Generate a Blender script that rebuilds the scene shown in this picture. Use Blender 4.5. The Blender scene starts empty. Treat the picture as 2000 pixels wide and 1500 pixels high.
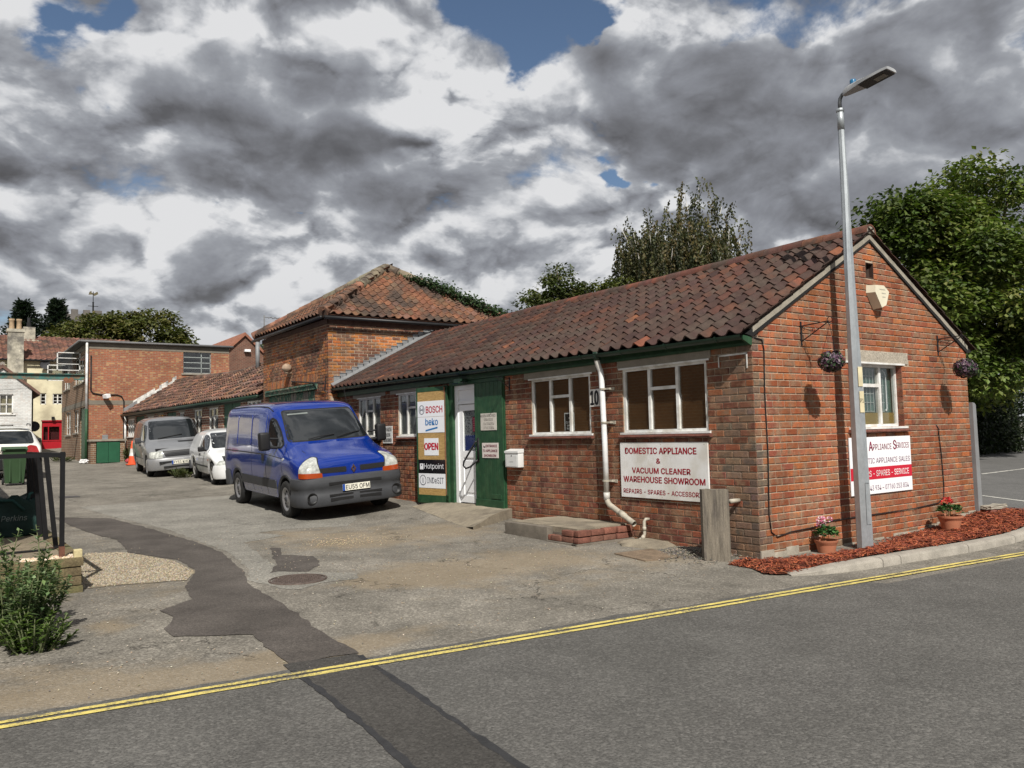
import bpy, bmesh, math, random
from mathutils import Vector, Matrix, noise
from mathutils.bvhtree import BVHTree
R = math.radians
random.seed(7)
scene = bpy.context.scene
col = scene.collection

# ------------------------------------------------------------------ camera
cam_d = bpy.data.cameras.new('camera')
cam = bpy.data.objects.new('camera', cam_d)
col.objects.link(cam)
cam_d.sensor_width = 36.0
cam_d.lens = 36.0 * 1560.0 / 2000.0
cam_d.clip_start = 0.1
cam_d.clip_end = 3000
def cam_axes(yaw, pitch, roll):
    cy, sy, cp, sp = math.cos(yaw), math.sin(yaw), math.cos(pitch), math.sin(pitch)
    f = Vector((sy*cp, cy*cp, sp)); r = Vector((cy, -sy, 0)); u = r.cross(f)
    cr, sr = math.cos(roll), math.sin(roll)
    return cr*r + sr*u, -sr*r + cr*u, f
_r, _u, _f = cam_axes(R(35.435), R(3.576), R(-1.412))
CAM = Vector((-7.605, -5.881, 1.503))
cam.matrix_world = Matrix(((_r.x, _u.x, -_f.x, CAM.x), (_r.y, _u.y, -_f.y, CAM.y), (_r.z, _u.z, -_f.z, CAM.z), (0, 0, 0, 1)))
scene.camera = cam

# ------------------------------------------------------------------ light
SUN = Vector((-0.275, -0.635, 0.722)).normalized()
sun_d = bpy.data.lights.new('sun', 'SUN')
sun_d.energy = 5.0
sun_d.angle = R(0.55)
sun_d.color = (1.0, 0.955, 0.88)
sun = bpy.data.objects.new('sun', sun_d)
col.objects.link(sun)
sun.location = (0, -10, 30)
sun.rotation_euler = SUN.to_track_quat('Z', 'Y').to_euler()
vs = scene.view_settings
vs.view_transform = 'Standard'
vs.look = 'None'
vs.exposure = 0.16
vs.gamma = 1.0
scene.cycles.use_denoising = True
scene.cycles.max_bounces = 6
scene.cycles.transparent_max_bounces = 12

# ------------------------------------------------------------------ node helpers
class NT:
    def __init__(s, tree):
        s.t = tree; s.n = tree.nodes; s.l = tree.links
    def add(s, typ, **kw):
        n = s.n.new(typ)
        for k, v in kw.items():
            if k == 'ins':
                for a, b in v.items():
                    if hasattr(b, 'links') or isinstance(b, bpy.types.NodeSocket): s.l.new(b, n.inputs[a])
                    else: n.inputs[a].default_value = b
            else: setattr(n, k, v)
        return n
    def math(s, op, a, b=None, c=None, clamp=False):
        n = s.n.new('ShaderNodeMath'); n.operation = op; n.use_clamp = clamp
        for i, v in enumerate((a, b, c)):
            if v is None: continue
            if isinstance(v, bpy.types.NodeSocket): s.l.new(v, n.inputs[i])
            else: n.inputs[i].default_value = v
        return n.outputs[0]
    def vmath(s, op, a, b=None):
        n = s.n.new('ShaderNodeVectorMath'); n.operation = op
        for i, v in enumerate((a, b)):
            if v is None: continue
            if isinstance(v, bpy.types.NodeSocket): s.l.new(v, n.inputs[i])
            elif op == 'SCALE' and i == 1: n.inputs['Scale'].default_value = v
            else: n.inputs[i].default_value = v
        return n.outputs[0] if op not in ('DOT_PRODUCT', 'LENGTH', 'DISTANCE') else n.outputs['Value']
    def mix(s, fac, a, b, blend='MIX'):
        n = s.n.new('ShaderNodeMix'); n.data_type = 'RGBA'; n.blend_type = blend
        for k, v in ((0, fac), (6, a), (7, b)):
            if isinstance(v, bpy.types.NodeSocket): s.l.new(v, n.inputs[k])
            elif k == 0: n.inputs[0].default_value = v
            else: n.inputs[k].default_value = (v[0], v[1], v[2], 1)
        return n.outputs[2]
    def noise(s, vec, scale, detail=4, rough=.55, dist=0.0, dim='3D'):
        n = s.add('ShaderNodeTexNoise', noise_dimensions=dim)
        n.inputs['Scale'].default_value = scale; n.inputs['Detail'].default_value = detail
        n.inputs['Roughness'].default_value = rough; n.inputs['Distortion'].default_value = dist
        if vec is not None: s.l.new(vec, n.inputs['Vector'])
        return n.outputs[0]
    def ramp(s, fac, a, b, lo=0.0, hi=1.0, smooth=True):
        n = s.n.new('ShaderNodeMapRange'); n.interpolation_type = 'SMOOTHSTEP' if smooth else 'LINEAR'
        s.l.new(fac, n.inputs[0])
        for i, v in ((1, a), (2, b), (3, lo), (4, hi)):
            if isinstance(v, bpy.types.NodeSocket): s.l.new(v, n.inputs[i])
            else: n.inputs[i].default_value = v
        return n.outputs[0]

MATS = {}
def mat(name, rgb=(.5, .5, .5), rough=.8, metal=0.0, var=.25, scale=4.0, fine=0.0, fscale=80.0, bump=0.0, bscale=60.0,
        attr=False, spec=.35, coat=0.0, hue=None, hscale=1.2, stretch=None, sss=0.0, emit=None, trans=0.0, stain=0.0):
    if name in MATS: return MATS[name]
    m = bpy.data.materials.new(name); m.use_nodes = True
    t = NT(m.node_tree); bs = t.n['Principled BSDF']
    pos = t.add('ShaderNodeNewGeometry').outputs['Position']
    if stretch:
        mp = t.add('ShaderNodeMapping'); mp.inputs['Scale'].default_value = stretch; t.l.new(pos, mp.inputs['Vector']); pos2 = mp.outputs[0]
    else: pos2 = pos
    if attr:
        c = t.add('ShaderNodeAttribute', attribute_name='Col').outputs['Color']
        c = t.mix(1.0, c, rgb, 'MULTIPLY')
    else:
        c = t.mix(0.0, rgb, rgb)
    if hue is not None:
        h = t.ramp(t.noise(pos2, hscale, 5, .6), .42, .66)
        c = t.mix(h, c, hue)
    if var:
        v = t.ramp(t.noise(pos2, scale, 5, .6), .25, .75, 1 - var, 1 + var, False)
        n = t.add('ShaderNodeVectorMath', operation='SCALE'); t.l.new(c, n.inputs[0]); t.l.new(v, n.inputs['Scale']); c = n.outputs[0]
    if stain:
        ms = t.add('ShaderNodeMapping'); ms.inputs['Scale'].default_value = (1.3, 1.3, .45); t.l.new(pos, ms.inputs['Vector'])
        v = t.ramp(t.noise(ms.outputs[0], 1.0, 6, .68), .30, .66, 1 - stain, 1 + stain*.35)
        n = t.add('ShaderNodeVectorMath', operation='SCALE'); t.l.new(c, n.inputs[0]); t.l.new(v, n.inputs['Scale']); c = n.outputs[0]
    if fine:
        v = t.ramp(t.noise(pos2, fscale, 2, .7), .3, .7, 1 - fine, 1 + fine, False)
        n = t.add('ShaderNodeVectorMath', operation='SCALE'); t.l.new(c, n.inputs[0]); t.l.new(v, n.inputs['Scale']); c = n.outputs[0]
    t.l.new(c, bs.inputs['Base Color'])
    bs.inputs['Roughness'].default_value = rough
    bs.inputs['Metallic'].default_value = metal
    bs.inputs['Specular IOR Level'].default_value = spec
    bs.inputs['Coat Weight'].default_value = coat
    bs.inputs['Coat Roughness'].default_value = .06
    if trans:
        bs.inputs['Transmission Weight'].default_value = 0.0
    if bump:
        b = t.add('ShaderNodeBump'); b.inputs['Strength'].default_value = min(1, bump); b.inputs['Distance'].default_value = .01
        t.l.new(t.noise(pos2, bscale, 4, .65), b.inputs['Height']); t.l.new(b.outputs[0], bs.inputs['Normal'])
    if emit:
        bs.inputs['Emission Color'].default_value = (*emit[:3], 1); bs.inputs['Emission Strength'].default_value = emit[3]
    MATS[name] = m
    return m

def glass_mat(name, tint=(.02, .025, .03), refl=.09):
    m = bpy.data.materials.new(name); m.use_nodes = True
    t = NT(m.node_tree); out = t.n['Material Output']; t.n.remove(t.n['Principled BSDF'])
    tr = t.add('ShaderNodeBsdfTransparent'); tr.inputs[0].default_value = (*tint, 1)
    gl = t.add('ShaderNodeBsdfGlossy'); gl.inputs['Roughness'].default_value = .02
    lw = t.add('ShaderNodeLayerWeight'); lw.inputs[0].default_value = .5
    f = t.math('ADD', t.math('MULTIPLY', t.math('POWER', lw.outputs['Facing'], 5.0), .9), refl, clamp=True)
    mx = t.add('ShaderNodeMixShader'); t.l.new(f, mx.inputs[0]); t.l.new(tr.outputs[0], mx.inputs[1]); t.l.new(gl.outputs[0], mx.inputs[2])
    t.l.new(mx.outputs[0], out.inputs[0])
    MATS[name] = m
    return m

# ------------------------------------------------------------------ mesh helpers
ORG = {}
class MB:
    """collects faces with one colour each, then links them as one mesh object"""
    def __init__(s): s.v = []; s.f = []; s.c = []; s.m = []
    def face(s, pts, c=(1, 1, 1), m=0):
        i = len(s.v); s.v.extend(tuple(p) for p in pts); s.f.append(tuple(range(i, i + len(pts)))); s.c.append(c); s.m.append(m)
    def mesh(s, V, F, c=(1, 1, 1), m=0):
        i = len(s.v); s.v.extend(tuple(p) for p in V)
        for f in F: s.f.append(tuple(a + i for a in f)); s.c.append(c); s.m.append(m)
    def box(s, x0, x1, y0, y1, z0, z1, c=(1, 1, 1), m=0):
        V = [(x, y, z) for z in (z0, z1) for y in (y0, y1) for x in (x0, x1)]
        s.mesh(V, [(0, 2, 3, 1), (4, 5, 7, 6), (0, 1, 5, 4), (2, 6, 7, 3), (0, 4, 6, 2), (1, 3, 7, 5)], c, m)
    def obox(s, o, ax, ay, az, c=(1, 1, 1), m=0):
        """box from corner o with three edge vectors"""
        o, ax, ay, az = Vector(o), Vector(ax), Vector(ay), Vector(az)
        V = [o + ax*i + ay*j + az*k for k in (0, 1) for j in (0, 1) for i in (0, 1)]
        F = [(0, 2, 3, 1), (4, 5, 7, 6), (0, 1, 5, 4), (2, 6, 7, 3), (0, 4, 6, 2), (1, 3, 7, 5)]
        if ax.cross(ay).dot(az) < 0: F = [f[::-1] for f in F]
        s.mesh(V, F, c, m)
    def cbox(s, x0, x1, y0, y1, z0, z1, b=.01, c=(1, 1, 1)):
        """chamfered box"""
        bm = bmesh.new(); bmesh.ops.create_cube(bm, size=1)
        for v in bm.verts: v.co = Vector(((x0 + x1)/2 + v.co.x*(x1 - x0), (y0 + y1)/2 + v.co.y*(y1 - y0), (z0 + z1)/2 + v.co.z*(z1 - z0)))
        bmesh.ops.bevel(bm, geom=list(bm.edges), offset=b, segments=2, profile=.6, affect='EDGES')
        s.bm(bm, c); bm.free()
    def bm(s, bm, c=(1, 1, 1), m=0):
        bm.verts.index_update(); s.mesh([v.co.copy() for v in bm.verts], [tuple(v.index for v in f.verts) for f in bm.faces], c, m)
    def prism(s, poly, d, c=(1, 1, 1), m=0):
        """poly: list of 3D points, extruded by vector d, closed"""
        n = len(poly); P = [Vector(p) for p in poly]; d = Vector(d); Q = [p + d for p in P]
        nn = Vector((0, 0, 0))
        for i in range(n): nn += P[i].cross(P[(i + 1) % n])
        F = [tuple(range(n))[::-1], tuple(range(n, 2*n))] + [(i, (i + 1) % n, n + (i + 1) % n, n + i) for i in range(n)]
        if nn.dot(d) < 0: F = [f[::-1] for f in F]
        s.mesh(P + Q, F, c, m)
    def tube(s, path, r, n=8, c=(1, 1, 1), cap=True, m=0):
        P = [Vector(p) for p in path]; rr = r if isinstance(r, (list, tuple)) else [r]*len(P)
        up = None; rings = []
        for i, p in enumerate(P):
            t = (P[min(i + 1, len(P) - 1)] - P[max(i - 1, 0)]).normalized()
            if up is None: up = t.orthogonal().normalized()
            up = (up - t*up.dot(t))
            up = up.normalized() if up.length > 1e-6 else t.orthogonal().normalized()
            b = t.cross(up)
            rings.append([p + (up*math.cos(2*math.pi*k/n) + b*math.sin(2*math.pi*k/n))*rr[i] for k in range(n)])
        V = [v for g_ in rings for v in g_]
        F = [(i*n + k, i*n + (k + 1) % n, (i + 1)*n + (k + 1) % n, (i + 1)*n + k) for i in range(len(P) - 1) for k in range(n)]
        if cap: F += [tuple(range(n))[::-1], tuple(range((len(P) - 1)*n, len(P)*n))]
        s.mesh(V, F, c, m)
    def lathe(s, prof, center, n=24, c=(1, 1, 1), axis='Z', cap=False, m=0):
        cx = Vector(center); V = []
        for r, h in prof:
            for k in range(n):
                a = 2*math.pi*k/n
                p = {'Z': (r*math.cos(a), r*math.sin(a), h), 'Y': (r*math.cos(a), h, r*math.sin(a)), 'X': (h, r*math.cos(a), r*math.sin(a))}[axis]
                V.append(cx + Vector(p))
        F = [(i*n + k, i*n + (k + 1) % n, (i + 1)*n + (k + 1) % n, (i + 1)*n + k) for i in range(len(prof) - 1) for k in range(n)]
        if cap: F += [tuple(range(n))[::-1], tuple(range((len(prof) - 1)*n, len(prof)*n))]
        if axis == 'Y': F = [f[::-1] for f in F]
        s.mesh(V, F, c, m)
    def build(s, name, material, parent=None, loc=None, smooth=False, auto=None):
        me = bpy.data.meshes.new(name)
        o0 = Vector(loc) if loc is not None else (ORG.get(parent, Vector((0, 0, 0))))
        me.from_pydata([(v[0] - o0.x, v[1] - o0.y, v[2] - o0.z) for v in s.v], [], s.f)
        ms = material if isinstance(material, (list, tuple)) else [material]
        for m_ in ms: me.materials.append(m_)
        if len(ms) > 1: me.polygons.foreach_set('material_index', s.m)
        if any(c != (1, 1, 1) for c in s.c):
            at = me.color_attributes.new('Col', 'FLOAT_COLOR', 'CORNER')
            buf = []
            for f, c in zip(s.f, s.c): buf.extend((c[0], c[1], c[2], 1.0)*len(f))
            at.data.foreach_set('color', buf)
        elif any('Col' == n.attribute_name for m_ in ms if m_ and m_.use_nodes for n in m_.node_tree.nodes if n.type == 'ATTRIBUTE'):
            at = me.color_attributes.new('Col', 'FLOAT_COLOR', 'CORNER')
            at.data.foreach_set('color', [1.0]*(4*len(me.loops)))
        if smooth or auto:
            me.polygons.foreach_set('use_smooth', [True]*len(me.polygons))
        me.validate(); me.update()
        if auto:
            bm = bmesh.new(); bm.from_mesh(me); bmesh.ops.remove_doubles(bm, verts=bm.verts, dist=1e-5); bm.to_mesh(me); bm.free()
            me.set_sharp_from_angle(angle=R(auto))
        o = bpy.data.objects.new(name, me); col.objects.link(o)
        if parent is not None:
            o.parent = parent; ORG[o] = o0
        else:
            o.location = o0; ORG[o] = o0
        return o

def empty(name, loc, rz=0):
    o = bpy.data.objects.new(name, None); col.objects.link(o); o.location = loc; o.rotation_euler = (0, 0, rz)
    o.empty_display_size = .3; ORG[o] = Vector(loc)
    return o
def tag(o, label=None, cat=None, group=None, kind=None):
    for k, v in (('label', label), ('category', cat), ('group', group), ('kind', kind)):
        if v: o[k] = v
    return o
def inst(name, me, parent, wloc, rot=(0, 0, 0), scale=None):
    o = bpy.data.objects.new(name, me); col.objects.link(o); o.parent = parent
    o.location = Vector(wloc) - ORG.get(parent, Vector((0, 0, 0))); o.rotation_euler = rot
    if scale: o.scale = scale
    return o
def sm(t):
    t = min(1.0, max(0.0, t)); return t*t*(3 - 2*t)
def lerp(a, b, t): return a + (b - a)*t
def ground(x, y):
    return .026*min(max(y, 0), 62) - .13*sm(-x/2.2)*sm((y - 1)/7)
def rc(c, v=.15, h=.06):
    k = 1 + random.uniform(-v, v)
    return tuple(max(0.003, a*k*(1 + random.uniform(-h, h))) for a in c)

FONT = None
try:
    import os
    _fp = os.path.join(bpy.utils.system_resource('DATAFILES'), 'fonts', 'Inter.woff2')
    if os.path.exists(_fp): FONT = bpy.data.fonts.load(_fp)      # Blender's own interface font
except Exception: FONT = None
def text_faces(body, w, h, bold=0.0, space=1.0, line=1.0, align='CENTER', shear=0.0):
    """flat lettering scaled into a w x h box, lower left at 0,0: (verts2d, faces)"""
    cu = bpy.data.curves.new('t', 'FONT'); cu.body = body; cu.align_x = align; cu.offset = bold; cu.space_character = space; cu.space_line = line
    if FONT: cu.font = FONT
    cu.resolution_u = 3; cu.shear = shear
    ob = bpy.data.objects.new('t', cu); col.objects.link(ob)
    dg = bpy.context.evaluated_depsgraph_get(); me = bpy.data.meshes.new_from_object(ob.evaluated_get(dg))
    V = [(v.co.x, v.co.y) for v in me.vertices]; F = [tuple(p.vertices) for p in me.polygons]
    bpy.data.objects.remove(ob); bpy.data.curves.remove(cu); bpy.data.meshes.remove(me)
    x0, x1 = min(v[0] for v in V), max(v[0] for v in V); y0, y1 = min(v[1] for v in V), max(v[1] for v in V)
    return [((x - x0)/(x1 - x0)*w, (y - y0)/(y1 - y0)*h) for x, y in V], F
def letter(mb, body, o, u, v, w, h, c=(1, 1, 1), **kw):
    bold = kw.pop('bold', 0.0); V, F = text_faces(body, w, h, **kw); o, u, v = Vector(o), Vector(u), Vector(v); n = u.cross(v); n.normalize()
    k = bold*h*1.7
    for i, (dx, dy) in enumerate(((0, 0), (-k, 0), (k, 0), (0, k*.6), (0, -k*.6)) if bold else ((0, 0),)):
        mb.mesh([o + u*(x + dx) + v*(y + dy) + n*(.00012*i) for x, y in V], F, c)
# ------------------------------------------------------------------ sky: blue air with broken cumulus over it
world = bpy.data.worlds.new('World'); scene.world = world; world.use_nodes = True
def build_sky():
    t = NT(world.node_tree); out = t.n['World Output']; t.n.remove(t.n['Background'])
    sky = t.add('ShaderNodeTexSky', sky_type='NISHITA', sun_disc=False)
    sky.sun_elevation = math.asin(SUN.z); sky.sun_rotation = math.atan2(SUN.x, SUN.y)
    sky.air_density = 1.0; sky.dust_density = .4; sky.ozone_density = 1.8
    d = t.add('ShaderNodeTexCoord').outputs['Generated']
    sp = t.add('ShaderNodeSeparateXYZ'); t.l.new(d, sp.inputs[0])
    z = t.math('MAXIMUM', sp.outputs[2], 0.0)
    k = t.math('DIVIDE', 1.0, t.math('ADD', z, .75))
    px = t.math('MULTIPLY', sp.outputs[0], k); py = t.math('MULTIPLY', sp.outputs[1], k)
    cb = t.add('ShaderNodeCombineXYZ'); t.l.new(px, cb.inputs[0]); t.l.new(py, cb.inputs[1]); t.l.new(t.math('MULTIPLY', t.math('MULTIPLY', z, 1.55), k), cb.inputs[2])
    P = cb.outputs[0]
    def warp(vec, sc, det, amp):
        wn = t.add('ShaderNodeTexNoise'); wn.inputs['Scale'].default_value = sc; wn.inputs['Detail'].default_value = det; t.l.new(vec, wn.inputs['Vector'])
        return t.vmath('SCALE', t.vmath('SUBTRACT', wn.outputs['Color'], (.5, .5, .5)), amp)
    w1 = warp(P, 4.0, 2, .09); Q = t.vmath('ADD', P, w1)
    dw = t.vmath('ADD', d, t.vmath('ADD', t.vmath('SCALE', w1, .75), warp(P, 13.0, 6, .11)))   # ragged cloud outlines
    # where the larger cloud banks stand, as directions
    DARK = [((0.272, 0.868, 0.415), 0.071, 0.70), ((0.247, 0.899, 0.362), 0.128, 0.80), ((0.321, 0.875, 0.363), 0.128, 0.85), ((0.365, 0.846, 0.388), 0.083, 0.50), ((0.278, 0.909, 0.312), 0.109, 0.60), ((0.389, 0.858, 0.335), 0.083, 0.50), ((0.453, 0.840, 0.297), 0.109, 0.55), ((0.561, 0.779, 0.279), 0.109, 0.50), ((0.319, 0.905, 0.281), 0.109, 0.40), ((0.589, 0.689, 0.424), 0.096, 0.55), ((0.673, 0.625, 0.395), 0.141, 0.75), ((0.738, 0.570, 0.360), 0.167, 0.85), ((0.806, 0.486, 0.339), 0.167, 0.85), ((0.867, 0.408, 0.287), 0.167, 0.70), ((0.755, 0.587, 0.290), 0.115, 0.65), ((0.669, 0.666, 0.329), 0.096, 0.40), ((0.804, 0.519, 0.291), 0.096, 0.50), ((0.817, 0.431, 0.384), 0.141, 0.55), ((0.882, 0.358, 0.306), 0.128, 0.60), ((0.649, 0.710, 0.275), 0.077, 0.40), ((0.800, 0.553, 0.234), 0.077, 0.45), ((0.097, 0.951, 0.292), 0.128, 0.20), ((0.163, 0.957, 0.242), 0.160, 0.25), ((0.843, 0.365, 0.396), 0.128, 0.40)]
    WHITE = [((0.496, 0.790, 0.359), 0.083, 0.70), ((0.560, 0.754, 0.342), 0.058, 0.50), ((0.352, 0.830, 0.432), 0.051, 0.50), ((0.404, 0.820, 0.405), 0.051, 0.50), ((0.441, 0.815, 0.375), 0.058, 0.40), ((0.256, 0.853, 0.454), 0.045, 0.40), ((0.203, 0.875, 0.440), 0.103, 0.35), ((0.641, 0.615, 0.458), 0.071, 0.80), ((0.695, 0.566, 0.443), 0.058, 0.40), ((0.578, 0.684, 0.446), 0.038, 0.60), ((0.851, 0.380, 0.362), 0.058, 0.45), ((0.691, 0.664, 0.285), 0.038, 0.80), ((0.273, 0.952, 0.142), 0.071, 0.70), ((0.166, 0.974, 0.153), 0.077, 0.50), ((0.362, 0.906, 0.219), 0.077, 0.30), ((0.171, 0.920, 0.353), 0.058, 0.40), ((0.084, 0.924, 0.374), 0.077, 0.30), ((0.480, 0.761, 0.437), 0.096, 0.40), ((0.597, 0.743, 0.301), 0.038, 0.50), ((0.656, 0.720, 0.227), 0.051, 0.35)]
    BLUE = [((0.546, 0.689, 0.476), 0.077, 1.00), ((0.487, 0.725, 0.487), 0.058, 0.80), ((0.597, 0.660, 0.456), 0.045, 0.90), ((0.531, 0.720, 0.446), 0.032, 0.50), ((0.651, 0.692, 0.311), 0.029, 1.00), ((0.679, 0.669, 0.303), 0.029, 0.70), ((0.131, 0.890, 0.437), 0.045, 0.70), ((0.064, 0.901, 0.428), 0.045, 0.60), ((0.095, 0.902, 0.422), 0.045, 0.50), ((0.131, 0.919, 0.372), 0.029, 0.40), ((0.233, 0.956, 0.179), 0.026, 0.70), ((0.833, 0.488, 0.261), 0.045, 0.70), ((0.433, 0.812, 0.391), 0.019, 0.50), ((0.481, 0.787, 0.386), 0.026, 0.40), ((0.069, 0.952, 0.299), 0.032, 0.40), ((0.552, 0.814, 0.183), 0.026, 0.30)]
    def field(lst):
        tot = None
        for dv, r, a in lst:
            v = t.ramp(t.vmath('DISTANCE', dw, dv), 0.0, r, a, 0.0); tot = v if tot is None else t.math('ADD', tot, v)
        return tot
    def body(vec, det):
        s_ = t.noise(t.vmath('ADD', vec, (11.2, 1.9, .4)), 4.4, det, .60)
        r_ = t.add('ShaderNodeTexNoise', noise_type='RIDGED_MULTIFRACTAL', normalize=False); t.l.new(vec, r_.inputs['Vector'])
        for k_, v_ in (('Scale', 6.0), ('Detail', 8.0), ('Roughness', .66), ('Offset', 1.0), ('Gain', 1.0)):
            if k_ in r_.inputs: r_.inputs[k_].default_value = v_
        p_ = t.math('SUBTRACT', 1.0, t.math('MULTIPLY', r_.outputs[0], .55))      # rounded heads, creases between
        return s_, p_, t.math('ADD', s_, t.math('MULTIPLY', p_, .24))
    soft, puff, h0 = body(Q, 8)
    _, _, h1 = body(t.vmath('ADD', Q, (-.009, -.02, .036)), 6)
    big = t.noise(t.vmath('ADD', Q, (4.1, 7.4, 1.3)), 2.6, 3, .5)
    lit = t.math('SUBTRACT', h0, h1)
    dark = t.math('ADD', field(DARK), t.math('ADD', t.math('MULTIPLY', t.math('SUBTRACT', h0, .56), 2.2), t.math('MULTIPLY', t.math('SUBTRACT', big, .5), 1.0)))
    dark = t.ramp(dark, .38, .80)
    white = t.math('MULTIPLY', field(WHITE), t.ramp(h0, .46, .66))
    base = t.math('ADD', t.ramp(z, .08, .40, .185, .30), t.math('MULTIPLY', t.math('SUBTRACT', soft, .5), .9))
    base = t.math('ADD', base, t.math('MULTIPLY', lit, -2.7))
    shade = t.math('ADD', t.math('MULTIPLY', base, t.math('SUBTRACT', 1.0, t.math('MULTIPLY', dark, .45))), t.math('MULTIPLY', dark, .36))
    shade = t.math('SUBTRACT', shade, t.math('MULTIPLY', white, .52), clamp=True)
    n = t.add('ShaderNodeValToRGB'); t.l.new(shade, n.inputs[0])
    cr = n.color_ramp
    cr.elements[0].position = 0.0; cr.elements[0].color = (.95, .955, .97, 1)
    cr.elements[1].position = 1.0; cr.elements[1].color = (.125, .125, .133, 1)
    for p_, c_ in ((.12, (.76, .775, .805)), (.28, (.44, .46, .50)), (.45, (.32, .333, .37)), (.65, (.21, .215, .235)), (.82, (.15, .152, .165))):
        e = cr.elements.new(p_); e.color = (*c_, 1)
    cloud = n.outputs[0]
    gap = t.math('ADD', field(BLUE), t.math('ADD', t.math('MULTIPLY', t.math('SUBTRACT', .455, soft), 2.6), t.math('MULTIPLY', dark, -.6)))
    gap = t.math('SUBTRACT', gap, t.math('MULTIPLY', puff, .35))
    mask = t.math('SUBTRACT', 1.0, t.ramp(gap, .02, .34))
    # paler, softer cloud towards the horizon
    hz = t.ramp(z, .0, .22, .55, 0.0)
    cloud = t.mix(hz, cloud, (.60, .625, .66))
    b1 = t.add('ShaderNodeBackground'); t.l.new(sky.outputs[0], b1.inputs[0]); b1.inputs[1].default_value = .075
    b2 = t.add('ShaderNodeBackground'); t.l.new(cloud, b2.inputs[0]); b2.inputs[1].default_value = .70
    mx = t.add('ShaderNodeMixShader'); t.l.new(mask, mx.inputs[0]); t.l.new(b1.outputs[0], mx.inputs[1]); t.l.new(b2.outputs[0], mx.inputs[2])
    t.l.new(mx.outputs[0], out.inputs[0])
    world.cycles.sampling_method = 'MANUAL'; world.cycles.sample_map_resolution = 512
build_sky()
# ------------------------------------------------------------------ materials of the ground
def asphalt_mat(name, dark, light, tan=None, speck=.5, stain=.3, big=.6, cracks=0.0):
    m = bpy.data.materials.new(name); m.use_nodes = True
    t = NT(m.node_tree); bs = t.n['Principled BSDF']
    pos = t.add('ShaderNodeNewGeometry').outputs['Position']
    a = t.noise(pos, 75, 3, .75)
    vo = t.add('ShaderNodeTexVoronoi', feature='F1'); vo.inputs['Scale'].default_value = 62; t.l.new(pos, vo.inputs['Vector'])
    vs_ = t.add('ShaderNodeSeparateColor'); t.l.new(vo.outputs['Color'], vs_.inputs[0])
    stone = t.math('POWER', vs_.outputs[0], 3.0)
    c = t.mix(t.ramp(a, .32, .68), dark, light)
    c = t.mix(t.math('MULTIPLY', stone, speck), c, tuple(min(1, x*2.1) for x in light))
    vd = t.add('ShaderNodeTexVoronoi', feature='F1'); vd.inputs['Scale'].default_value = 40; t.l.new(pos, vd.inputs['Vector'])
    pit = t.ramp(t.noise(pos, 38, 2, .6), .62, .74)
    c = t.mix(t.math('MULTIPLY', pit, .45), c, tuple(x*.35 for x in dark))
    md = t.ramp(t.noise(pos, 1.7, 6, .62), .3, .72, 1 - stain, 1 + stain, False)
    lg = t.ramp(t.noise(pos, big, 4, .55), .3, .7, 1 - stain*.6, 1 + stain*.6, False)
    n = t.add('ShaderNodeVectorMath', operation='SCALE'); t.l.new(c, n.inputs[0]); t.l.new(t.math('MULTIPLY', md, lg), n.inputs['Scale']); c = n.outputs[0]
    if tan:
        at = t.add('ShaderNodeAttribute', attribute_name='dirt')
        f = t.math('ADD', at.outputs['Fac'], t.math('MULTIPLY', t.math('SUBTRACT', t.noise(pos, 2.6, 6, .65), .5), 1.5))
        f = t.ramp(f, .2, .85)
        f = t.math('MULTIPLY', f, t.ramp(t.noise(pos, 55, 2, .6), .25, .6, .45, 1.0))
        c = t.mix(t.math('MULTIPLY', f, .62), c, tan)
    if cracks:
        wn = t.add('ShaderNodeTexNoise'); wn.inputs['Scale'].default_value = 2.3; wn.inputs['Detail'].default_value = 6; wn.inputs['Roughness'].default_value = .65; t.l.new(pos, wn.inputs['Vector'])
        wp = t.vmath('ADD', pos, t.vmath('SCALE', t.vmath('SUBTRACT', wn.outputs['Color'], (.5, .5, .5)), .9))
        ve = t.add('ShaderNodeTexVoronoi', feature='DISTANCE_TO_EDGE'); ve.inputs['Scale'].default_value = .75; t.l.new(wp, ve.inputs['Vector'])
        ck = t.math('MULTIPLY', t.ramp(ve.outputs['Distance'], .0, .016, 1.0, .0), t.ramp(t.noise(pos, .8, 3, .5), .47, .60))
        c = t.mix(t.math('MULTIPLY', ck, cracks), c, tuple(x*.22 for x in dark))
    t.l.new(c, bs.inputs['Base Color']); bs.inputs['Roughness'].default_value = .92; bs.inputs['Specular IOR Level'].default_value = .22
    b = t.add('ShaderNodeBump'); b.inputs['Strength'].default_value = .55; b.inputs['Distance'].default_value = .008
    h = t.math('ADD', a, t.math('MULTIPLY', vo.outputs['Distance'], -.8)); t.l.new(h, b.inputs['Height']); t.l.new(b.outputs[0], bs.inputs['Normal'])
    return m
M_YARD = asphalt_mat('yard_tarmac', (.105, .096, .08), (.185, .17, .145), (.25, .195, .125), .5, .32, cracks=.8)
M_ROAD = asphalt_mat('road_asphalt', (.060, .058, .054), (.112, .108, .10), None, .35, .16, .35, cracks=.0)
M_PATCH = asphalt_mat('patch_asphalt', (.056, .049, .044), (.092, .081, .072), None, .22, .28)
M_STRIP = asphalt_mat('trench_asphalt', (.036, .034, .031), (.068, .064, .059), None, .25, .14)
M_PALE = asphalt_mat('pale_tarmac', (.135, .127, .11), (.215, .205, .18), None, .5, .2, cracks=.6)
M_CARPARK = asphalt_mat('car_park_asphalt', (.08, .078, .075), (.135, .132, .127), None, .3, .12)
M_TAR = mat('tar_seal', (.028, .028, .029), rough=.55, var=.35, scale=12, bump=.4, bscale=40)
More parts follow.
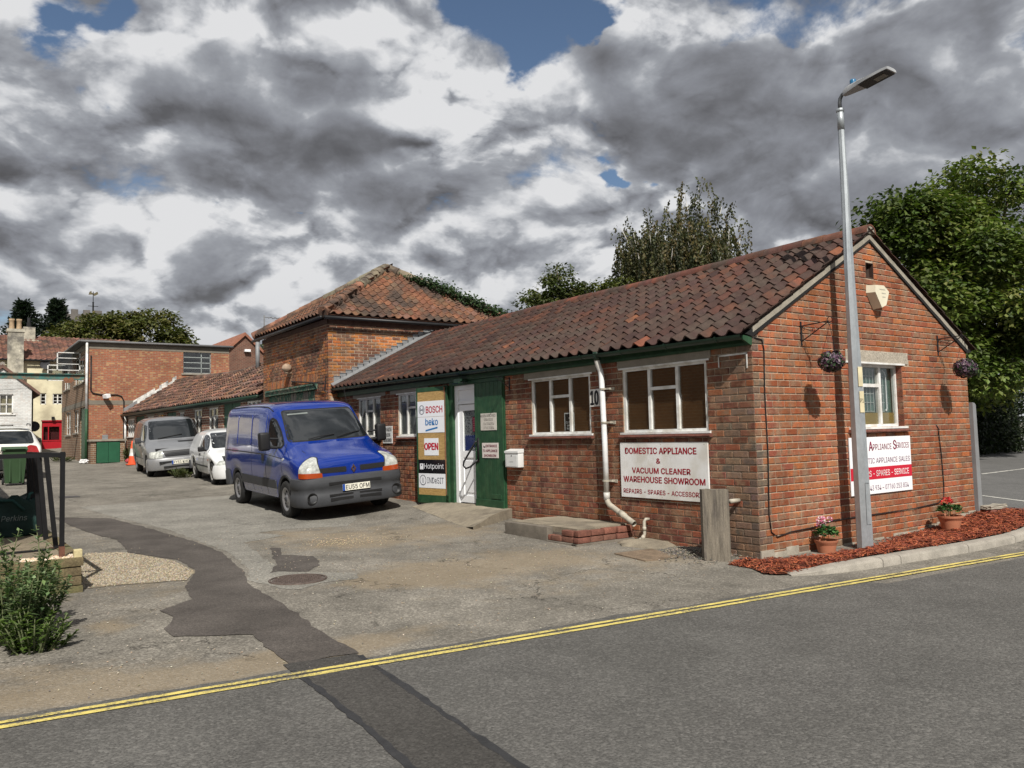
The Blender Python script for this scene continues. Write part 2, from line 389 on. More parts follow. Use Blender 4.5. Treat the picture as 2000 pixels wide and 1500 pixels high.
def line_mat(name, rgb, under):
    m = bpy.data.materials.new(name); m.use_nodes = True
    t = NT(m.node_tree); bs = t.n['Principled BSDF']
    pos = t.add('ShaderNodeNewGeometry').outputs['Position']
    wear = t.math('ADD', t.math('MULTIPLY', t.noise(pos, 60, 3, .7), .55), t.math('MULTIPLY', t.noise(pos, 3.0, 5, .6), .5))
    c = t.mix(t.ramp(wear, .505, .61), rgb, under)
    v = t.ramp(t.noise(pos, 8, 4, .6), .3, .7, .82, 1.12, False)
    n = t.add('ShaderNodeVectorMath', operation='SCALE'); t.l.new(c, n.inputs[0]); t.l.new(v, n.inputs['Scale'])
    t.l.new(n.outputs[0], bs.inputs['Base Color']); bs.inputs['Roughness'].default_value = .7
    b = t.add('ShaderNodeBump'); b.inputs['Strength'].default_value = .4; b.inputs['Distance'].default_value = .006
    t.l.new(t.noise(pos, 75, 3, .75), b.inputs['Height']); t.l.new(b.outputs[0], bs.inputs['Normal'])
    return m
M_YELLOW = line_mat('yellow_line_paint', (.62, .51, .14), (.19, .165, .10))
M_WHITE_LINE = line_mat('white_line_paint', (.68, .66, .60), (.25, .24, .22))

# ------------------------------------------------------------------ ground sheet
def dirt_at(x, y):
    blobs = [(-1.85, 1.67, 1.1, .8, .75), (-5.3, -.45, .8, .28, .85), (-6.3, -.35, 1.3, .3, .8), (-7.2, 0.1, .8, .6, .6), (-2.6, 4.8, 1.6, 1.5, .6),
             (-3.5, 1.6, .6, .8, .8), (-2.8, 1.7, .9, .6, .6), (-6.54, 1.37, .14, .2, 1.3), (-3.6, 6.2, 1.2, .6, .5), (-.5, .6, 1.2, .5, .5), (-4.0, 1.75, .5, .3, .8),
             (-2.9, 4.6, .5, .5, .7), (-1.3, 4.7, .8, 1.2, .5), (-5.6, 9, .5, 3, .4), (-2.6, .2, 1.2, .6, .35), (-6, 3.4, .8, 1.5, .5)]
    s = 0
    for bx, by, rx, ry, a in blobs:
        d = ((x - bx)/rx)**2 + ((y - by)/ry)**2
        if d < 6: s += a*math.exp(-d)
    return min(1.2, s)
def ground_mesh():
    xs = [-400, -120, -50, -30] + [-20 + .25*i for i in range(201)] + [40, 60, 150, 500]
    ys = [-400, -100, -30] + [-10 + .25*i for i in range(181)] + [38, 42, 46, 50, 55, 62, 80, 150, 400, 900]
    nx, ny = len(xs), len(ys)
    V = [(x, y, ground(x, y)) for y in ys for x in xs]
    F = [(j*nx + i, j*nx + i + 1, (j + 1)*nx + i + 1, (j + 1)*nx + i) for j in range(ny - 1) for i in range(nx - 1)]
    me = bpy.data.meshes.new('ground'); me.from_pydata(V, [], F); me.materials.append(M_YARD)
    at = me.attributes.new('dirt', 'FLOAT', 'POINT'); at.data.foreach_set('value', [dirt_at(v[0], v[1]) if -10 < v[0] < 3 and -3 < v[1] < 14 else .1 for v in V])
    me.polygons.foreach_set('use_smooth', [True]*len(F)); me.update()
    o = bpy.data.objects.new('ground', me); col.objects.link(o); tag(o, kind='structure')
ground_mesh()

def jag(poly, step=.07, amp=.03, seed=0, freq=5.0):
    out = []
    n = len(poly)
    for i in range(n):
        a, b = Vector(poly[i]), Vector(poly[(i + 1) % n]); L = (b - a).length; k = max(1, int(L/step))
        nr = Vector((-(b - a).y, (b - a).x))/max(L, 1e-6)
        for j in range(k):
            p = a.lerp(b, j/k); q = noise.noise(Vector((p.x*freq, p.y*freq, seed*7.3))) + .5*noise.noise(Vector((p.x*freq*2.7, p.y*freq*2.7, seed*3.1)))
            out.append(tuple(p + nr*q*amp))
    return out
def sheet(name, poly, off, material, cell=.25, parent=None, kind='structure', hz=None):
    bm = bmesh.new()
    vs_ = [bm.verts.new((p[0], p[1], 0)) for p in poly]
    es = [bm.edges.new((vs_[i], vs_[(i + 1) % len(vs_)])) for i in range(len(vs_))]
    bmesh.ops.triangle_fill(bm, edges=es, use_beauty=True)
    x0, x1 = min(p[0] for p in poly), max(p[0] for p in poly); y0, y1 = min(p[1] for p in poly), max(p[1] for p in poly)
    for ax, lo, hi in ((0, x0, x1), (1, y0, y1)):
        k = math.ceil(lo/cell)*cell
        while k < hi:
            co = (k, 0, 0) if ax == 0 else (0, k, 0); no = (1, 0, 0) if ax == 0 else (0, 1, 0)
            bmesh.ops.bisect_plane(bm, geom=bm.verts[:] + bm.edges[:] + bm.faces[:], plane_co=co, plane_no=no); k += cell
    for v in bm.verts: v.co.z = (hz(v.co.x, v.co.y) if hz else ground(v.co.x, v.co.y)) + off
    bmesh.ops.recalc_face_normals(bm, faces=bm.faces)
    for f in bm.faces:
        if f.normal.z < 0: f.normal_flip()
    me = bpy.data.meshes.new(name); bm.to_mesh(me); bm.free(); me.materials.append(material)
    o = bpy.data.objects.new(name, me); col.objects.link(o)
    if parent: o.parent = parent
    if kind: o['kind'] = kind
    return o
LU = Vector((.9939, -.1101)); LN = Vector((.1101, .9939))
def line_pt(s, n): return Vector((-7.333, -.627)) + LU*s + LN*n
def road():
    top = [tuple(line_pt(-200, .12)), tuple(line_pt(-20, .12))]
    s = -12
    while s < 6.9:
        p = line_pt(s, .12 + .06*noise.noise(Vector((s*1.3, 0, 1))) + .03*noise.noise(Vector((s*6, 0, 4)))); top.append(tuple(p)); s += .09
    top += [tuple(line_pt(7.1, -.26)), (40, -4.9), (200, -22)]
    poly = top + [(200, -60), (-200, -30)]
    sheet('road', poly, .004, M_ROAD, cell=60)
road()
def strip(n0, n1, s0, s1, off, material, parent=None, name='road_marking', step=.25, wob=.009):
    mb = MB(); s = s0; seed = n0*31
    while s < s1 - 1e-6:
        e = min(s + step, s1)
        w = lambda q, k: wob*noise.noise(Vector((q*9, seed + k, 0)))
        a, b, c_, d = line_pt(s, n0 + w(s, 0)), line_pt(e, n0 + w(e, 0)), line_pt(e, n1 + w(e, 5)), line_pt(s, n1 + w(s, 5))
        mb.face([(p.x, p.y, off) for p in (a, b, c_, d)]); s = e
    return mb.build(name, material, parent)
tag(strip(-.022, .026, -40, 10.9, .0095, M_YELLOW, name='yellow_line', step=.1), kind='structure')
tag(strip(-.112, -.062, -40, 10.9, .0095, M_YELLOW, name='yellow_line', step=.1), kind='structure')
# trench reinstatement with tar sealed edges, running from the yard across the road
sheet('trench_strip', jag([(-5.74, -.55), (-5.24, -.62), (-5.33, -1.55), (-5.40, -2.24), (-5.47, -2.95), (-5.62, -5.0), (-6.05, -5.0), (-5.86, -2.6), (-5.80, -2.0), (-5.76, -1.3)], .1, .012, 5), .0075, M_STRIP, cell=2)
for pth in ([(-5.735, -.72), (-5.755, -1.3), (-5.80, -2.0), (-5.86, -2.6), (-6.05, -5.0)], [(-5.25, -.68), (-5.33, -1.55), (-5.40, -2.24), (-5.47, -2.95), (-5.62, -5.0)]):
    L = []; Rr = []
    for i in range(len(pth) - 1):
        for k in range(12):
            p = Vector(pth[i]).lerp(Vector(pth[i + 1]), k/12); q = noise.noise(Vector((p.x*11, p.y*11, 0)))
            w = .021 + .014*noise.noise(Vector((p.x*4, p.y*7, 3)))
            L.append((p.x - w + q*.012, p.y)); Rr.append((p.x + w + q*.012, p.y))
    sheet('tar_seam', L + Rr[::-1], .0085, M_TAR, cell=3)
# dark asphalt patch that winds from the road up to the railing
sheet('asphalt_patch', jag([(-5.95, 11.3), (-5.1, 10.4), (-4.79, 8.26), (-4.62, 6.5), (-4.63, 4.92), (-4.9, 3.1), (-5.08, 2.29), (-5.10, 1.29), (-5.18, .35), (-5.22, -.60), (-5.70, -.55), (-5.64, .40), (-6.17, .70), (-6.17, 1.0), (-6.0, 1.36), (-6.04, 1.66), (-5.71, 1.98), (-5.63, 2.56), (-5.44, 3.16), (-5.26, 3.64), (-5.23, 4.63), (-5.57, 5.85), (-5.47, 7.4), (-5.71, 8.6)], .09, .035, 1), .006, M_PATCH)
sheet('asphalt_patch', jag([(-3.99, 4.89), (-3.9, 4.75), (-4.12, 4.1), (-3.85, 3.7), (-4.05, 3.0), (-4.35, 2.66), (-4.55, 2.9), (-4.7, 2.85), (-4.42, 3.4), (-4.24, 4.1)], .05, .03, 8), .005, M_PATCH)
# older pale tarmac that breaks off in a ragged edge in front of the blue van
sheet('pale_tarmac', jag([(-5.3, 13), (-1.2, 13.5), (-1.6, 7.4), (-2.2, 6.5), (-3.1, 6.9), (-3.6, 6.7), (-3.35, 6.1), (-4.1, 5.7), (-4.25, 4.7), (-4.35, 4.2), (-4.45, 3.4), (-4.62, 2.95), (-4.2, 2.5), (-3.95, 2.2), (-4.1, 1.9), (-4.5, 1.95), (-4.75, 1.75), (-4.9, 1.95), (-5.0, 2.6), (-4.75, 3.4), (-4.55, 5), (-4.55, 6.5), (-4.6, 8.2), (-5.0, 10.5)], .06, .035, 2), .003, M_PALE)
# gravel patch beside the dark asphalt
sheet('gravel_patch', jag([(-6.05, 6.2), (-5.62, 5.9), (-5.27, 4.63), (-5.29, 3.55), (-5.5, 3.02), (-6.05, 3.22), (-6.42, 3.28), (-6.4, 4.2)], .05, .05, 4), .0045, mat('gravel_bed', (.19, .16, .115), var=.3, scale=9, fine=.5, fscale=120, bump=.6, bscale=90))
def pebbles(name, n, sampler, r0, r1, pal, parent=None):
    mb = MB(); F = [(0, 2, 4), (2, 1, 4), (1, 3, 4), (3, 0, 4), (2, 0, 5), (1, 2, 5), (3, 1, 5), (0, 3, 5)]
    for i in range(n):
        x, y, z = sampler(); r = random.uniform(r0, r1); a = random.uniform(0, 6.28); ca, sa = math.cos(a), math.sin(a)
        k = random.uniform(.6, 1.2); h = r*random.uniform(.45, .8)
        V = [(x + r*ca, y + r*sa, z), (x - r*ca, y - r*sa, z), (x - r*k*sa, y + r*k*ca, z), (x + r*k*sa, y - r*k*ca, z), (x + r*.2, y, z + h), (x, y, z - h*.6)]
        mb.mesh(V, F, rc(random.choice(pal), .25, .08))
    o = mb.build(name, mat('stone_chips', (1, 1, 1), attr=True, var=.1, rough=.9), parent); tag(o, kind='stuff'); return o
TAN = [(.30, .245, .165), (.25, .205, .14), (.36, .31, .23), (.19, .155, .11), (.27, .25, .215)]
def in_poly(x, y, P):
    r = False; n = len(P)
    for i in range(n):
        (x1, y1), (x2, y2) = P[i], P[(i + 1) % n]
        if (y1 > y) != (y2 > y) and x < (x2 - x1)*(y - y1)/(y2 - y1) + x1: r = not r
    return r
GP = [(-6.05, 6.2), (-5.62, 5.9), (-5.3, 4.63), (-5.31, 3.55), (-5.5, 3.05), (-6.05, 3.25), (-6.4, 3.3), (-6.38, 4.2)]
def samp_gravel():
    while True:
        x, y = random.uniform(-6.45, -5.25), random.uniform(3, 6.2)
        if in_poly(x, y, GP) and (random.random() < .8 or y < 4): return x, y, ground(x, y) + .006
pebbles('gravel', 9000, samp_gravel, .006, .014, TAN)
DP = [(-4.9, 8), (-4.63, 5), (-4.9, 3.1), (-5.1, 1.3), (-5.2, -.6), (-5.72, -.6), (-5.64, .4), (-6.2, .7), (-6.1, 1.6), (-5.6, 2.5), (-5.2, 4.6), (-5.5, 8)]
def samp_yard():
    while True:
        x, y = random.uniform(-7.2, .2), random.gauss(2.6, 2.6)
        if -.9 < y < 9 and not in_poly(x, y, DP) and (random.random() < .25 + dirt_at(x, y)): return x, y, ground(x, y) + .006
pebbles('loose_stones', 2400, samp_yard, .004, .010, [(.30, .235, .16), (.25, .2, .14), (.34, .29, .22), (.22, .2, .17), (.42, .38, .3), (.15, .14, .13)])
def samp_spill():
    x, y = random.gauss(-2.95, .32), random.gauss(4.75, .3); return x, y, ground(x, y) + .006
pebbles('spilled_gravel', 420, samp_spill, .005, .012, [(.40, .32, .21), (.34, .27, .18)])

# ------------------------------------------------------------------ kerb, mulch bed and car park beside the gable
KB = [(-.62, -.83), (-.38, -.97), (-.10, -1.05), (.3, -1.13), (.52, -1.155), (.83, -1.18), (1.5, -1.24), (2.1, -1.29), (2.7, -1.31), (3.25, -1.31), (4.0, -1.22), (4.7, -1.06), (5.4, -.84), (6.2, -.55)]
def kerb_h(i): return (.015, .045, .075, .09)[i] if i < 4 else .095
kerb = empty('kerb', (.3, -1.1, 0)); tag(kerb, kind='structure')
M_KERB = mat('kerb_concrete', (.30, .275, .235), var=.28, scale=5, fine=.28, fscale=150, bump=.6, bscale=110, rough=.92)
def kerb_stones():
    cuts = [(0, 4), (4, 5), (5, 7), (7, 9), (9, 10), (10, 11), (11, 12), (12, 13)]
    for a, b in cuts:
        mb = MB(); P = [Vector(p) for p in KB]
        rows = []
        for i in range(a, b + 1):
            tdir = (P[min(i + 1, len(P) - 1)] - P[max(i - 1, 0)]).normalized(); nr = Vector((-tdir.y, tdir.x)); h = kerb_h(i)
            p = P[i] + (tdir*.006 if i == a else (tdir*-.006 if i == b else tdir*0))
            prof = [(0, -.08), (0, h*.72), (.018, h*.93), (.05, h), (.145, h + .004), (.15, -.08)]
            rows.append([(p.x + nr.x*q, p.y + nr.y*q, z + .004*noise.noise(Vector((p.x*3, q*20, z)))) for q, z in prof])
        for r0, r1 in zip(rows, rows[1:]):
            for k in range(5): mb.face([r0[k], r1[k], r1[k + 1], r0[k + 1]])
        mb.face(rows[0]); mb.face(rows[-1][::-1])
        mb.build('kerb_stone', M_KERB, kerb, auto=50)
kerb_stones()
def wall_base(x): # ground level along the foot of the gable
    T = [(-.7, 0), (0, -.01), (.7, -.05), (1.6, -.045), (2.5, -.03), (3.4, .0), (4.2, .06), (5.1, .14), (6.2, .16)]
    for (a, za), (b, zb) in zip(T, T[1:]):
        if x <= b: return za + (zb - za)*max(0, (x - a)/(b - a))
    return .16
def kerb_y(x):
    for i in range(len(KB) - 1):
        if KB[i][0] <= x <= KB[i + 1][0]: return lerp(KB[i][1], KB[i + 1][1], (x - KB[i][0])/(KB[i + 1][0] - KB[i][0])) + .13
    return -.6
def mulch_z(x, y):
    ky = kerb_y(x) if x > -.5 else -.75
    t_ = min(1, max(0, y/ky)) if ky < 0 else 0
    hk = .02 if x < -.3 else lerp(.02, .10, sm((x + .3)/.8))
    if x > -.15: z = lerp(wall_base(x), hk, sm(t_))
    else: z = .012*sm((x + .55)/.3)
    return z + .018*noise.noise(Vector((x*5, y*5, 0))) + .008*noise.noise(Vector((x*17, y*17, 0)))
MP = [(-.52, .05), (-.2, .06), (.0, .02), (5.12, .02), (5.6, .1), (6.1, -.35), (5.4, -.70), (4.7, -.92), (4.0, -1.08), (3.25, -1.17), (2.1, -1.15), (1.5, -1.1), (.83, -1.04), (.3, -.99), (-.05, -.93), (-.36, -.86), (-.66, -.74), (-.74, -.6), (-.55, -.3)]
M_MULCH = mat('bark_mulch', (1, 1, 1), attr=True, rough=.9, var=.3, scale=30, bump=.3)
sheet('mulch_bed', MP, .012, mat('mulch_soil', (.14, .042, .022), var=.4, scale=20, bump=.8, bscale=50), cell=.12, hz=mulch_z)
def mulch():
    mb = MB(); n = 0
    pal = [(.24, .055, .024), (.30, .075, .03), (.17, .038, .02), (.36, .11, .05), (.11, .028, .018)]
    while n < 15000:
        x, y = random.uniform(-.75, 6.1), random.uniform(-1.2, .1)
        if not in_poly(x, y, MP): continue
        if x > -.02 and y > -.01 and x < 5.1: continue
        z = mulch_z(x, y) + random.uniform(.012, .034); L = random.uniform(.018, .05); w = random.uniform(.003, .008)
        a = random.uniform(0, 6.28); ti = random.uniform(-.35, .35); d = Vector((math.cos(a)*math.cos(ti), math.sin(a)*math.cos(ti), math.sin(ti)))*L
        s_ = Vector((-math.sin(a), math.cos(a), random.uniform(-.6, .6))).normalized()*w; p = Vector((x, y, z)); q = Vector((0, 0, random.uniform(.0, .01)))
        c = rc(random.choice(pal), .3, .1)
        mb.face([p - d - s_, p - s_*.9 + q, p + s_*.9 + q, p - d + s_], c); mb.face([p - s_*.9 + q, p + d - s_*.5, p + d + s_*.5, p + s_*.9 + q], c); n += 1
    o = mb.build('mulch_chips', M_MULCH); tag(o, 'red brown bark mulch spread along the foot of the gable', 'mulch', kind='stuff')
mulch()
sheet('car_park', [(5.3, .45), (5.9, .0), (6.4, -.45), (7.5, -.9), (12, -1.6), (60, -6), (60, 30), (5.4, 30)], .005, M_CARPARK, cell=4)
for (a, b, w) in (((15.1, 4.4), (20.5, 4.7), .09), ((9.2, 1.75), (8.55, .45), .075), ((6.5, .30), (7.1, -.10), .06)):
    A, B = Vector(a), Vector(b); n = Vector((-(B - A).y, (B - A).x)).normalized()*w*.5
    o = sheet('bay_line', [tuple(A - n), tuple(B - n), tuple(B + n), tuple(A + n)], .010, M_WHITE_LINE, cell=.5)
# ------------------------------------------------------------------ shared building materials
M_MORTAR = mat('lime_mortar', (.43, .35, .26), stain=.35, var=.4, scale=7, fine=.3, fscale=160, bump=.5, bscale=140, rough=.95)
M_BRICK = mat('red_brick', (1, 1, 1), attr=True, stain=.32, var=.22, scale=26, fine=.30, fscale=170, bump=.8, bscale=90, rough=.92, spec=.15, hue=(.25, .15, .095), hscale=6)
M_TILE = mat('clay_pantile', (1, 1, 1), attr=True, var=.3, scale=9, hue=(.06, .042, .033), hscale=1.7, fine=.2, fscale=120, bump=.35, bscale=90, rough=.82, spec=.3)
M_CEMENT = mat('cement_render', (.29, .262, .212), var=.28, scale=6, fine=.25, fscale=130, bump=.6, bscale=90, rough=.95)
M_LINTEL = mat('lintel_concrete', (.25, .225, .185), var=.18, scale=4, fine=.15, fscale=110, bump=.3, bscale=90, rough=.92)
M_LINTEL2 = mat('aggregate_lintel', (.36, .32, .26), var=.18, scale=5, fine=.55, fscale=90, bump=.5, bscale=90, rough=.92)
M_WHITE = mat('white_paint', (.72, .72, .70), stain=.15, var=.12, scale=9, rough=.45, bump=.12, bscale=40, hue=(.55, .53, .48), hscale=5)
M_UPVC = mat('white_upvc', (.82, .83, .84), var=.03, rough=.3)
M_GREEN = mat('dark_green_paint', (.018, .062, .028), var=.3, scale=11, rough=.5, bump=.25, bscale=35, hue=(.03, .075, .035), hscale=6)
M_GUTTER = mat('gutter_green', (.012, .030, .019), var=.25, rough=.42)
M_BLACK = mat('black_metal', (.012, .012, .013), var=.3, rough=.45)
M_BOARD = mat('brown_board', (.115, .055, .019), var=.18, scale=3, fine=.12, fscale=60, rough=.8)
M_CURTAIN2 = mat('net_curtain', (.20, .21, .205), var=.5, scale=4, rough=.95, stretch=(1, 4, .6))
M_BOARDG = mat('grey_board', (.10, .085, .07), var=.15, scale=3, rough=.85)
M_CURTAIN = mat('dim_interior', (.085, .09, .088), var=.5, scale=3.5, rough=.95)
M_DARK = mat('unlit_interior', (.012, .012, .012), var=.1, rough=.95)
M_GLASS = glass_mat('window_glass', (.9, .91, .9), .075)
M_SILL = mat('sill_tile', (.16, .062, .045), var=.3, scale=10, rough=.75, bump=.3)
M_RED_INK = mat('red_lettering', (.30, .012, .025), var=.05, rough=.5)
M_BLACK_INK = mat('black_lettering', (.015, .015, .017), var=.05, rough=.5)

BC, BL = .0826, .2286          # brick course and stretcher pitch
PAL_STD = [(.33, .102, .044), (.30, .094, .044), (.36, .118, .05), (.28, .088, .045), (.25, .084, .048), (.34, .125, .06), (.22, .074, .045), (.32, .098, .042), (.37, .13, .056), (.29, .108, .06), (.33, .108, .048)]
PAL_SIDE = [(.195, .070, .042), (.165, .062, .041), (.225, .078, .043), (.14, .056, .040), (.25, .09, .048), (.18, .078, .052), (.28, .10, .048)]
PAL_SOOT = [(.16, .12, .09), (.14, .10, .078), (.19, .13, .095), (.22, .12, .08)]
PAL_TOWER = [(.34, .13, .055), (.42, .155, .05), (.26, .10, .055), (.20, .085, .055), (.46, .18, .06), (.15, .075, .055), (.36, .12, .05), (.30, .13, .07)]

def brick_geo(mb, poly, F, c, proud=0.0):
    """poly: convex (u,z) outline; F: frame origin,u,n ; front face chamfered"""
    o, u, n = F; k = len(poly); cx = sum(p[0] for p in poly)/k; cz = sum(p[1] for p in poly)/k
    w = max(p[0] for p in poly) - min(p[0] for p in poly); h = max(p[1] for p in poly) - min(p[1] for p in poly)
    fx, fz = max(.3, 1 - .012/max(w, .02)), max(.3, 1 - .011/max(h, .02))
    P = lambda a, b, d: o + u*a + Vector((0, 0, b)) + n*d
    A = [P(cx + (a - cx)*fx, cz + (b - cz)*fz, proud) for a, b in poly]; B = [P(a, b, proud - .006) for a, b in poly]; C = [P(a, b, -.05) for a, b in poly]
    V = A + B + C; Fc = [tuple(range(k))]
    for r in (0, k): Fc += [(r + i, r + k + i, r + k + (i + 1) % k, r + (i + 1) % k) for i in range(k)]
    if u.cross(Vector((0, 0, 1))).dot(n) < 0: Fc = [f[::-1] for f in Fc]
    mb.mesh(V, Fc, c)
def clip_half(poly, a, b, c):
    """keep a*u+b*z<=c"""
    out = []
    for i in range(len(poly)):
        p, q = poly[i], poly[(i + 1) % len(poly)]; dp, dq = a*p[0] + b*p[1] - c, a*q[0] + b*q[1] - c
        if dp <= 0: out.append(p)
        if dp*dq < 0: t_ = dp/(dp - dq); out.append((p[0] + (q[0] - p[0])*t_, p[1] + (q[1] - p[1])*t_))
    return out
def lay_bricks(u0, u1, z0, z1, holes, start, halves=(), course=BC, length=BL):
    """stretcher bond -> list of (outline, is_full)"""
    out = []; row = 0; z = z0; j = .0063
    while z < z1:
        zt = min(z + course, z1); s = u0 + start(row); segs = [(u0, s)] if s - u0 > .03 else []
        u = s
        while u < u1:
            segs.append((u, min(u + length, u1))); u += length
        for a, b in segs:
            parts = [(a + j, b - j)]
            for (h0, h1, hz0, hz1) in holes:
                ov = min(zt, hz1) - max(z, hz0)
                if ov < .45*(zt - z): continue
                new = []
                for p, q in parts:
                    if h1 <= p or h0 >= q: new.append((p, q)); continue
                    if h0 - .004 > p: new.append((p, h0 - .004))
                    if h1 + .004 < q: new.append((h1 + .004, q))
                parts = new
            for p, q in parts:
                if q - p < .028: continue
                poly = [(p, z + j), (q, z + j), (q, zt - j), (p, zt - j)]; full = abs((q - p) - (length - 2*j)) < .002 and zt - z > course*.95
                for (ha, hb, hc) in halves:
                    n0 = len(poly); q0 = poly; poly = clip_half(poly, ha, hb, hc)
                    if len(poly) != n0 or poly != q0: full = False
                    if len(poly) < 3: break
                if len(poly) >= 3:
                    w = max(a_[0] for a_ in poly) - min(a_[0] for a_ in poly); h = max(a_[1] for a_ in poly) - min(a_[1] for a_ in poly)
                    if w > .02 and h > .012: out.append((poly, full))
        z = zt; row += 1
    return out
BRICK_POOL = {}
def brick_variants(key, pal, n, length=BL, course=BC):
    if key in BRICK_POOL: return BRICK_POOL[key]
    L = []
    for i in range(n):
        mb = MB(); w, h = length/2 - .0063, course/2 - .0063
        brick_geo(mb, [(-w, -h), (w, -h), (w, h), (-w, h)], (Vector((0, 0, 0)), Vector((1, 0, 0)), Vector((0, -1, 0))), rc(random.choice(pal), .2, .08))
        me = bpy.data.meshes.new('brick'); me.from_pydata(mb.v, [], mb.f); me.materials.append(M_BRICK)
        at = me.color_attributes.new('Col', 'FLOAT_COLOR', 'CORNER'); buf = []
        for f, c in zip(mb.f, mb.c): buf.extend((*c, 1.0)*len(f))
        at.data.foreach_set('color', buf); L.append(me)
    BRICK_POOL[key] = L
    return L
def place_bricks(walls, root, limit=300, length=BL, course=BC):
    """walls: list of dict(bricks, F, rz, part, pick(u,z)->key, pals). nearest full bricks become objects, the rest one part"""
    cand = []
    for wi, w in enumerate(walls):
        o, u, n = w['F']
        for bi, (poly, full) in enumerate(w['bricks']):
            if not full: continue
            cu = sum(p[0] for p in poly)/4; cz = sum(p[1] for p in poly)/4; P = o + u*cu + Vector((0, 0, cz)); d = CAM - P
            s = d.normalized().dot(n)/d.length_squared
            if w.get('show') and not w['show'](cu, cz): s *= .2
            cand.append((s, wi, bi, P))
    cand.sort(key=lambda q: -q[0]); chosen = {}
    for s, wi, bi, P in cand[:limit]: chosen[(wi, bi)] = P
    for wi, w in enumerate(walls):
        rest = MB()
        for bi, (poly, full) in enumerate(w['bricks']):
            cu = sum(p[0] for p in poly)/len(poly); cz = sum(p[1] for p in poly)/len(poly); key = w['pick'](cu, cz)
            if (wi, bi) in chosen:
                me = random.choice(brick_variants(key + w.get('sz', ''), w['pals'][key], 16, length, course))
                inst('brick', me, w['part'], chosen[(wi, bi)] + w['F'][2]*random.uniform(0, .003), (0, 0, w['rz']))
            else: brick_geo(rest, poly, w['F'], rc(random.choice(w['pals'][key]), .2, .08), random.uniform(0, .003))
        if rest.f: tag(rest.build('brickwork', M_BRICK, w['part']), kind='stuff')
def slab_cells(us, zs, holes):
    for a, b in zip(us, us[1:]):
        for c, d in zip(zs, zs[1:]):
            if not any(h[0] - 1e-4 <= a and b <= h[1] + 1e-4 and h[2] - 1e-4 <= c and d <= h[3] + 1e-4 for h in holes): yield a, b, c, d
def slab(mb, axis, at, th, u0, u1, z0, z1, holes):
    us = sorted({u0, u1, *[h for q in holes for h in q[:2] if u0 < h < u1]}); zs = sorted({z0, z1, *[h for q in holes for h in q[2:] if z0 < h < z1]})
    for a, b, c, d in slab_cells(us, zs, holes):
        if axis == 'Y': mb.box(a, b, at, at + th, c, d)
        else: mb.box(at, at + th, a, b, c, d)

# ------------------------------------------------------------------ the appliance workshop
W, LEN = 5.1, 11.88
shop = empty('brick_workshop', (0, 0, 0))
tag(shop, 'long low red brick workshop with dark pantile roof and green fascia beside the road', 'building')
RA = math.atan(.548)
def roof_z(x, y): return 2.61 + .008*y*(1 - (x + .17)/2.73) + .548*(x + .17) + .012*math.sin(y*1.1 + .5)*(x + .17)/2.7 - .012
side_holes = [(.70, 2.19, 1.47, 2.36), (2.87, 4.29, 1.47, 2.36), (5.02, 6.76, -.2, 2.48), (7.75, 8.87, 1.50, 2.38), (9.70, 10.80, 1.50, 2.38)]
side_lint = [(.62, 2.28, 2.36, 2.53), (2.72, 4.47, 2.36, 2.53), (7.6, 9.22, 2.38, 2.55), (9.45, 11.08, 2.38, 2.55)]
gab_hole = (1.93, 3.235, 1.47, 2.335)
gab_lint = (1.885, 3.395, 2.335, 2.495)
vent = (2.462, 2.645, 3.484, 3.69)
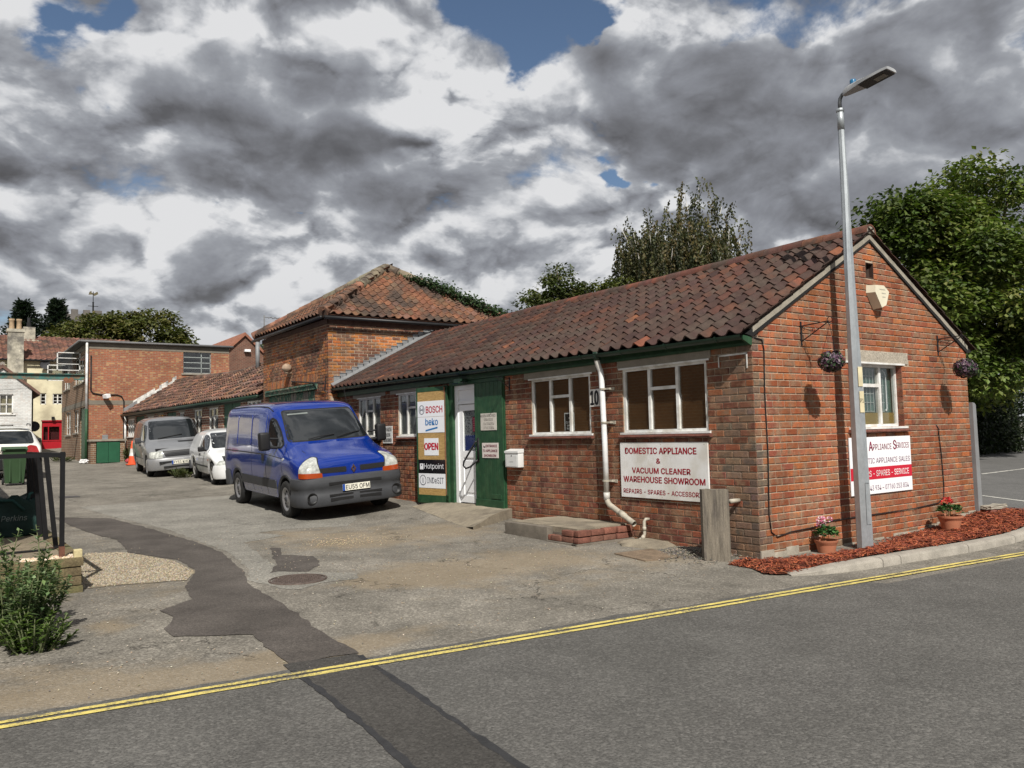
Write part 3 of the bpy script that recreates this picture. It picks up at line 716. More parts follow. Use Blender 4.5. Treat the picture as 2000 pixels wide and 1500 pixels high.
def shop_walls():
    mb = MB(); slab(mb, 'X', .009, .2, 0.009, LEN, -.2, 2.60, side_holes)
    side = mb.build('wall', M_MORTAR, shop)
    mb = MB(); slab(mb, 'Y', .009, .2, .21, W, -.2, 2.62, [gab_hole])
    # gable triangle round the vent
    y0, y1 = .009, .209; ap = (2.56, 4.0)
    for poly in ([(.0, 2.62), (vent[0], 2.62), (vent[0], vent[3]), (2.0, 3.70)], [(vent[1], 2.62), (W, 2.62), (3.1, 3.70), (vent[1], vent[3])],
                 [(vent[0], 2.62), (vent[1], 2.62), (vent[1], vent[2]), (vent[0], vent[2])], [(2.0, 3.70), (vent[0], vent[3]), (vent[1], vent[3]), (3.1, 3.70), ap]):
        mb.prism([(a, y0, b) for a, b in poly], (0, y1 - y0, 0))
    gable = mb.build('wall', M_MORTAR, shop)
    mb = MB(); mb.box(W - .2, W, .209, LEN, -.2, 2.6); mb.box(.2, W - .2, LEN - .01, LEN + .1, -.2, 2.6)
    mb.build('wall', M_MORTAR, shop)
    z0 = -.165
    gb = lay_bricks(0, W, z0, 4.1, [gab_hole, gab_lint, vent], lambda r: 0 if r % 2 == 0 else .1143, [(-.545, 1, 2.61), (.545, 1, 2.61 + .545*5.13)])
    fill = []
    sb = lay_bricks(0, LEN, z0, 2.56, side_holes + side_lint, lambda r: .1143 if r % 2 == 0 else 0)
    def pick_g(u, z):
        if u < .2 and noise.noise(Vector((u*3, z*2.5, 1))) > -.35: return 'soot'
        if z < .1 and random.random() < .5: return 'soot'
        return 'std'
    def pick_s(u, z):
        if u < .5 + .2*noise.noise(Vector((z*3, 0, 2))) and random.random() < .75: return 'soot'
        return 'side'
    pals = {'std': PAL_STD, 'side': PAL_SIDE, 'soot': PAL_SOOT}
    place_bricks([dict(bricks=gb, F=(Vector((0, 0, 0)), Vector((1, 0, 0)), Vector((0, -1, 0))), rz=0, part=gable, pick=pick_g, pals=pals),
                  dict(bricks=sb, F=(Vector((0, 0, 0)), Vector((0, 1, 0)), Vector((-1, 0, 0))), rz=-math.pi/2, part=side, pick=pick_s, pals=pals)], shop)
    # lintels
    for a, b, c, d in side_lint:
        mb = MB(); mb.cbox(-.004, .15, a, b, c, d, .006); mb.build('lintel', M_LINTEL, shop)
    mb = MB(); mb.cbox(gab_lint[0], gab_lint[1], -.006, .15, gab_lint[2], gab_lint[3], .006); mb.build('lintel', M_LINTEL2, shop)
    # air vent: lining and broken block coloured dark, the shade of the hole painted in
    mb = MB(); mb.box(vent[0] - .02, vent[1] + .02, .205, .22, vent[2] - .02, vent[3] + .02); mb.box(vent[0] - .001, vent[0] + .008, .0, .205, vent[2], vent[3]); mb.box(vent[1] - .008, vent[1] + .001, .0, .205, vent[2], vent[3]); mb.box(vent[0] + .008, vent[1] - .008, .0, .205, vent[3] - .008, vent[3] + .001); mb.box(vent[0] + .008, vent[1] - .008, .0, .205, vent[2] - .001, vent[2] + .008); v = mb.build('air_vent', mat('shaded_vent_brick', (.06, .03, .022)), shop)
    mb = MB(); mb.prism([(2.53, .05, vent[2]), (2.63, .05, vent[2]), (2.62, .05, vent[2] + .15), (2.575, .05, vent[2] + .11)], (0, .1, 0)); mb.build('grille', mat('vent_brick', (.05, .03, .022)), v)
    # plinth of crumbling render at the corner and along the gable foot
    mb = MB()
    for i in range(22):
        x0, x1 = i*.232, (i + 1)*.232; h = max(.02, .06 + .06*noise.noise(Vector((i*1.7, 0, 0))))
        if i < 3: h += .05
        mb.cbox(x0, min(x1, W), -.010, .01, -.2, wall_base(x0) + h, .004)
    mb.build('plinth', M_CEMENT, shop, auto=40)
    # white line painted on the bricks near the corner
    mb = MB()
    for (a, b, c, d) in ((.07, .085, 2.2, 2.38), (.07, .50, 2.365, 2.385), (.485, .50, 2.24, 2.38)): mb.box(-.0075, -.002, a, b, c, d)
    mb.build('painted_outline', M_WHITE, shop)
shop_walls()

# ------------------------------------------------------------------ windows
def window(root, axis, a, b, z0, z1, at, backing, lights=3, inset=.02, sgn=1, transom=.66, bar=.042, grid=None, sill=True, name='window', sill_at=0.0, back=.036):
    """axis 'X': wall in plane X=at facing -X with u=Y; 'Y': plane Y=at facing -Y with u=X. transomed middle light"""
    def bx(mb, u0, u1, d0, d1, c, d, **k):
        if axis == 'X': mb.box(at + d0, at + d1, u0, u1, c, d, **k)
        else: mb.box(u0, u1, at + d0, at + d1, c, d, **k)
    fr = MB(); d0, d1 = inset, inset + .055
    bx(fr, a, b, d0, d1, z1 - bar, z1); bx(fr, a, b, d0, d1, z0, z0 + bar)
    ws = [a] + [a + (b - a)*(k + 1)/lights for k in range(lights - 1)] + [b]
    bx(fr, a, a + bar, d0, d1, z0 + bar, z1 - bar); bx(fr, b - bar, b, d0, d1, z0 + bar, z1 - bar)
    for m_ in ws[1:-1]: bx(fr, m_ - bar*.55, m_ + bar*.55, d0 - .004, d1, z0 + bar, z1 - bar)
    mid = (lights - 1)//2
    cells = []
    for k in range(lights):
        u0 = ws[k] + (bar if k == 0 else bar*.55); u1 = ws[k + 1] - (bar if k == lights - 1 else bar*.55)
        if (lights == 3 and k == 1) or (lights == 2 and k == 0):
            zt = lerp(z0, z1, transom); bx(fr, u0, u1, d0, d1, zt - bar*.5, zt + bar*.5)
            cells += [(u0, u1, z0 + bar, zt - bar*.5), (u0, u1, zt + bar*.5, z1 - bar)]
        else: cells.append((u0, u1, z0 + bar, z1 - bar))
    # drip bar over the head and stool below
    bx(fr, a - .06, b + .06, -.012, d0 + .02, z1 - .012, z1 + .012); bx(fr, a - .05, b + .04, -.03, d0 + .02, z0 - .02, z0 + .008)
    w = fr.build(name, M_WHITE, root)
    for c in cells:
        mb = MB(); bx(mb, c[0], c[1], d0 + .022, d0 + .028, c[2], c[3]); mb.build('pane', M_GLASS, w)
    mb = MB(); bx(mb, a + .002, b - .002, d0 + back, d0 + back + .01, z0 + .002, z1 - .002); mb.build('backing', backing, w)
    if sill:
        mb = MB(); k = 0; u = a - .07
        while u < b + .05:
            e = min(u + .115, b + .06)
            P = [(sill_at - .055, z0 - .065), (sill_at - .062, z0 - .05), (sill_at - .055, z0 - .028), (sill_at + .03, z0 - .022), (sill_at + .03, z0 - .07)]
            zz = random.uniform(-.003, .003)
            if axis == 'X': mb.prism([(at + p, u + .003, q + zz) for p, q in P], (0, e - u - .006, 0))
            else: mb.prism([(u + .003, at + p, q + zz) for p, q in P], (e - u - .006, 0, 0))
            u = e
        mb.build('sill', M_SILL, w)
    return w
window(shop, 'X', .70, 2.19, 1.475, 2.355, 0, M_BOARD)
window(shop, 'X', 2.87, 4.29, 1.475, 2.355, 0, M_BOARD)
window(shop, 'X', 7.75, 8.87, 1.51, 2.375, 0, M_CURTAIN2)
window(shop, 'X', 9.70, 10.80, 1.51, 2.375, 0, M_CURTAIN2)
def gable_window():
    a, b, z0, z1 = gab_hole
    M_GB = mat('teal_blind', (.075, .155, .13), var=.3, scale=2.5, rough=.9)
    w = window(shop, 'Y', a, b, z0, z1 - .005, 0, M_GB, inset=.085, bar=.045, back=.075)
    mb = MB(); mb.box(a + .05, b - .05, .120, .126, z0 + .04, z0 + .20); mb.build('lower_board', mat('ochre_board', (.27, .19, .055), var=.2, rough=.8), w)
    mb = MB()
    for x0, x1 in ((2.05, 2.30), (2.40, 2.74), (2.80, 3.0)):
        x = x0
        while x <= x1 + 1e-3: mb.box(x - .004, x + .004, .140, .146, z0 + .21, 2.26); x += .083
        z = z0 + .22
        while z < 2.26: mb.box(x0, x1, .142, .148, z - .004, z + .004); z += .12
    mb.build('security_grille', mat('grille_metal', (.42, .46, .44), var=.1, rough=.5), w)
    mb = MB(); mb.tube([(3.0, .135, z0 + .24), (3.02, .135, z0 + .22), (3.04, .135, z0 + .26), (3.04, .135, 2.18), (3.02, .135, 2.22), (2.97, .135, 2.25)], .008, 6); mb.build('hose', M_UPVC, w, smooth=True)
    mb = MB()
    for k in range(11):
        mb.cbox(b - .012, b + .003, .002, .084, z0 + k*.0826 + .004, min(z0 + (k + 1)*.0826 - .004, z1 - .004), .003, c=rc((.20, .078, .05), .25)); mb.cbox(a - .003, a + .012, .002, .084, z0 + k*.0826 + .004, min(z0 + (k + 1)*.0826 - .004, z1 - .004), .003, c=rc((.20, .078, .05), .25))
    tag(mb.build('reveal_bricks', M_BRICK, shop), kind='stuff')
gable_window()
def poster():
    mb = MB(); mb.box(.0505, .0535, 3.30, 3.53, 1.535, 1.80); p = mb.build('window_poster', mat('poster_black', (.016, .018, .018), rough=.6), None, loc=(.05, 3.4, 1.53))
    tag(p, 'small black poster with white lettering stuck inside the two toned boarded window', 'poster')
    mb = MB()
    for (a, b, c, d) in ((3.30, 3.315, 1.535, 1.80), (3.515, 3.53, 1.535, 1.80), (3.315, 3.515, 1.785, 1.80)): mb.box(.0498, .0504, a, b, c, d)
    letter(mb, 'CUTS &', (.0499, 3.50, 1.64), (0, -1, 0), (0, 0, 1), .17, .03, bold=.02)
    letter(mb, 'OPEN\nTODAY', (.0499, 3.48, 1.55), (0, -1, 0), (0, 0, 1), .13, .07, bold=.02)
    mb.mesh([(.0499, 3.44, 1.72), (.0499, 3.40, 1.74), (.0499, 3.37, 1.72), (.0499, 3.40, 1.70)], [(0, 1, 2, 3)])
    mb.build('lettering', M_UPVC, p)
# (the poster reads only as pale blocks in the photograph)

# ------------------------------------------------------------------ roof of pantiles
TILE_W, TILE_G = .224, .262
PAL_ROOF = [(.058, .029, .022), (.048, .025, .021), (.074, .032, .022), (.088, .036, .023), (.042, .023, .020), (.064, .033, .026), (.055, .030, .025), (.10, .040, .025)]
PAL_ROOF_HOT = [(.15, .057, .030), (.21, .085, .043), (.13, .05, .028)]
def tile_geo(L=.34, w=TILE_W, amp=.032):
    n = 11; V = []; F = []
    xs = [(-.012 + (w + .03)*i/(n - 1)) for i in range(n)]
    pz = [amp*(math.cos(2*math.pi*(x/w - .12)) + .22*math.cos(4*math.pi*(x/w - .12))) for x in xs]
    for y, dz in ((0, .030), (L, .0)):
        for x, z in zip(xs, pz): V.append((x, y, z + dz))
    for x, z in zip(xs, pz): V.append((x, 0, z + .012))
    for i in range(n - 1):
        F.append((i, i + 1, n + i + 1, n + i)); F.append((2*n + i, 2*n + i + 1, i + 1, i))
    F.append((2*n, 0, n)); F.append((2*n + n - 1, 2*n - 1, n - 1))
    return V, F
TV, TF = tile_geo()
def tile_mesh(c):
    me = bpy.data.meshes.new('tile'); me.from_pydata(TV, [], TF); me.materials.append(M_TILE)
    at = me.color_attributes.new('Col', 'FLOAT_COLOR', 'CORNER'); at.data.foreach_set('color', [v for _ in me.loops for v in (*c, 1.0)])
    me.polygons.foreach_set('use_smooth', [True]*len(me.polygons)); me.set_sharp_from_angle(angle=R(50)); return me
def tile_roof(root, spots, variants, limit=300, name='tile', smooth=True):
    """spots: (matrix, variant index, visible). nearest become objects"""
    sp = sorted(spots, key=lambda q: (CAM - q[0].translation).length + (0 if q[2] else 1e4)); org = ORG[root]
    for M_, vi, vis in sp[:limit]:
        o = bpy.data.objects.new(name, variants[vi]); col.objects.link(o); o.parent = root; M2 = M_.copy(); M2.translation = M_.translation - org; o.matrix_local = M2
    rest = MB()
    for M_, vi, vis in sp[limit:]:
        at = variants[vi].color_attributes['Col'].data[0].color
        rest.mesh([M_ @ Vector(v) for v in TV], TF, tuple(at[:3]))
    if rest.f: tag(rest.build('tiling', M_TILE, root, smooth=True), kind='stuff')
def frame(u, s, o):
    u, s = Vector(u).normalized(), Vector(s).normalized(); n = u.cross(s)
    return Matrix(((u.x, s.x, n.x, o[0]), (u.y, s.y, n.y, o[1]), (u.z, s.z, n.z, o[2]), (0, 0, 0, 1)))
ROOF_VARS = [tile_mesh(rc(random.choice(PAL_ROOF), .14, .05)) for _ in range(26)] + [tile_mesh(rc(random.choice(PAL_ROOF_HOT), .2, .06)) for _ in range(6)]
def shop_roof():
    base = MB()
    base.prism([(-.12, -.02, 2.585), (2.56, -.02, 4.05), (5.24, -.02, 2.585), (5.10, -.02, 2.56), (2.56, -.02, 3.98), (0.0, -.02, 2.56)], (0, LEN + .02, 0))
    roof = base.build('roof', M_DARK, shop)
    spots = []
    ca, sa = math.cos(RA), math.sin(RA)
    ncol = int((LEN + .06)/TILE_W) + 1
    for side in (0, 1):
        for c in range(ncol):
            for r in range(12):
                d = r*TILE_G - .02; y = -.05 + (c + 1)*TILE_W if side == 0 else -.05 + c*TILE_W
                if y > LEN + .02: continue
                x = -.17 + d*ca
                z = roof_z(x, y) + random.uniform(-.004, .004)
                rz = random.gauss(0, .012)
                if side == 0: M_ = frame((0, -1, random.gauss(0, .01)), (ca, rz, sa + .0), (x, y, z))
                else: M_ = frame((0, 1, 0), (-ca, rz, sa), (5.12 - x, y, z))
                p = .018 + (.10 if (r == 0 or c < 1) else 0) + (.10 if c > ncol - 3 and side == 0 else 0)
                vi = random.randrange(26, 32) if random.random() < p else random.randrange(26)
                spots.append((M_, vi, side == 0))
    tile_roof(roof, spots, ROOF_VARS)
    # ridge tiles, each half round with a mortar joint
    y = -.05; i = 0
    while y < LEN - .2:
        e = y + .335; mb = MB(); n = 10; cz = 4.088 + .012*math.sin(y*1.1 + .5) + random.uniform(-.004, .004) - .004*y; c = rc(random.choice([(.15, .055, .036), (.125, .05, .036), (.17, .064, .04), (.105, .048, .038)]), .15)
        rows = []
        for yy, rr in ((y + .004, .122), (e - .004, .117)): rows.append([(2.56 + rr*math.cos(math.pi*k/n), yy, cz + rr*math.sin(math.pi*k/n)) for k in range(n + 1)])
        for k in range(n): mb.face([rows[0][k], rows[1][k], rows[1][k + 1], rows[0][k + 1]], c)
        rin = [(2.56 + .10*math.cos(math.pi*k/n), y + .004, cz + .10*math.sin(math.pi*k/n)) for k in range(n + 1)]
        for k in range(n): mb.face([rin[k], rows[0][k], rows[0][k + 1], rin[k + 1]], c)
        mb.build('ridge_tile', M_TILE, roof, auto=50)
        y = e; i += 1
    mb = MB(); mb.prism([(2.56 + .112*math.cos(math.pi*k/10), -.04, 4.085 + .115*math.sin(math.pi*k/10)) for k in range(11)], (0, .05, 0)); mb.build('ridge_end', M_CEMENT, roof)
    mb = MB(); mb.box(2.46, 2.66, 0, LEN, 3.98, 4.10); mb.build('ridge_bedding', M_CEMENT, roof)
    # cement verges down both slopes of the gable, lumpy lower edge
    for sg in (1, -1):
        mb = MB(); n = 16; top = []; bot = []
        for k in range(n + 1):
            x = lerp(.0, 2.56, k/n); xx = x if sg == 1 else 5.12 - x
            top.append((xx, -.022, 2.675 + .548*x)); bot.append((xx, -.022, 2.675 + .548*x - .066 - .012*noise.noise(Vector((x*6, sg, 0)))))
        for k in range(n):
            q = [top[k], top[k + 1], bot[k + 1], bot[k]]
            mb.prism(q, (0, .06, 0))
        mb.build('verge', M_CEMENT, roof)
    # gutter with brackets, fascia
    mb = MB(); mb.box(-.030, -.002, -.005, LEN, 2.465, 2.60); mb.box(-.045, -.030, .0, LEN, 2.475, 2.50); mb.prism([(-.16, -.006, 2.57), (-.03, -.006, 2.56), (-.002, -.006, 2.465), (-.03, -.006, 2.462), (-.16, -.006, 2.52)], (0, .03, 0))
    fas = mb.build('fascia', M_GREEN, shop)
    mb = MB(); n = 8; r = .058; ys = [k*.99 for k in range(13)]
    for (ya, yb) in zip(ys, ys[1:]):
        za, zb = 2.575 + .008*ya, 2.575 + .008*yb
        for rr, fl in ((r, 0), (r - .005, 1)):
            A = [(-.155 - rr*math.cos(math.pi*k/n), ya, za - rr*math.sin(math.pi*k/n)) for k in range(n + 1)]; B = [(-.155 - rr*math.cos(math.pi*k/n), yb, zb - rr*math.sin(math.pi*k/n)) for k in range(n + 1)]
            for k in range(n): mb.face([A[k], B[k], B[k + 1], A[k + 1]] if fl else [A[k + 1], B[k + 1], B[k], A[k]])
    g_ = mb.build('gutter', M_GUTTER, shop, smooth=True)
    y = .35
    while y < LEN:
        mb = MB(); zc = 2.575 + .008*y
        for k in range(8):
            a0, a1 = math.pi*k/8, math.pi*(k + 1)/8
            mb.obox((-.155 - .064*math.cos(a0), y, zc - .064*math.sin(a0)), Vector((-.155 - .064*math.cos(a1), y, zc - .064*math.sin(a1))) - Vector((-.155 - .064*math.cos(a0), y, zc - .064*math.sin(a0))), (0, .03, 0), (0, 0, .008))
        mb.build('gutter_bracket', M_GUTTER, g_); y += .82
shop_roof()

# ------------------------------------------------------------------ doorway: white door, fixed green leaf, opened leaf with brand boards
door_root = shop
def doors():
    # frame posts and head
    mb = MB()
    mb.box(-.035, .10, 6.66, 6.76, .27, 2.47); mb.box(-.030, .10, 5.02, 6.76, 2.405, 2.475); mb.box(-.02, .10, 5.02, 5.06, .27, 2.405)
    fr = mb.build('door_frame', M_GREEN, shop)
    # white door with fanlight panel
    mb = MB(); x0 = .03
    mb.box(x0 - .01, x0 + .08, 6.56, 6.66, .28, 2.40); mb.box(x0 - .01, x0 + .08, 5.70, 5.79, .28, 2.40); mb.box(x0 - .01, x0 + .08, 5.79, 6.56, 2.32, 2.40); mb.box(x0 - .005, x0 + .08, 5.79, 6.56, 2.06, 2.12)
    mb.box(x0 + .02, x0 + .06, 5.79, 6.56, 2.12, 2.32)
    d = mb.build('white_door', M_UPVC, shop)
    mb = MB(); a, b = 5.79, 6.55
    mb.box(x0 + .015, x0 + .065, b - .12, b, .30, 2.05); mb.box(x0 + .015, x0 + .065, a, a + .12, .30, 2.05); mb.box(x0 + .015, x0 + .065, a + .12, b - .12, .30, .42); mb.box(x0 + .015, x0 + .065, a + .12, b - .12, 1.10, 1.22); mb.box(x0 + .015, x0 + .065, a + .12, b - .12, 1.94, 2.05)
    mb.box(x0 + .03, x0 + .05, a + .12, b - .12, .42, 1.10); mb.box(x0 + .022, x0 + .04, a + .17, b - .17, .48, 1.04)
    leaf = mb.build('door_leaf', M_UPVC, d)
    mb = MB(); mb.box(x0 + .03, x0 + .035, a + .12, b - .12, 1.22, 1.94); mb.build('pane', M_GLASS, d)
    # lace curtain and blue cloth behind the pane
    m = bpy.data.materials.new('lace'); m.use_nodes = True; t = NT(m.node_tree); bs = t.n['Principled BSDF']
    pos = t.add('ShaderNodeNewGeometry').outputs['Position']; vo = t.add('ShaderNodeTexVoronoi'); vo.inputs['Scale'].default_value = 26; t.l.new(pos, vo.inputs[0])
    t.l.new(t.mix(t.ramp(vo.outputs['Distance'], .3, .5), (.055, .06, .07), (.30, .31, .33)), bs.inputs['Base Color']); bs.inputs['Roughness'].default_value = .9
    mb = MB(); n = 8
    for k in range(n):
        y0, y1 = a + .12 + (b - a - .24)*k/n, a + .12 + (b - a - .24)*(k + 1)/n
        mb.face([(x0 + .05, y0, 1.93), (x0 + .05, y1, 1.93), (x0 + .05, y1, 1.50), (x0 + .05, (y0 + y1)/2, 1.475), (x0 + .05, y0, 1.50)])
    mb.build('lace_curtain', m, d)
    mb = MB(); mb.box(x0 + .052, x0 + .06, a + .12, b - .12, 1.22, 1.52); mb.build('blue_cloth', mat('blue_cloth', (.012, .02, .09), rough=.9), d)
    mb = MB(); mb.box(x0 + .024, x0 + .028, 5.93, 6.12, 1.56, 1.82); q = mb.build('notice', mat('pink_notice', (.32, .03, .07), var=.2, scale=30), d)
    mb = MB()
    for k in range(6): mb.box(x0 + .0215, x0 + .0235, 5.95, 6.10, 1.58 + k*.04, 1.595 + k*.04)
    tag(mb.build('lettering', mat('pink_ink', (.5, .16, .2)), q), kind='stuff')
    # fixed plank leaf on the right
    mb = MB(); mb.box(-.028, .0, 5.045, 5.885, .32, 2.40); gl = mb.build('green_door', M_GREEN, shop)
    n = 7; w = (5.885 - 5.045)/n
    for k in range(n):
        mb = MB(); y0 = 5.045 + k*w; mb.cbox(-.042, -.026, y0 + .003, y0 + w - .003, .36, 2.395, .003); mb.build('plank', M_GREEN, gl)
    mb = MB(); mb.cbox(-.062, -.026, 5.04, 5.89, .27, .40, .006); mb.cbox(-.052, -.026, 5.12, 5.42, .42, .50, .006); mb.box(-.046, -.024, 5.86, 5.893, .4, 2.395); mb.build('weather_board', M_GREEN, gl)
    # grab handle: D shaped black tube
    mb = MB(); P = []
    for k in range(9):
        a_ = math.pi*(.5 + k/8); P.append((-.17, 6.02 - .10 + .115*math.cos(a_)*-1 + .0, 1.02 + .115*math.sin(a_)))
    path = [(-.05, 5.80, 1.40), (-.10, 5.80, 1.38), (-.16, 5.98, 1.14), (-.18, 6.06, 1.04), (-.18, 6.08, .97), (-.17, 6.02, .92), (-.13, 5.93, .95), (-.06, 5.80, 1.07)]
    mb.tube(path, .017, 8); mb.box(-.05, -.04, 5.77, 5.83, 1.03, 1.45); mb.build('grab_handle', M_BLACK, gl, smooth=True)
    # opened leaf, swung out, clad with a wood panel
    h = Vector((-.06, 6.78, 0)); e = Vector((-.20, 7.665, 0)); u = (h - e).normalized(); n_ = Vector((u.y, -u.x, 0))
    if n_.x > 0: n_ = -n_
    Lw = (h - e).length
    mb = MB(); mb.obox((e.x, e.y, .26), u*Lw, -n_*.05, (0, 0, 2.15)); 
    ol = mb.build('open_door', M_GREEN, shop)
    mb = MB()
    for s0, s1, c, d_ in ((-.02, .02, .25, 2.42), (Lw - .075, Lw + .01, .24, 2.43), (0, Lw, 2.34, 2.42), (0, Lw, .25, .40)): mb.obox(Vector((e.x, e.y, c)) + u*s0, u*(s1 - s0), n_*.022, (0, 0, d_ - c))
    mb.build('door_edge', M_GREEN, ol)
    mw = bpy.data.materials.new('oak_laminate'); mw.use_nodes = True; t = NT(mw.node_tree); bs = t.n['Principled BSDF']
    pos = t.add('ShaderNodeNewGeometry').outputs['Position']; mp = t.add('ShaderNodeMapping'); mp.inputs['Scale'].default_value = (2.2, 2.2, 14); t.l.new(pos, mp.inputs[0])
    wv = t.noise(mp.outputs[0], 3.2, 6, .6, 1.6); t.l.new(t.mix(t.ramp(wv, .3, .7), (.30, .185, .065), (.50, .33, .13)), bs.inputs['Base Color']); bs.inputs['Roughness'].default_value = .5
    mb = MB(); mb.obox(Vector((e.x, e.y, .40)) + u*.02 + n_*.002, u*(Lw - .10), n_*.016, (0, 0, 1.94)); pn = mb.build('oak_panel', mw, ol)
    B0 = Vector((e.x, e.y, 0)) + u*.02 + n_*.0185; PW = Lw - .10
    def bboard(name, label, z0, z1, s0, s1, m_, letters):
        mb = MB(); mb.obox(B0 + u*s0 + Vector((0, 0, z0)), u*(s1 - s0), n_*.004, (0, 0, z1 - z0)); b_ = mb.build(name, m_, None, loc=B0 + Vector((0, 0, z0))); tag(b_, label, 'sign', 'brand boards on the opened door')
        del b_['group']
        for (txt, sx, sz, w_, h_, m2, kw) in letters:
            mb = MB()
            if callable(txt): txt(mb, B0 + n_*.0062, u)
            else: letter(mb, txt, B0 + u*sx + n_*.0062 + Vector((0, 0, sz)), u, (0, 0, 1), w_, h_, **kw)
            mb.build('lettering' if not callable(txt) else 'emblem', m2, b_)
        return b_
    wht = mat('sign_white', (.74, .76, .80), var=.02, rough=.35)
    def ring(mb, o, r, th, n=24, a0=0, a1=2*math.pi):
        for k in range(n):
            p, q = a0 + (a1 - a0)*k/n, a0 + (a1 - a0)*(k + 1)/n
            mb.face([o + u*(r*math.cos(p)) + Vector((0, 0, r*math.sin(p))), o + u*(r*math.cos(q)) + Vector((0, 0, r*math.sin(q))), o + u*((r - th)*math.cos(q)) + Vector((0, 0, (r - th)*math.sin(q))), o + u*((r - th)*math.cos(p)) + Vector((0, 0, (r - th)*math.sin(p)))])
    def rect(mb, o, x0, x1, z0, z1, sh=0.0):
        mb.face([o + u*x0 + Vector((0, 0, z0)), o + u*x1 + Vector((0, 0, z0 + sh)), o + u*x1 + Vector((0, 0, z1 + sh)), o + u*x0 + Vector((0, 0, z1))])
    def bosch(mb, o, u_):
        c_ = o + u*.13 + Vector((0, 0, 2.0)); ring(mb, c_, .088, .011); ring(mb, c_, .06, .014, 8, R(125), R(235)); ring(mb, c_, .06, .014, 8, R(-55), R(55)); rect(mb, c_, -.04, .04, -.009, .009)
    def hot(mb, o, u_):
        rect(mb, o, .05, .155, .875, .985)
    def hotdot(mb, o, u_):
        ring(mb, o + u*.10 + Vector((0, 0, .955)) + n_*.001, .016, .016, 12)
    def ind(mb, o, u_):
        c_ = o + u*.135 + Vector((0, 0, .675)); ring(mb, c_, .098, .013, 22, R(105), R(435)); rect(mb, c_, -.009, .009, -.055, .045); ring(mb, c_ + Vector((0, 0, .09)), .013, .013, 10)
    def swoosh(mb, o, u_):
        rect(mb, o, .24, .60, 1.588, 1.618, .055)
    red, blu = mat('brand_red', (.42, .012, .03), var=.03), mat('brand_blue', (.012, .16, .42), var=.03)
    bboard('brand_board', 'white board with red BOSCH lettering on the opened green door', 1.865, 2.16, 0, PW, wht, [('BOSCH', .26, 1.935, PW - .31, .125, red, dict(bold=.02)), (bosch, 0, 0, 0, 0, mat('emblem_grey', (.03, .035, .06)), {})])
    bboard('brand_board', 'white board with blue beko lettering and swoosh on the opened green door', 1.565, 1.86, 0, PW, wht, [('beko', .24, 1.705, .37, .125, blu, dict(bold=.02)), (swoosh, 0, 0, 0, 0, blu, {})])
    bboard('brand_board', 'square white OPEN sign with red outlined letters on the oak panel', 1.14, 1.46, .19, .61, wht, [('OPEN', .20, 1.245, .40, .125, red, dict(bold=.05)), ('OPEN', .225, 1.262, .35, .092, mat('sign_white_ink', (.78, .78, .8)), dict(bold=.0))])
    bboard('brand_board', 'black board with white Hotpoint lettering on the opened green door', .80, 1.06, .005, PW, mat('sign_black', (.01, .01, .012), rough=.25), [('Hotpoint', .175, .865, PW - .215, .125, wht, dict(bold=.0)), (hot, 0, 0, 0, 0, wht, {}), (hotdot, 0, 0, 0, 0, M_BLACK_INK, {})])
    bboard('brand_board', 'white board with black INDeSIT lettering on the opened green door', .53, .80, .005, PW, wht, [('INDeSIT', .265, .62, PW - .31, .11, mat('emblem_grey', (.03, .035, .06)), dict(bold=.0)), (ind, 0, 0, 0, 0, mat('emblem_grey', (.03, .035, .06)), {})])
    mb = MB(); mb.box(-.20, -.06, 6.10, 6.32, 2.44, 2.50); mb.prism([(-.24, 6.1, 2.41), (-.13, 6.1, 2.455), (-.13, 6.1, 2.475), (-.25, 6.1, 2.43)], (0, .20, 0)); fl = mb.build('floodlight', M_GUTTER, None, loc=(-.15, 6.2, 2.45)); tag(fl, 'small dark floodlight under the eaves above the white door', 'floodlight')
    mb = MB(); mb.tube([(-.10, 6.83, 2.40), (-.085, 6.83, 2.2), (-.095, 6.83, 1.2), (-.085, 6.83, .42)], .012, 6); mb.build('door_bolt', mat('rust', (.20, .09, .05), var=.4, scale=20, rough=.9), shop)
doors()
# ------------------------------------------------------------------ ramp, step and drains at the foot of the long wall
M_CONC = mat('yard_concrete', (.25, .215, .16), var=.3, scale=3.5, fine=.3, fscale=120, bump=.6, bscale=80, rough=.95, hue=(.17, .145, .11), hscale=2.5)
M_CONC2 = mat('dark_concrete', (.15, .13, .105), var=.35, scale=5, fine=.3, fscale=110, bump=.7, bscale=70, rough=.95)
def ramp():
    mb = MB(); n = 10; m = 10
    def pt(i, j): # i along wall, j outwards
        s = i/n; q = j/m
        a = Vector((.02, lerp(4.90, 6.95, s), .285)); fx, fy = lerp(-1.12, -.42, s), lerp(4.33, 7.55, s)
        b = Vector((fx, fy, ground(fx, fy) + (.045 if i == 0 else .004)))
        p = a.lerp(b, q); p.z += .012*noise.noise(Vector((p.x*4, p.y*4, 0))) + .035*math.sin(q*math.pi)*(1 - .3*s); return p
    for i in range(n):
        for j in range(m): mb.face([pt(i, j), pt(i, j + 1), pt(i + 1, j + 1), pt(i + 1, j)])
    for j in range(m):
        a, b = pt(0, j), pt(0, j + 1); mb.face([(a.x, a.y, -.05), (b.x, b.y, -.05), b, a])
    o = mb.build('concrete_ramp', M_CONC, None, loc=(-.5, 5.6, .1), auto=35); tag(o, 'worn concrete ramp sloping up to the white door', 'ramp')
ramp()
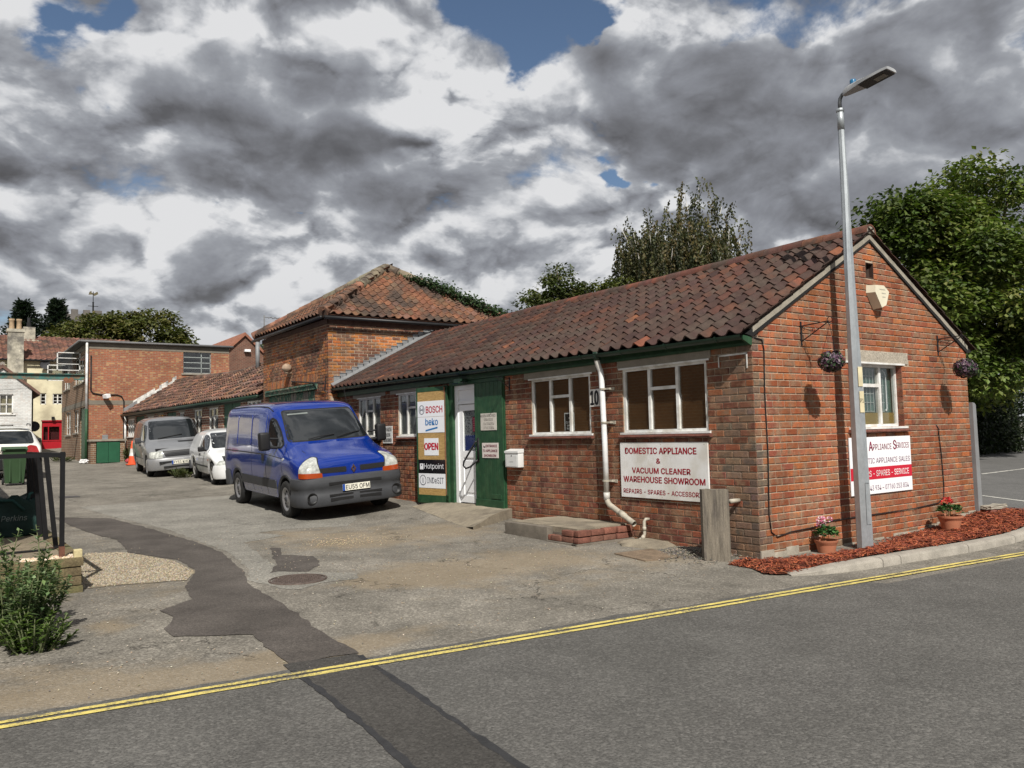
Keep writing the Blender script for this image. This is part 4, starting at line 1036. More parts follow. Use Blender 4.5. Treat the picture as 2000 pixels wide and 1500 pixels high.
def step():
    r = empty('brick_step', (-.5, 2.85, ground(-.5, 2.85))); tag(r, 'low concrete platform edged with broken red bricks against the workshop wall', 'step')
    x0, x1, y0, y1, zt = -.99, -.012, 2.06, 3.66, .25
    mb = MB(); mb.box(x0 + .09, x1, y0 + .09, y1, -.05, zt - .07); mb.build('core', M_CONC2, r)
    mb = MB(); bm = bmesh.new(); bmesh.ops.create_grid(bm, x_segments=14, y_segments=20, size=.5)
    for v in bm.verts:
        x, y = lerp(x0 + .10, x1, v.co.x + .5), lerp(y0 + .12, y1, v.co.y + .5); v.co = (x, y, zt + .008*noise.noise(Vector((x*5, y*5, 0))))
    bmesh.ops.solidify(bm, geom=bm.faces, thickness=.07)
    mb.bm(bm); bm.free(); mb.build('slab', M_CONC, r, auto=40)
    mb = MB(); mb.cbox(x0 - .01, x0 + .11, y0 + .62, y1 + .01, -.05, zt - .004, .015); mb.build('render_edge', M_CONC2, r, auto=40)
    mb = MB(); mb.cbox(x0 - .03, x0 + .1, y0 - .02, y0 + .63, -.06, .075, .012); mb.cbox(x0 - .03, x1, y0 - .035, y0 + .1, -.06, .075, .012); mb.build('footing', M_CONC2, r, auto=40)
    pal = [(.20, .085, .058), (.23, .09, .06), (.16, .075, .055), (.18, .07, .05)]
    for row in (0, 1):
        z = .078 + row*.082; s = .0 if row == 0 else .1
        k = 0; x = x0 + (0.0 if row == 0 else .02)
        while x < x1 - .05:
            e = min(x + .225, x1); mb = MB()
            j = random.uniform(-.012, .012)
            mb.cbox(x + .006, e - .006, y0 + j, y0 + .10, z, z + .072 + random.uniform(-.006, .004), .010); mb.build('brick', M_BRICKP, r, auto=40) if False else mb.build('brick', mat('old_brick%d' % random.randrange(3), rc(random.choice(pal), .1), var=.35, scale=12, fine=.25, bump=.6, bscale=60), r, auto=40)
            x = e
        y = y0 + .11
        while y < y0 + .6:
            if not (row == 1 and y > y0 + .2):
                mb = MB(); e = min(y + .225, y0 + .62); j = random.uniform(-.012, .01); mb.cbox(x0 + j, x0 + .1, y + .006, e - .006, z, z + .07, .010); mb.build('brick', mat('old_brick%d' % random.randrange(3), (.2, .08, .055), var=.35, scale=12, fine=.25, bump=.6, bscale=60), r, auto=40)
            y += .225
step()
def drain_things():
    mb = MB(); P = [(-1.04, 1.32), (-.46, 1.28), (-.60, .68), (-1.10, .74)]
    mb.prism([(x, y, ground(x, y) - .02) for x, y in P], (0, 0, .035)); o = mb.build('drain_cover', mat('rusty_concrete', (.17, .125, .085), var=.4, scale=8, fine=.3, bump=.5), None, loc=(-.8, 1, .034)); tag(o, 'square weathered drain cover set in the yard below the grey waste pipe', 'drain cover')
    # rubble mound
    mb = MB(); bm = bmesh.new(); bmesh.ops.create_icosphere(bm, subdivisions=3, radius=1)
    for v in bm.verts:
        q = noise.noise(v.co*2.3)*.25; v.co = Vector((-.22 + v.co.x*(.34 + q*.3), 1.62 + v.co.y*(.42 + q*.3), v.co.z*(.085 + q*.06) + .02))
    mb.bm(bm); bm.free(); o = mb.build('rubble_mound', M_CONC, None, loc=(-.22, 1.6, 0), smooth=True); tag(o, 'low mound of pale broken concrete under the end of the rain pipe', 'rubble')
    def samp():
        x, y = random.gauss(-.3, .25), random.gauss(.95, .32); return min(-.03, x), y, .02 + .05*math.exp(-((x + .2)**2 + (y - .8)**2)*6)
    pebbles('grit_pile', 1500, samp, .006, .018, [(.13, .12, .10), (.2, .17, .13), (.09, .085, .08)])
    # manhole cover
    c = Vector((-4.59, 2.27, ground(-4.59, 2.27) + .006)); r = empty('manhole_cover', c); tag(r, 'round rusty iron manhole cover in the yard beside the dark asphalt patch', 'manhole cover')
    iron = mat('rusty_iron', (.115, .088, .075), var=.35, scale=18, metal=.3, rough=.65, bump=.5, bscale=60)
    mb = MB(); mb.lathe([(0, .004), (.255, .004), (.262, .0)], c, 40); mb.build('lid', iron, r)
    mb = MB(); mb.lathe([(.272, -.005), (.272, .008), (.295, .008), (.298, -.005)], c, 40); mb.build('rim', iron, r)
    mb = MB()
    for i in range(-7, 8):
        for j in range(-7, 8):
            x, y = i*.033, j*.033
            if x*x + y*y > .235**2: continue
            if (i + j) % 2: mb.box(c.x + x - .012, c.x + x + .012, c.y + y - .004, c.y + y + .004, c.z + .003, c.z + .0095)
            else: mb.box(c.x + x - .004, c.x + x + .004, c.y + y - .012, c.y + y + .012, c.z + .003, c.z + .0095)
    mb.build('tread_pattern', iron, r)
    mb = MB(); mb.box(-5.38, -4.98, 15.35, 15.9, ground(-5.2, 15.6) - .01, ground(-5.2, 15.6) + .012); o = mb.build('drain_grate', mat('dark_iron', (.06, .055, .055), rough=.7), None, loc=(-5.2, 15.6, .25)); tag(o, 'flat dark iron drain cover lying in the middle of the yard', 'drain cover')
drain_things()

# ------------------------------------------------------------------ pipes on the workshop
M_PIPE = mat('white_pipe', (.74, .75, .76), var=.08, rough=.35, hue=(.5, .48, .44), hscale=3)
M_PIPE2 = mat('grey_pipe', (.36, .33, .27), var=.3, scale=9, rough=.6, bump=.3)
def pipes():
    mb = MB(); mb.tube([(-.155, 2.52, 2.56), (-.155, 2.52, 2.50), (-.14, 2.52, 2.44), (-.095, 2.52, 2.36), (-.09, 2.51, 2.28), (-.085, 2.49, 1.4), (-.085, 2.48, .60)], .039, 12); mb.tube([(-.085, 2.482, .66), (-.085, 2.482, .56)], .044, 12)
    dp = mb.build('downpipe', M_PIPE, shop, smooth=True)
    mb = MB(); mb.tube([(-.155, 2.52, 2.62), (-.155, 2.52, 2.50)], [.06, .046], 12); mb.build('outlet', M_GUTTER, dp, smooth=True)
    mb = MB(); mb.tube([(-.085, 2.48, .58), (-.088, 2.465, .53), (-.10, 2.41, .49), (-.135, 1.90, .275)], .039, 12, cap=False); mb.tube([(-.114, 2.19, .40), (-.122, 2.09, .36)], .044, 12); mb.build('shoe', M_PIPE2, dp, smooth=True)
    for z in (2.10, 1.63, .82):
        mb = MB(); mb.tube([(-.086, 2.49, z - .012), (-.086, 2.49, z + .012)], .047, 12); mb.box(-.075, -.0, 2.38, 2.49, z - .012, z + .012); mb.box(-.012, 0, 2.34, 2.44, z - .025, z + .02); mb.build('pipe_clip', M_PIPE2, dp)
    mb = MB(); mb.tube([(-.03, 1.735, .34), (-.09, 1.735, .345), (-.115, 1.735, .32), (-.118, 1.735, .16), (-.13, 1.745, .11), (-.22, 1.80, .055)], .021, 10); mb.tube([(-.118, 1.735, .20), (-.118, 1.735, .25)], .026, 10); mb.tube([(-.125, 1.74, .13), (-.15, 1.755, .095)], .026, 10)
    o = mb.build('waste_pipe', M_PIPE2, shop, smooth=True)
    mb = MB(); mb.tube([(.0, .28, .66), (-.16, .28, .66)], .027, 10); mb.build('pipe_stub', M_PIPE2, shop, smooth=True)
    # cable from the eaves round the corner and along the foot of the gable
    P = [(-.012, .09, 2.52), (-.012, .02, 2.545), (.05, -.012, 2.55), (.17, -.013, 2.53), (.2, -.013, 2.42), (.18, -.013, 1.9), (.19, -.013, 1.2), (.16, -.013, .5), (.19, -.013, .30), (.30, -.013, .235), (.55, -.013, .27), (1.0, -.013, .285), (1.35, -.013, .33), (2.0, -.013, .33), (2.75, -.013, .335), (3.35, -.013, .34), (4.0, -.013, .37), (4.16, -.013, .44), (4.18, -.013, .6), (4.16, -.013, 1.05), (4.12, -.013, 1.35), (4.13, -.013, 1.42), (4.08, -.006, 1.48)]
    mb = MB(); mb.tube(P, .007, 6); mb.build('cable', M_BLACK, shop, smooth=True)
pipes()

# ------------------------------------------------------------------ signs and boxes on the workshop walls
M_SIGN = mat('sign_board_white', (.74, .74, .73), var=.06, scale=3, rough=.45, hue=(.62, .60, .55), hscale=2.4)
def board_x(name, label, ya, yb, z0, z1, x, th, lines, m=M_SIGN, ink=M_RED_INK, cat='sign'):
    """board on the long wall; ya (left in view) > yb"""
    mb = MB(); mb.cbox(x - th, x, yb, ya, z0, z1, .002); o = mb.build(name, m, None, loc=(x, (ya + yb)/2, z0)); tag(o, label, cat)
    Wd, H = ya - yb, z1 - z0
    for (txt, fx0, fx1, fz0, fz1, bold) in lines:
        mb = MB(); letter(mb, txt, (x - th - .0015, ya - fx0*Wd, z0 + (1 - fz1)*H), (0, -1, 0), (0, 0, 1), (fx1 - fx0)*Wd, (fz1 - fz0)*H, bold=bold); mb.build('lettering', ink, o)
    return o
b_ = board_x('shop_sign', 'large white sign reading DOMESTIC APPLIANCE and VACUUM CLEANER WAREHOUSE SHOWROOM in red', 2.243, .70, .612, 1.347, -.006, .022,
    [('DOMESTIC APPLIANCE', .065, .885, .095, .205, .034), ('&', .44, .485, .285, .375, .034), ('VACUUM CLEANER', .145, .815, .455, .555, .034), ('WAREHOUSE SHOWROOM', .035, .965, .615, .72, .034), ('REPAIRS - SPARES - ACCESSORIES', .03, .985, .845, .925, .02)])
mb = MB()
for y in (2.2, 1.48, .75):
    for z in (.64, 1.32): mb.lathe([(.0, 0), (.006, 0)], (-.0295, y, z), 8, axis='X')
mb.build('screw', M_PIPE2, b_)
board_x('number_plate', 'white house number plate reading 10 beside the white rain pipe', 2.855, 2.655, 1.865, 2.115, -.006, .012, [('10', .10, .92, .10, .90, .034)], ink=M_BLACK_INK)
board_x('door_sign', 'faded white sign with shop name and phone numbers on the green plank door', 5.70, 5.22, 1.575, 1.865, -.043, .008, [('RASEN APPLIANCE', .02, .98, .06, .22, 0), ('SERVICES', .24, .8, .30, .45, 0), ('01673 843934', .2, .86, .54, .69, 0), ('07760 253834', .2, .86, .78, .93, 0)], m=mat('faded_sign', (.56, .53, .48), var=.15, scale=9), ink=mat('faded_ink', (.12, .10, .09)))
b_ = board_x('door_sign', 'white sign reading ENTRANCE TO APPLIANCE SHOWROOM in dark red on the green plank door', 5.67, 5.18, 1.105, 1.36, -.043, .008, [('ENTRANCE', .24, .93, .12, .28, .034), ('TO APPLIANCE', .05, .95, .44, .60, .034), ('SHOWROOM', .13, .87, .76, .92, .034)], m=mat('sign_board_warm', (.66, .60, .57), var=.08), ink=mat('dark_red_ink', (.16, .012, .034)))
mb = MB(); mb.mesh([(-.0525, 5.63, 1.325), (-.0525, 5.60, 1.295), (-.0525, 5.575, 1.31), (-.0525, 5.565, 1.285), (-.0525, 5.61, 1.275), (-.0525, 5.625, 1.29)], [(0, 1, 2, 3, 4, 5)]); mb.build('emblem', M_BLACK_INK, b_)
board_x('parking_sign', 'white NO PARKING sign on the workshop wall between two windows', 9.56, 9.12, 1.37, 1.73, -.006, .01, [('NO PARKING', .05, .95, .08, .30, .01), ('ACCESS', .2, .8, .42, .60, .034), ('REQUIRED', .08, .92, .72, .92, .034)], ink=M_BLACK_INK)
def gable_sign():
    x0, x1, z0, z1, y = 1.835, 3.315, .602, 1.345, -.006
    mb = MB(); mb.cbox(x0, x1, y - .012, y, z0, z1, .002); o = mb.build('shop_sign', mat('bright_sign', (.80, .81, .83), var=.02, rough=.35), None, loc=((x0 + x1)/2, y, z0)); tag(o, 'white sign with a red band and Appliance Services lettering under the gable window', 'sign')
    H, Wd = z1 - z0, x1 - x0; X, Z = (1, 0, 0), (0, 0, 1)
    mb = MB(); mb.box(x0, x1, y - .0135, y - .0125, z1 - .745*H, z1 - .53*H); mb.build('red_band', mat('band_red', (.52, .012, .034), var=.02, rough=.4), o)
    def L(txt, fx0, fx1, f0, f1, m, dy=.0145, **k):
        mb = MB(); letter(mb, txt, (x0 + fx0*Wd, y - dy, z1 - f1*H), X, Z, (fx1 - fx0)*Wd, (f1 - f0)*H, **k); mb.build('lettering', m, o)
    wine = mat('wine_ink', (.20, .015, .05)); grey = mat('mauve_ink', (.20, .10, .17))
    L('R', .05, .12, .09, .25, wine, bold=.02); L('ASEN', .125, .27, .13, .24, wine, bold=.0); L('A', .30, .36, .08, .24, wine, bold=.02); L('PPLIANCE', .365, .67, .125, .23, wine); L('S', .70, .75, .07, .235, wine, bold=.02); L('ERVICES', .755, .97, .115, .22, wine)
    L('DOMESTIC APPLIANCE SALES', .05, .975, .37, .465, grey)
    L('REPAIRS - SPARES - SERVICE', .075, .945, .59, .695, mat('white_ink', (.8, .8, .8)), dy=.0155)
    L('01673 843 934 ~ 07760 253 834', .07, .93, .85, .94, grey)
gable_sign()
def mailbox():
    r = empty('mailbox', (-.06, 4.7, .97)); tag(r, 'white metal mailbox on the brick wall beside the green door', 'mailbox')
    m = mat('enamel_white', (.66, .67, .66), var=.06, rough=.35)
    mb = MB(); mb.cbox(-.115, -.003, 4.53, 4.89, .965, 1.205, .006); mb.build('body', m, r, auto=40)
    mb = MB(); mb.prism([(-.125, 4.52, 1.195), (-.125, 4.52, 1.225), (-.003, 4.52, 1.26), (-.003, 4.52, 1.20)], (0, .38, 0)); mb.build('lid', m, r)
    mb = MB(); mb.box(-.118, -.114, 4.56, 4.86, .98, 1.16); mb.build('door', m, r)
    mb = MB(); mb.lathe([(.0, -.121), (.012, -.121), (.012, -.114)], (0, 4.71, 1.15), 10, axis='X'); mb.box(-.1195, -.1185, 4.66, 4.76, 1.05, 1.054); mb.build('lock', M_BLACK, r)
mailbox()
def alarm():
    r = empty('alarm_box', (2.6, 0, 3.06)); tag(r, 'cream burglar alarm bell box high on the brick gable below the air vent', 'alarm box')
    m = mat('cream_plastic', (.66, .61, .47), var=.1, rough=.5); O = [(2.44, 3.375), (2.66, 3.385), (2.79, 3.30), (2.70, 3.10), (2.58, 3.055), (2.43, 3.27)]
    mb = MB(); k = len(O); cx, cz = 2.60, 3.24
    A = [(x, -.004, z) for x, z in O]; B = [(cx + (x - cx)*.94 + .02, -.12, cz + (z - cz)*.92) for x, z in O]
    mb.mesh(A + B, [tuple(range(k, 2*k))] + [(i, (i + 1) % k, k + (i + 1) % k, k + i) for i in range(k)]); o = mb.build('case', m, r)
    bm = bmesh.new(); bm.from_mesh(o.data); bmesh.ops.recalc_face_normals(bm, faces=bm.faces); bm.to_mesh(o.data); bm.free()
    mb = MB()
    for i, (dx, dz, w) in enumerate(((.0, .07, .14), (.05, .02, .10), (.06, -.03, .08))): mb.box(cx + dx - .04, cx + dx - .04 + w, -.1225, -.1215, cz + dz, cz + dz + .012)
    tag(mb.build('lettering', mat('pale_grey_ink', (.42, .40, .33)), r), kind='stuff')
alarm()
M_LEAF = mat('basket_leaf', (1, 1, 1), attr=True, var=.2, rough=.6)
def basket(x, ytip, zc, r_, label1, label2):
    w = empty('wall_bracket', (x, 0, 2.54)); tag(w, label1, 'bracket')
    mb = MB(); mb.box(x - .012, x + .012, -.012, -.001, 2.50, 2.79); mb.build('wall_plate', M_BLACK, w)
    mb = MB(); mb.tube([(x, -.01, 2.735), (x, ytip, 2.752)], .007, 6); mb.tube([(x, -.01, 2.545), (x, ytip + .01, 2.74)], .007, 6); mb.tube([(x, -.02, 2.715), (x, ytip*.42, 2.655)], .005, 6); mb.build('arm', M_BLACK, w)
    mb = MB()
    for (cy, cz, rr) in ((ytip - .015, 2.765, .034), (ytip - .012, 2.728, .020), (ytip*.47, 2.672, .018), (-.04, 2.70, .02)):
        mb.tube([(x, cy + rr*math.cos(a), cz + rr*math.sin(a)) for a in [R(d) for d in range(-150, 151, 30)]], .0045, 5)
    mb.build('scroll', M_BLACK, w)
    c = Vector((x, ytip - .012, zc)); b = empty('hanging_basket', c - Vector((0, 0, r_))); tag(b, label2, 'hanging basket')
    mb = MB(); bm = bmesh.new(); bmesh.ops.create_icosphere(bm, subdivisions=2, radius=r_*.8, matrix=Matrix.Translation(c) @ Matrix.Diagonal((1, 1, .85, 1))); mb.bm(bm); bm.free(); mb.build('core', mat('basket_dark', (.012, .02, .012)), b, smooth=True)
    mb = MB()
    for k in range(3):
        a = k*2.09; mb.tube([c + Vector((r_*.75*math.cos(a), r_*.75*math.sin(a), r_*.3)), (x, ytip - .012, 2.71)], .0022, 4)
    mb.build('chain', M_BLACK, b)
    mb = MB(); pal = [(.045, .018, .04), (.07, .03, .06), (.12, .07, .10), (.03, .014, .028), (.03, .06, .02), (.02, .045, .018), (.045, .07, .04), (.24, .17, .2), (.03, .02, .025)]
    for i in range(900):
        v = Vector((random.gauss(0, 1), random.gauss(0, 1), random.gauss(0, 1))).normalized(); p = c + Vector((v.x, v.y, v.z*.86))*r_*random.uniform(.86, 1.03); s = random.uniform(.008, .02)
        t_ = v.orthogonal().normalized(); t_.rotate(Matrix.Rotation(random.uniform(0, 6.28), 3, v)); q = v.cross(t_); nn = v*s*random.uniform(-.5, .7)
        mb.face([p - t_*s - nn, p - q*s, p + t_*s + nn, p + q*s], rc(random.choice(pal), .3, .1))
    tag(mb.build('flowers', M_LEAF, b), kind='stuff')
basket(.945, -.385, 2.265, .15, 'black scrolled iron bracket on the gable next to the steel lamp post', 'ball of purple and green flowers hanging next to the steel lamp post')
basket(4.249, -.36, 2.275, .16, 'black scrolled iron bracket on the gable near the grey corner post', 'ball of purple flowers hanging at the gable end near the big tree')
# thin iron bracket near the green door
mb = MB(); mb.box(-.012, -.002, 4.86, 4.885, 2.22, 2.44); mb.tube([(-.01, 4.87, 2.42), (-.30, 4.87, 2.45)], .006, 6); mb.tube([(-.01, 4.87, 2.26), (-.29, 4.87, 2.445)], .006, 6); o = mb.build('wall_bracket', M_BLACK, None, loc=(0, 4.87, 2.3)); tag(o, 'empty thin black bracket on the wall right of the green plank door', 'bracket')
poster()
# timber post beside the corner
def timber_post():
    A = Vector((-.535, .365, -.03)); u = Vector((.185, -.228, 0)); n = Vector((.63, .78, 0)).normalized()*.16
    mb = MB(); nz = 10; nu = 8
    def P(i, k, d):
        s = i/nu; z = lerp(-.05, .80, k/nz); b = A + u*s + n*d; w = .006*noise.noise(Vector((s*9, z*1.5, d*3)))
        if k == nz: z += .012*noise.noise(Vector((s*7, d*9, 4))) + .012
        return Vector((b.x, b.y, z)) - n.normalized()*w*(1 - 2*d)
    for d in (0, 1):
        for i in range(nu):
            for k in range(nz): f = [P(i, k, d), P(i + 1, k, d), P(i + 1, k + 1, d), P(i, k + 1, d)]; mb.face(f if d == 0 else f[::-1])
    for i in (0, nu):
        for k in range(nz): f = [P(i, k, 0), P(i, k + 1, 0), P(i, k + 1, 1), P(i, k, 1)]; mb.face(f if i == 0 else f[::-1])
    for i in range(nu): mb.face([P(i, nz, 0), P(i + 1, nz, 0), P(i + 1, nz, 1), P(i, nz, 1)])
    o = mb.build('timber_post', mat('weathered_timber', (.19, .165, .13), var=.35, scale=3, stretch=(14, 14, 1.2), fine=.3, fscale=40, bump=.7, bscale=16, rough=.95, hue=(.11, .095, .08), hscale=2), None, loc=(-.44, .25, 0), auto=40); tag(o, 'thick weathered grey timber post standing at the corner of the brick workshop', 'post')
timber_post()
# ------------------------------------------------------------------ old brick tower block with hipped pantile roof
def brick_tex(name, c1, c2, c3, mortar, bw=.2286, bh=.0826, ms=.012, bump=.5, mix3=.5):
    m = bpy.data.materials.new(name); m.use_nodes = True; t = NT(m.node_tree); bs = t.n['Principled BSDF']
    pos = t.add('ShaderNodeNewGeometry').outputs['Position']; sp = t.add('ShaderNodeSeparateXYZ'); t.l.new(pos, sp.inputs[0])
    cb = t.add('ShaderNodeCombineXYZ'); t.l.new(t.math('ADD', sp.outputs[0], sp.outputs[1]), cb.inputs[0]); t.l.new(sp.outputs[2], cb.inputs[1])
    br = t.add('ShaderNodeTexBrick'); t.l.new(cb.outputs[0], br.inputs[0]); br.inputs['Scale'].default_value = 1.0; br.inputs['Brick Width'].default_value = bw; br.inputs['Row Height'].default_value = bh; br.inputs['Mortar Size'].default_value = ms; br.inputs['Bias'].default_value = 0
    br.inputs['Color1'].default_value = (*c1, 1); br.inputs['Color2'].default_value = (*c2, 1); br.inputs['Mortar'].default_value = (*mortar, 1)
    # third tone scattered brick by brick
    cell = t.add('ShaderNodeTexWhiteNoise', noise_dimensions='2D'); fl = t.vmath('FLOOR', t.vmath('DIVIDE', cb.outputs[0], (bw*.5, bh, 1))); t.l.new(fl, cell.inputs['Vector'])
    c = t.mix(t.math('MULTIPLY', t.ramp(cell.outputs['Value'], .80, .86), t.math('SUBTRACT', mix3, t.math('MULTIPLY', br.outputs['Fac'], mix3))), br.outputs['Color'], c3)
    v = t.ramp(t.noise(pos, .9, 6, .65), .3, .7, .72, 1.22, False); n = t.add('ShaderNodeVectorMath', operation='SCALE'); t.l.new(c, n.inputs[0]); t.l.new(v, n.inputs['Scale'])
    t.l.new(n.outputs[0], bs.inputs['Base Color']); bs.inputs['Roughness'].default_value = .92; bs.inputs['Specular IOR Level'].default_value = .2
    b = t.add('ShaderNodeBump'); b.inputs['Strength'].default_value = bump; b.inputs['Distance'].default_value = .012; t.l.new(t.math('SUBTRACT', t.noise(pos, 40, 3, .6), br.outputs['Fac']), b.inputs['Height']); t.l.new(b.outputs[0], bs.inputs['Normal'])
    return m
M_LEAD = mat('lead_flashing', (.22, .225, .23), var=.25, scale=8, rough=.6, metal=.2)
M_ROTGREEN = mat('flaking_green', (.03, .10, .07), var=.5, scale=14, rough=.8, bump=.5, hue=(.18, .17, .13), hscale=7)
PAL_TILE2 = [(.155, .074, .044), (.135, .069, .044), (.17, .078, .043), (.12, .067, .047), (.14, .08, .052), (.18, .081, .044), (.12, .075, .051), (.16, .069, .038)]
TV2 = [tile_mesh(rc(random.choice(PAL_TILE2), .18, .06)) for _ in range(24)]
def tower():
    x0, x1, y0, y1, zt = -.25, 5.1, 11.9, 16.62, 4.33
    r = empty('tower_block', (2.4, 14.2, ground(-.2, 14))); tag(r, 'taller square brick block with a hipped orange pantile roof and ivy behind the workshop', 'building')
    mb = MB(); mb.box(x0 + .009, x1, y0 + .009, y0 + .3, 0, zt); f = mb.build('wall', M_MORTAR, r)
    dh = (12.74, 16.2, -.1, 2.70); th = (12.6, 16.35, 2.70, 2.86)
    mb = MB(); slab(mb, 'X', x0 + .009, .3, y0 + .3, y1, 0, zt, [dh]); s_ = mb.build('wall', M_MORTAR, r)
    mb = MB(); mb.box(x1 - .3, x1, y0 + .3, y1, 0, zt); mb.box(x0 + .31, x1 - .3, y1 - .2, y1, 0, zt); mb.build('wall', M_MORTAR, r)
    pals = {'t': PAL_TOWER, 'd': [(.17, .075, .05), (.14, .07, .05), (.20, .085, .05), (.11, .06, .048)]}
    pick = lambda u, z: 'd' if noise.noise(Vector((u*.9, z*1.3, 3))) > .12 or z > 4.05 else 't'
    fb = lay_bricks(0, x1 - x0, 2.2, 4.28, [], lambda q: 0 if q % 2 == 0 else .1143, [(-.548, -1, -(roof_z(x0, 11.8) - .12 - 0.0))], .074, .224)
    sb = lay_bricks(0, y1 - y0, .35, 4.28, [(dh[0] - y0, dh[1] - y0, dh[2], dh[3]), (th[0] - y0, th[1] - y0, th[2], th[3])], lambda q: .1143 if q % 2 == 0 else 0, (), .074, .224)
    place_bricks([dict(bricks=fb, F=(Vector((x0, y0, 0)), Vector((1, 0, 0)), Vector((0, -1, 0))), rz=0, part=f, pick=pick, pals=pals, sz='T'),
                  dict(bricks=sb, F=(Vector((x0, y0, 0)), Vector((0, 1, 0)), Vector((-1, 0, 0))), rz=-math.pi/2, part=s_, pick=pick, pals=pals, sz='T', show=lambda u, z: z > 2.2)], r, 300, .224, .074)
    # soldier course and rotten green door with timber head
    mb = MB(); y = th[0]
    while y < th[1] - .05:
        mb.cbox(x0 - .006, x0 + .03, y + .005, y + .07, 2.875, 3.085, .004, c=rc(random.choice(PAL_TOWER), .2)); y += .076
    tag(mb.build('soldier_course', M_BRICK, s_), kind='stuff')
    mb = MB(); mb.cbox(x0 - .05, x0 + .05, th[0], th[1], 2.70, 2.855, .01); mb.cbox(x0 - .08, x0, th[0] + .1, th[1] - .1, 2.80, 2.84, .01); mb.build('door_head', M_ROTGREEN, r)
    mb = MB(); mb.box(x0 + .06, x0 + .1, dh[0], dh[1], .2, 2.70); d = mb.build('yard_door', M_ROTGREEN, r)
    k = 0; y = dh[0]
    while y < dh[1] - .1:
        mb = MB(); mb.cbox(x0 + .03, x0 + .065, y + .006, min(y + .17, dh[1]) - .006, .25, 2.69, .006); mb.build('plank', mat('bare_plank', (.17, .16, .14), var=.4, scale=6) if k in (3, 4, 8, 9) else M_ROTGREEN, d); y += .175; k += 1
    # iron bar and mushroom vent on the yard side
    mb = MB(); mb.tube([(x0 - .02, 14.3, 3.0), (x0 - .10, 11.95, 2.80)], .018, 6); mb.tube([(x0 - .02, 12.0, 2.98), (x0 - .06, 12.0, 2.62), (-.1, 11.85, 2.55)], .012, 6); mb.build('iron_bar', M_BLACK, r)
    mb = MB(); mb.lathe([(.06, 0), (.065, .05), (.12, .08), (.13, .14), (.10, .21), (.04, .25), (0, .255)], (x0 - .12, 14.37, 3.22), 16); mb.tube([(x0, 14.37, 3.22), (x0 - .12, 14.37, 3.26)], .05, 10); mb.build('vent_cowl', mat('rust_cowl', (.33, .24, .17), var=.4, scale=9, rough=.8), r, smooth=True)
    # roof
    ov = .2; ex0, ex1, ey0, ey1, ez = x0 - ov, x1 + ov, y0 - ov, y1 + ov, 4.40; ap = Vector((2.45, 14.24, 6.20))
    mb = MB(); C4 = [(ex0, ey0, ez), (ex1, ey0, ez), (ex1, ey1, ez), (ex0, ey1, ez)]
    mb.mesh(C4 + [ap], [(0, 1, 4), (1, 2, 4), (2, 3, 4), (3, 0, 4), (3, 2, 1, 0)]); rf = mb.build('roof', mat('roof_underlay', (.12, .06, .04), var=.3), r)
    spots = []
    def face_tiles(o, u, s, W_, apu):
        Ls = s.length; sd = s.normalized(); rows = int(Ls/.235) + 1
        for q in range(rows):
            d = q*.235; half0 = apu*(d/Ls); lo, hi = half0, W_ - (W_ - apu)*(d/Ls)
            k = 0; uu = math.floor(lo/.225)*.225
            while uu < hi:
                if uu > lo - .06 and uu + .19 < hi + .06:
                    p = o + u*uu + sd*d + u.cross(sd)*(.03 + random.uniform(-.005, .005)); spots.append((frame(u + sd*random.gauss(0, .02), sd + u*random.gauss(0, .02), p), random.randrange(24), True))
                uu += .225
    o = Vector((ex0, ey0, ez)); u = Vector((1, 0, 0)); face_tiles(o, u, Vector((0, ap.y - ey0, ap.z - ez)), ex1 - ex0, ap.x - ex0)
    o = Vector((ex0, ey1, ez)); u = Vector((0, -1, 0)); face_tiles(o, u, Vector((ap.x - ex0, 0, ap.z - ez)), ey1 - ey0, ey1 - ap.y)
    tile_roof(rf, spots, TV2)
    for ci, (cx, cy) in enumerate(((ex0, ey0), (ex0, ey1), (ex1, ey0))):
        a = Vector((cx, cy, ez + .05)); b = ap + Vector((0, 0, .06)); n = 11
        for k in range(n):
            p, q = a.lerp(b, k/n), a.lerp(b, (k + .97)/n); c = rc((.24, .12, .075) if k < 6 else (.20, .17, .12), .2)
            mb = MB(); mb.tube([p, q], [.135, .12], 10, c); mb.build('hip_tile', M_TILE, rf, auto=50)
    # black gutters
    mb = MB(); mb.tube([(ex0 + .02, ey0 - .03, ez - .07), (ex1, ey0 - .03, ez - .07)], .045, 8); mb.build('gutter', M_BLACK, r, smooth=True)
    mb = MB(); mb.tube([(ex0 - .03, ey0 + .02, ez - .07), (ex0 - .03, ey1, ez - .09)], .045, 8); mb.build('gutter', M_BLACK, r, smooth=True)
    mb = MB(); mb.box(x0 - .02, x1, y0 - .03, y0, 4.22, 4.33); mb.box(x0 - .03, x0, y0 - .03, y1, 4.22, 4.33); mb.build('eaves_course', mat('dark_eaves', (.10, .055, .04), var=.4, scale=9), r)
    # stepped lead flashing above the workshop roof
    k = 0; x = -.12
    while x < 2.5:
        z = roof_z(x + .2, 11.8) + .05; mb = MB(); mb.prism([(x, y0 - .012, z - .12), (x + .17, y0 - .012, z - .03), (x + .17, y0 - .012, z + .10), (x, y0 - .012, z + .10)], (0, .02, 0)); mb.box(x - .005, x + .175, y0 - .024, y0 - .004, z + .096, z + .108); mb.build('flashing_step', M_LEAD, r); x += .152
    mb = MB(); mb.prism([(-.2, y0 - .14, roof_z(-.2, 11.8) + .05), (2.56, y0 - .14, roof_z(2.56, 11.8) + .05), (2.56, y0 - .0, roof_z(2.56, 11.8) + .10), (-.2, y0 - .0, roof_z(-.2, 11.8) + .10)], (0, 0, .015)); mb.build('flashing', M_LEAD, r)
    return ap, (ex1, ey0, ez)
T_AP, T_CR = tower()

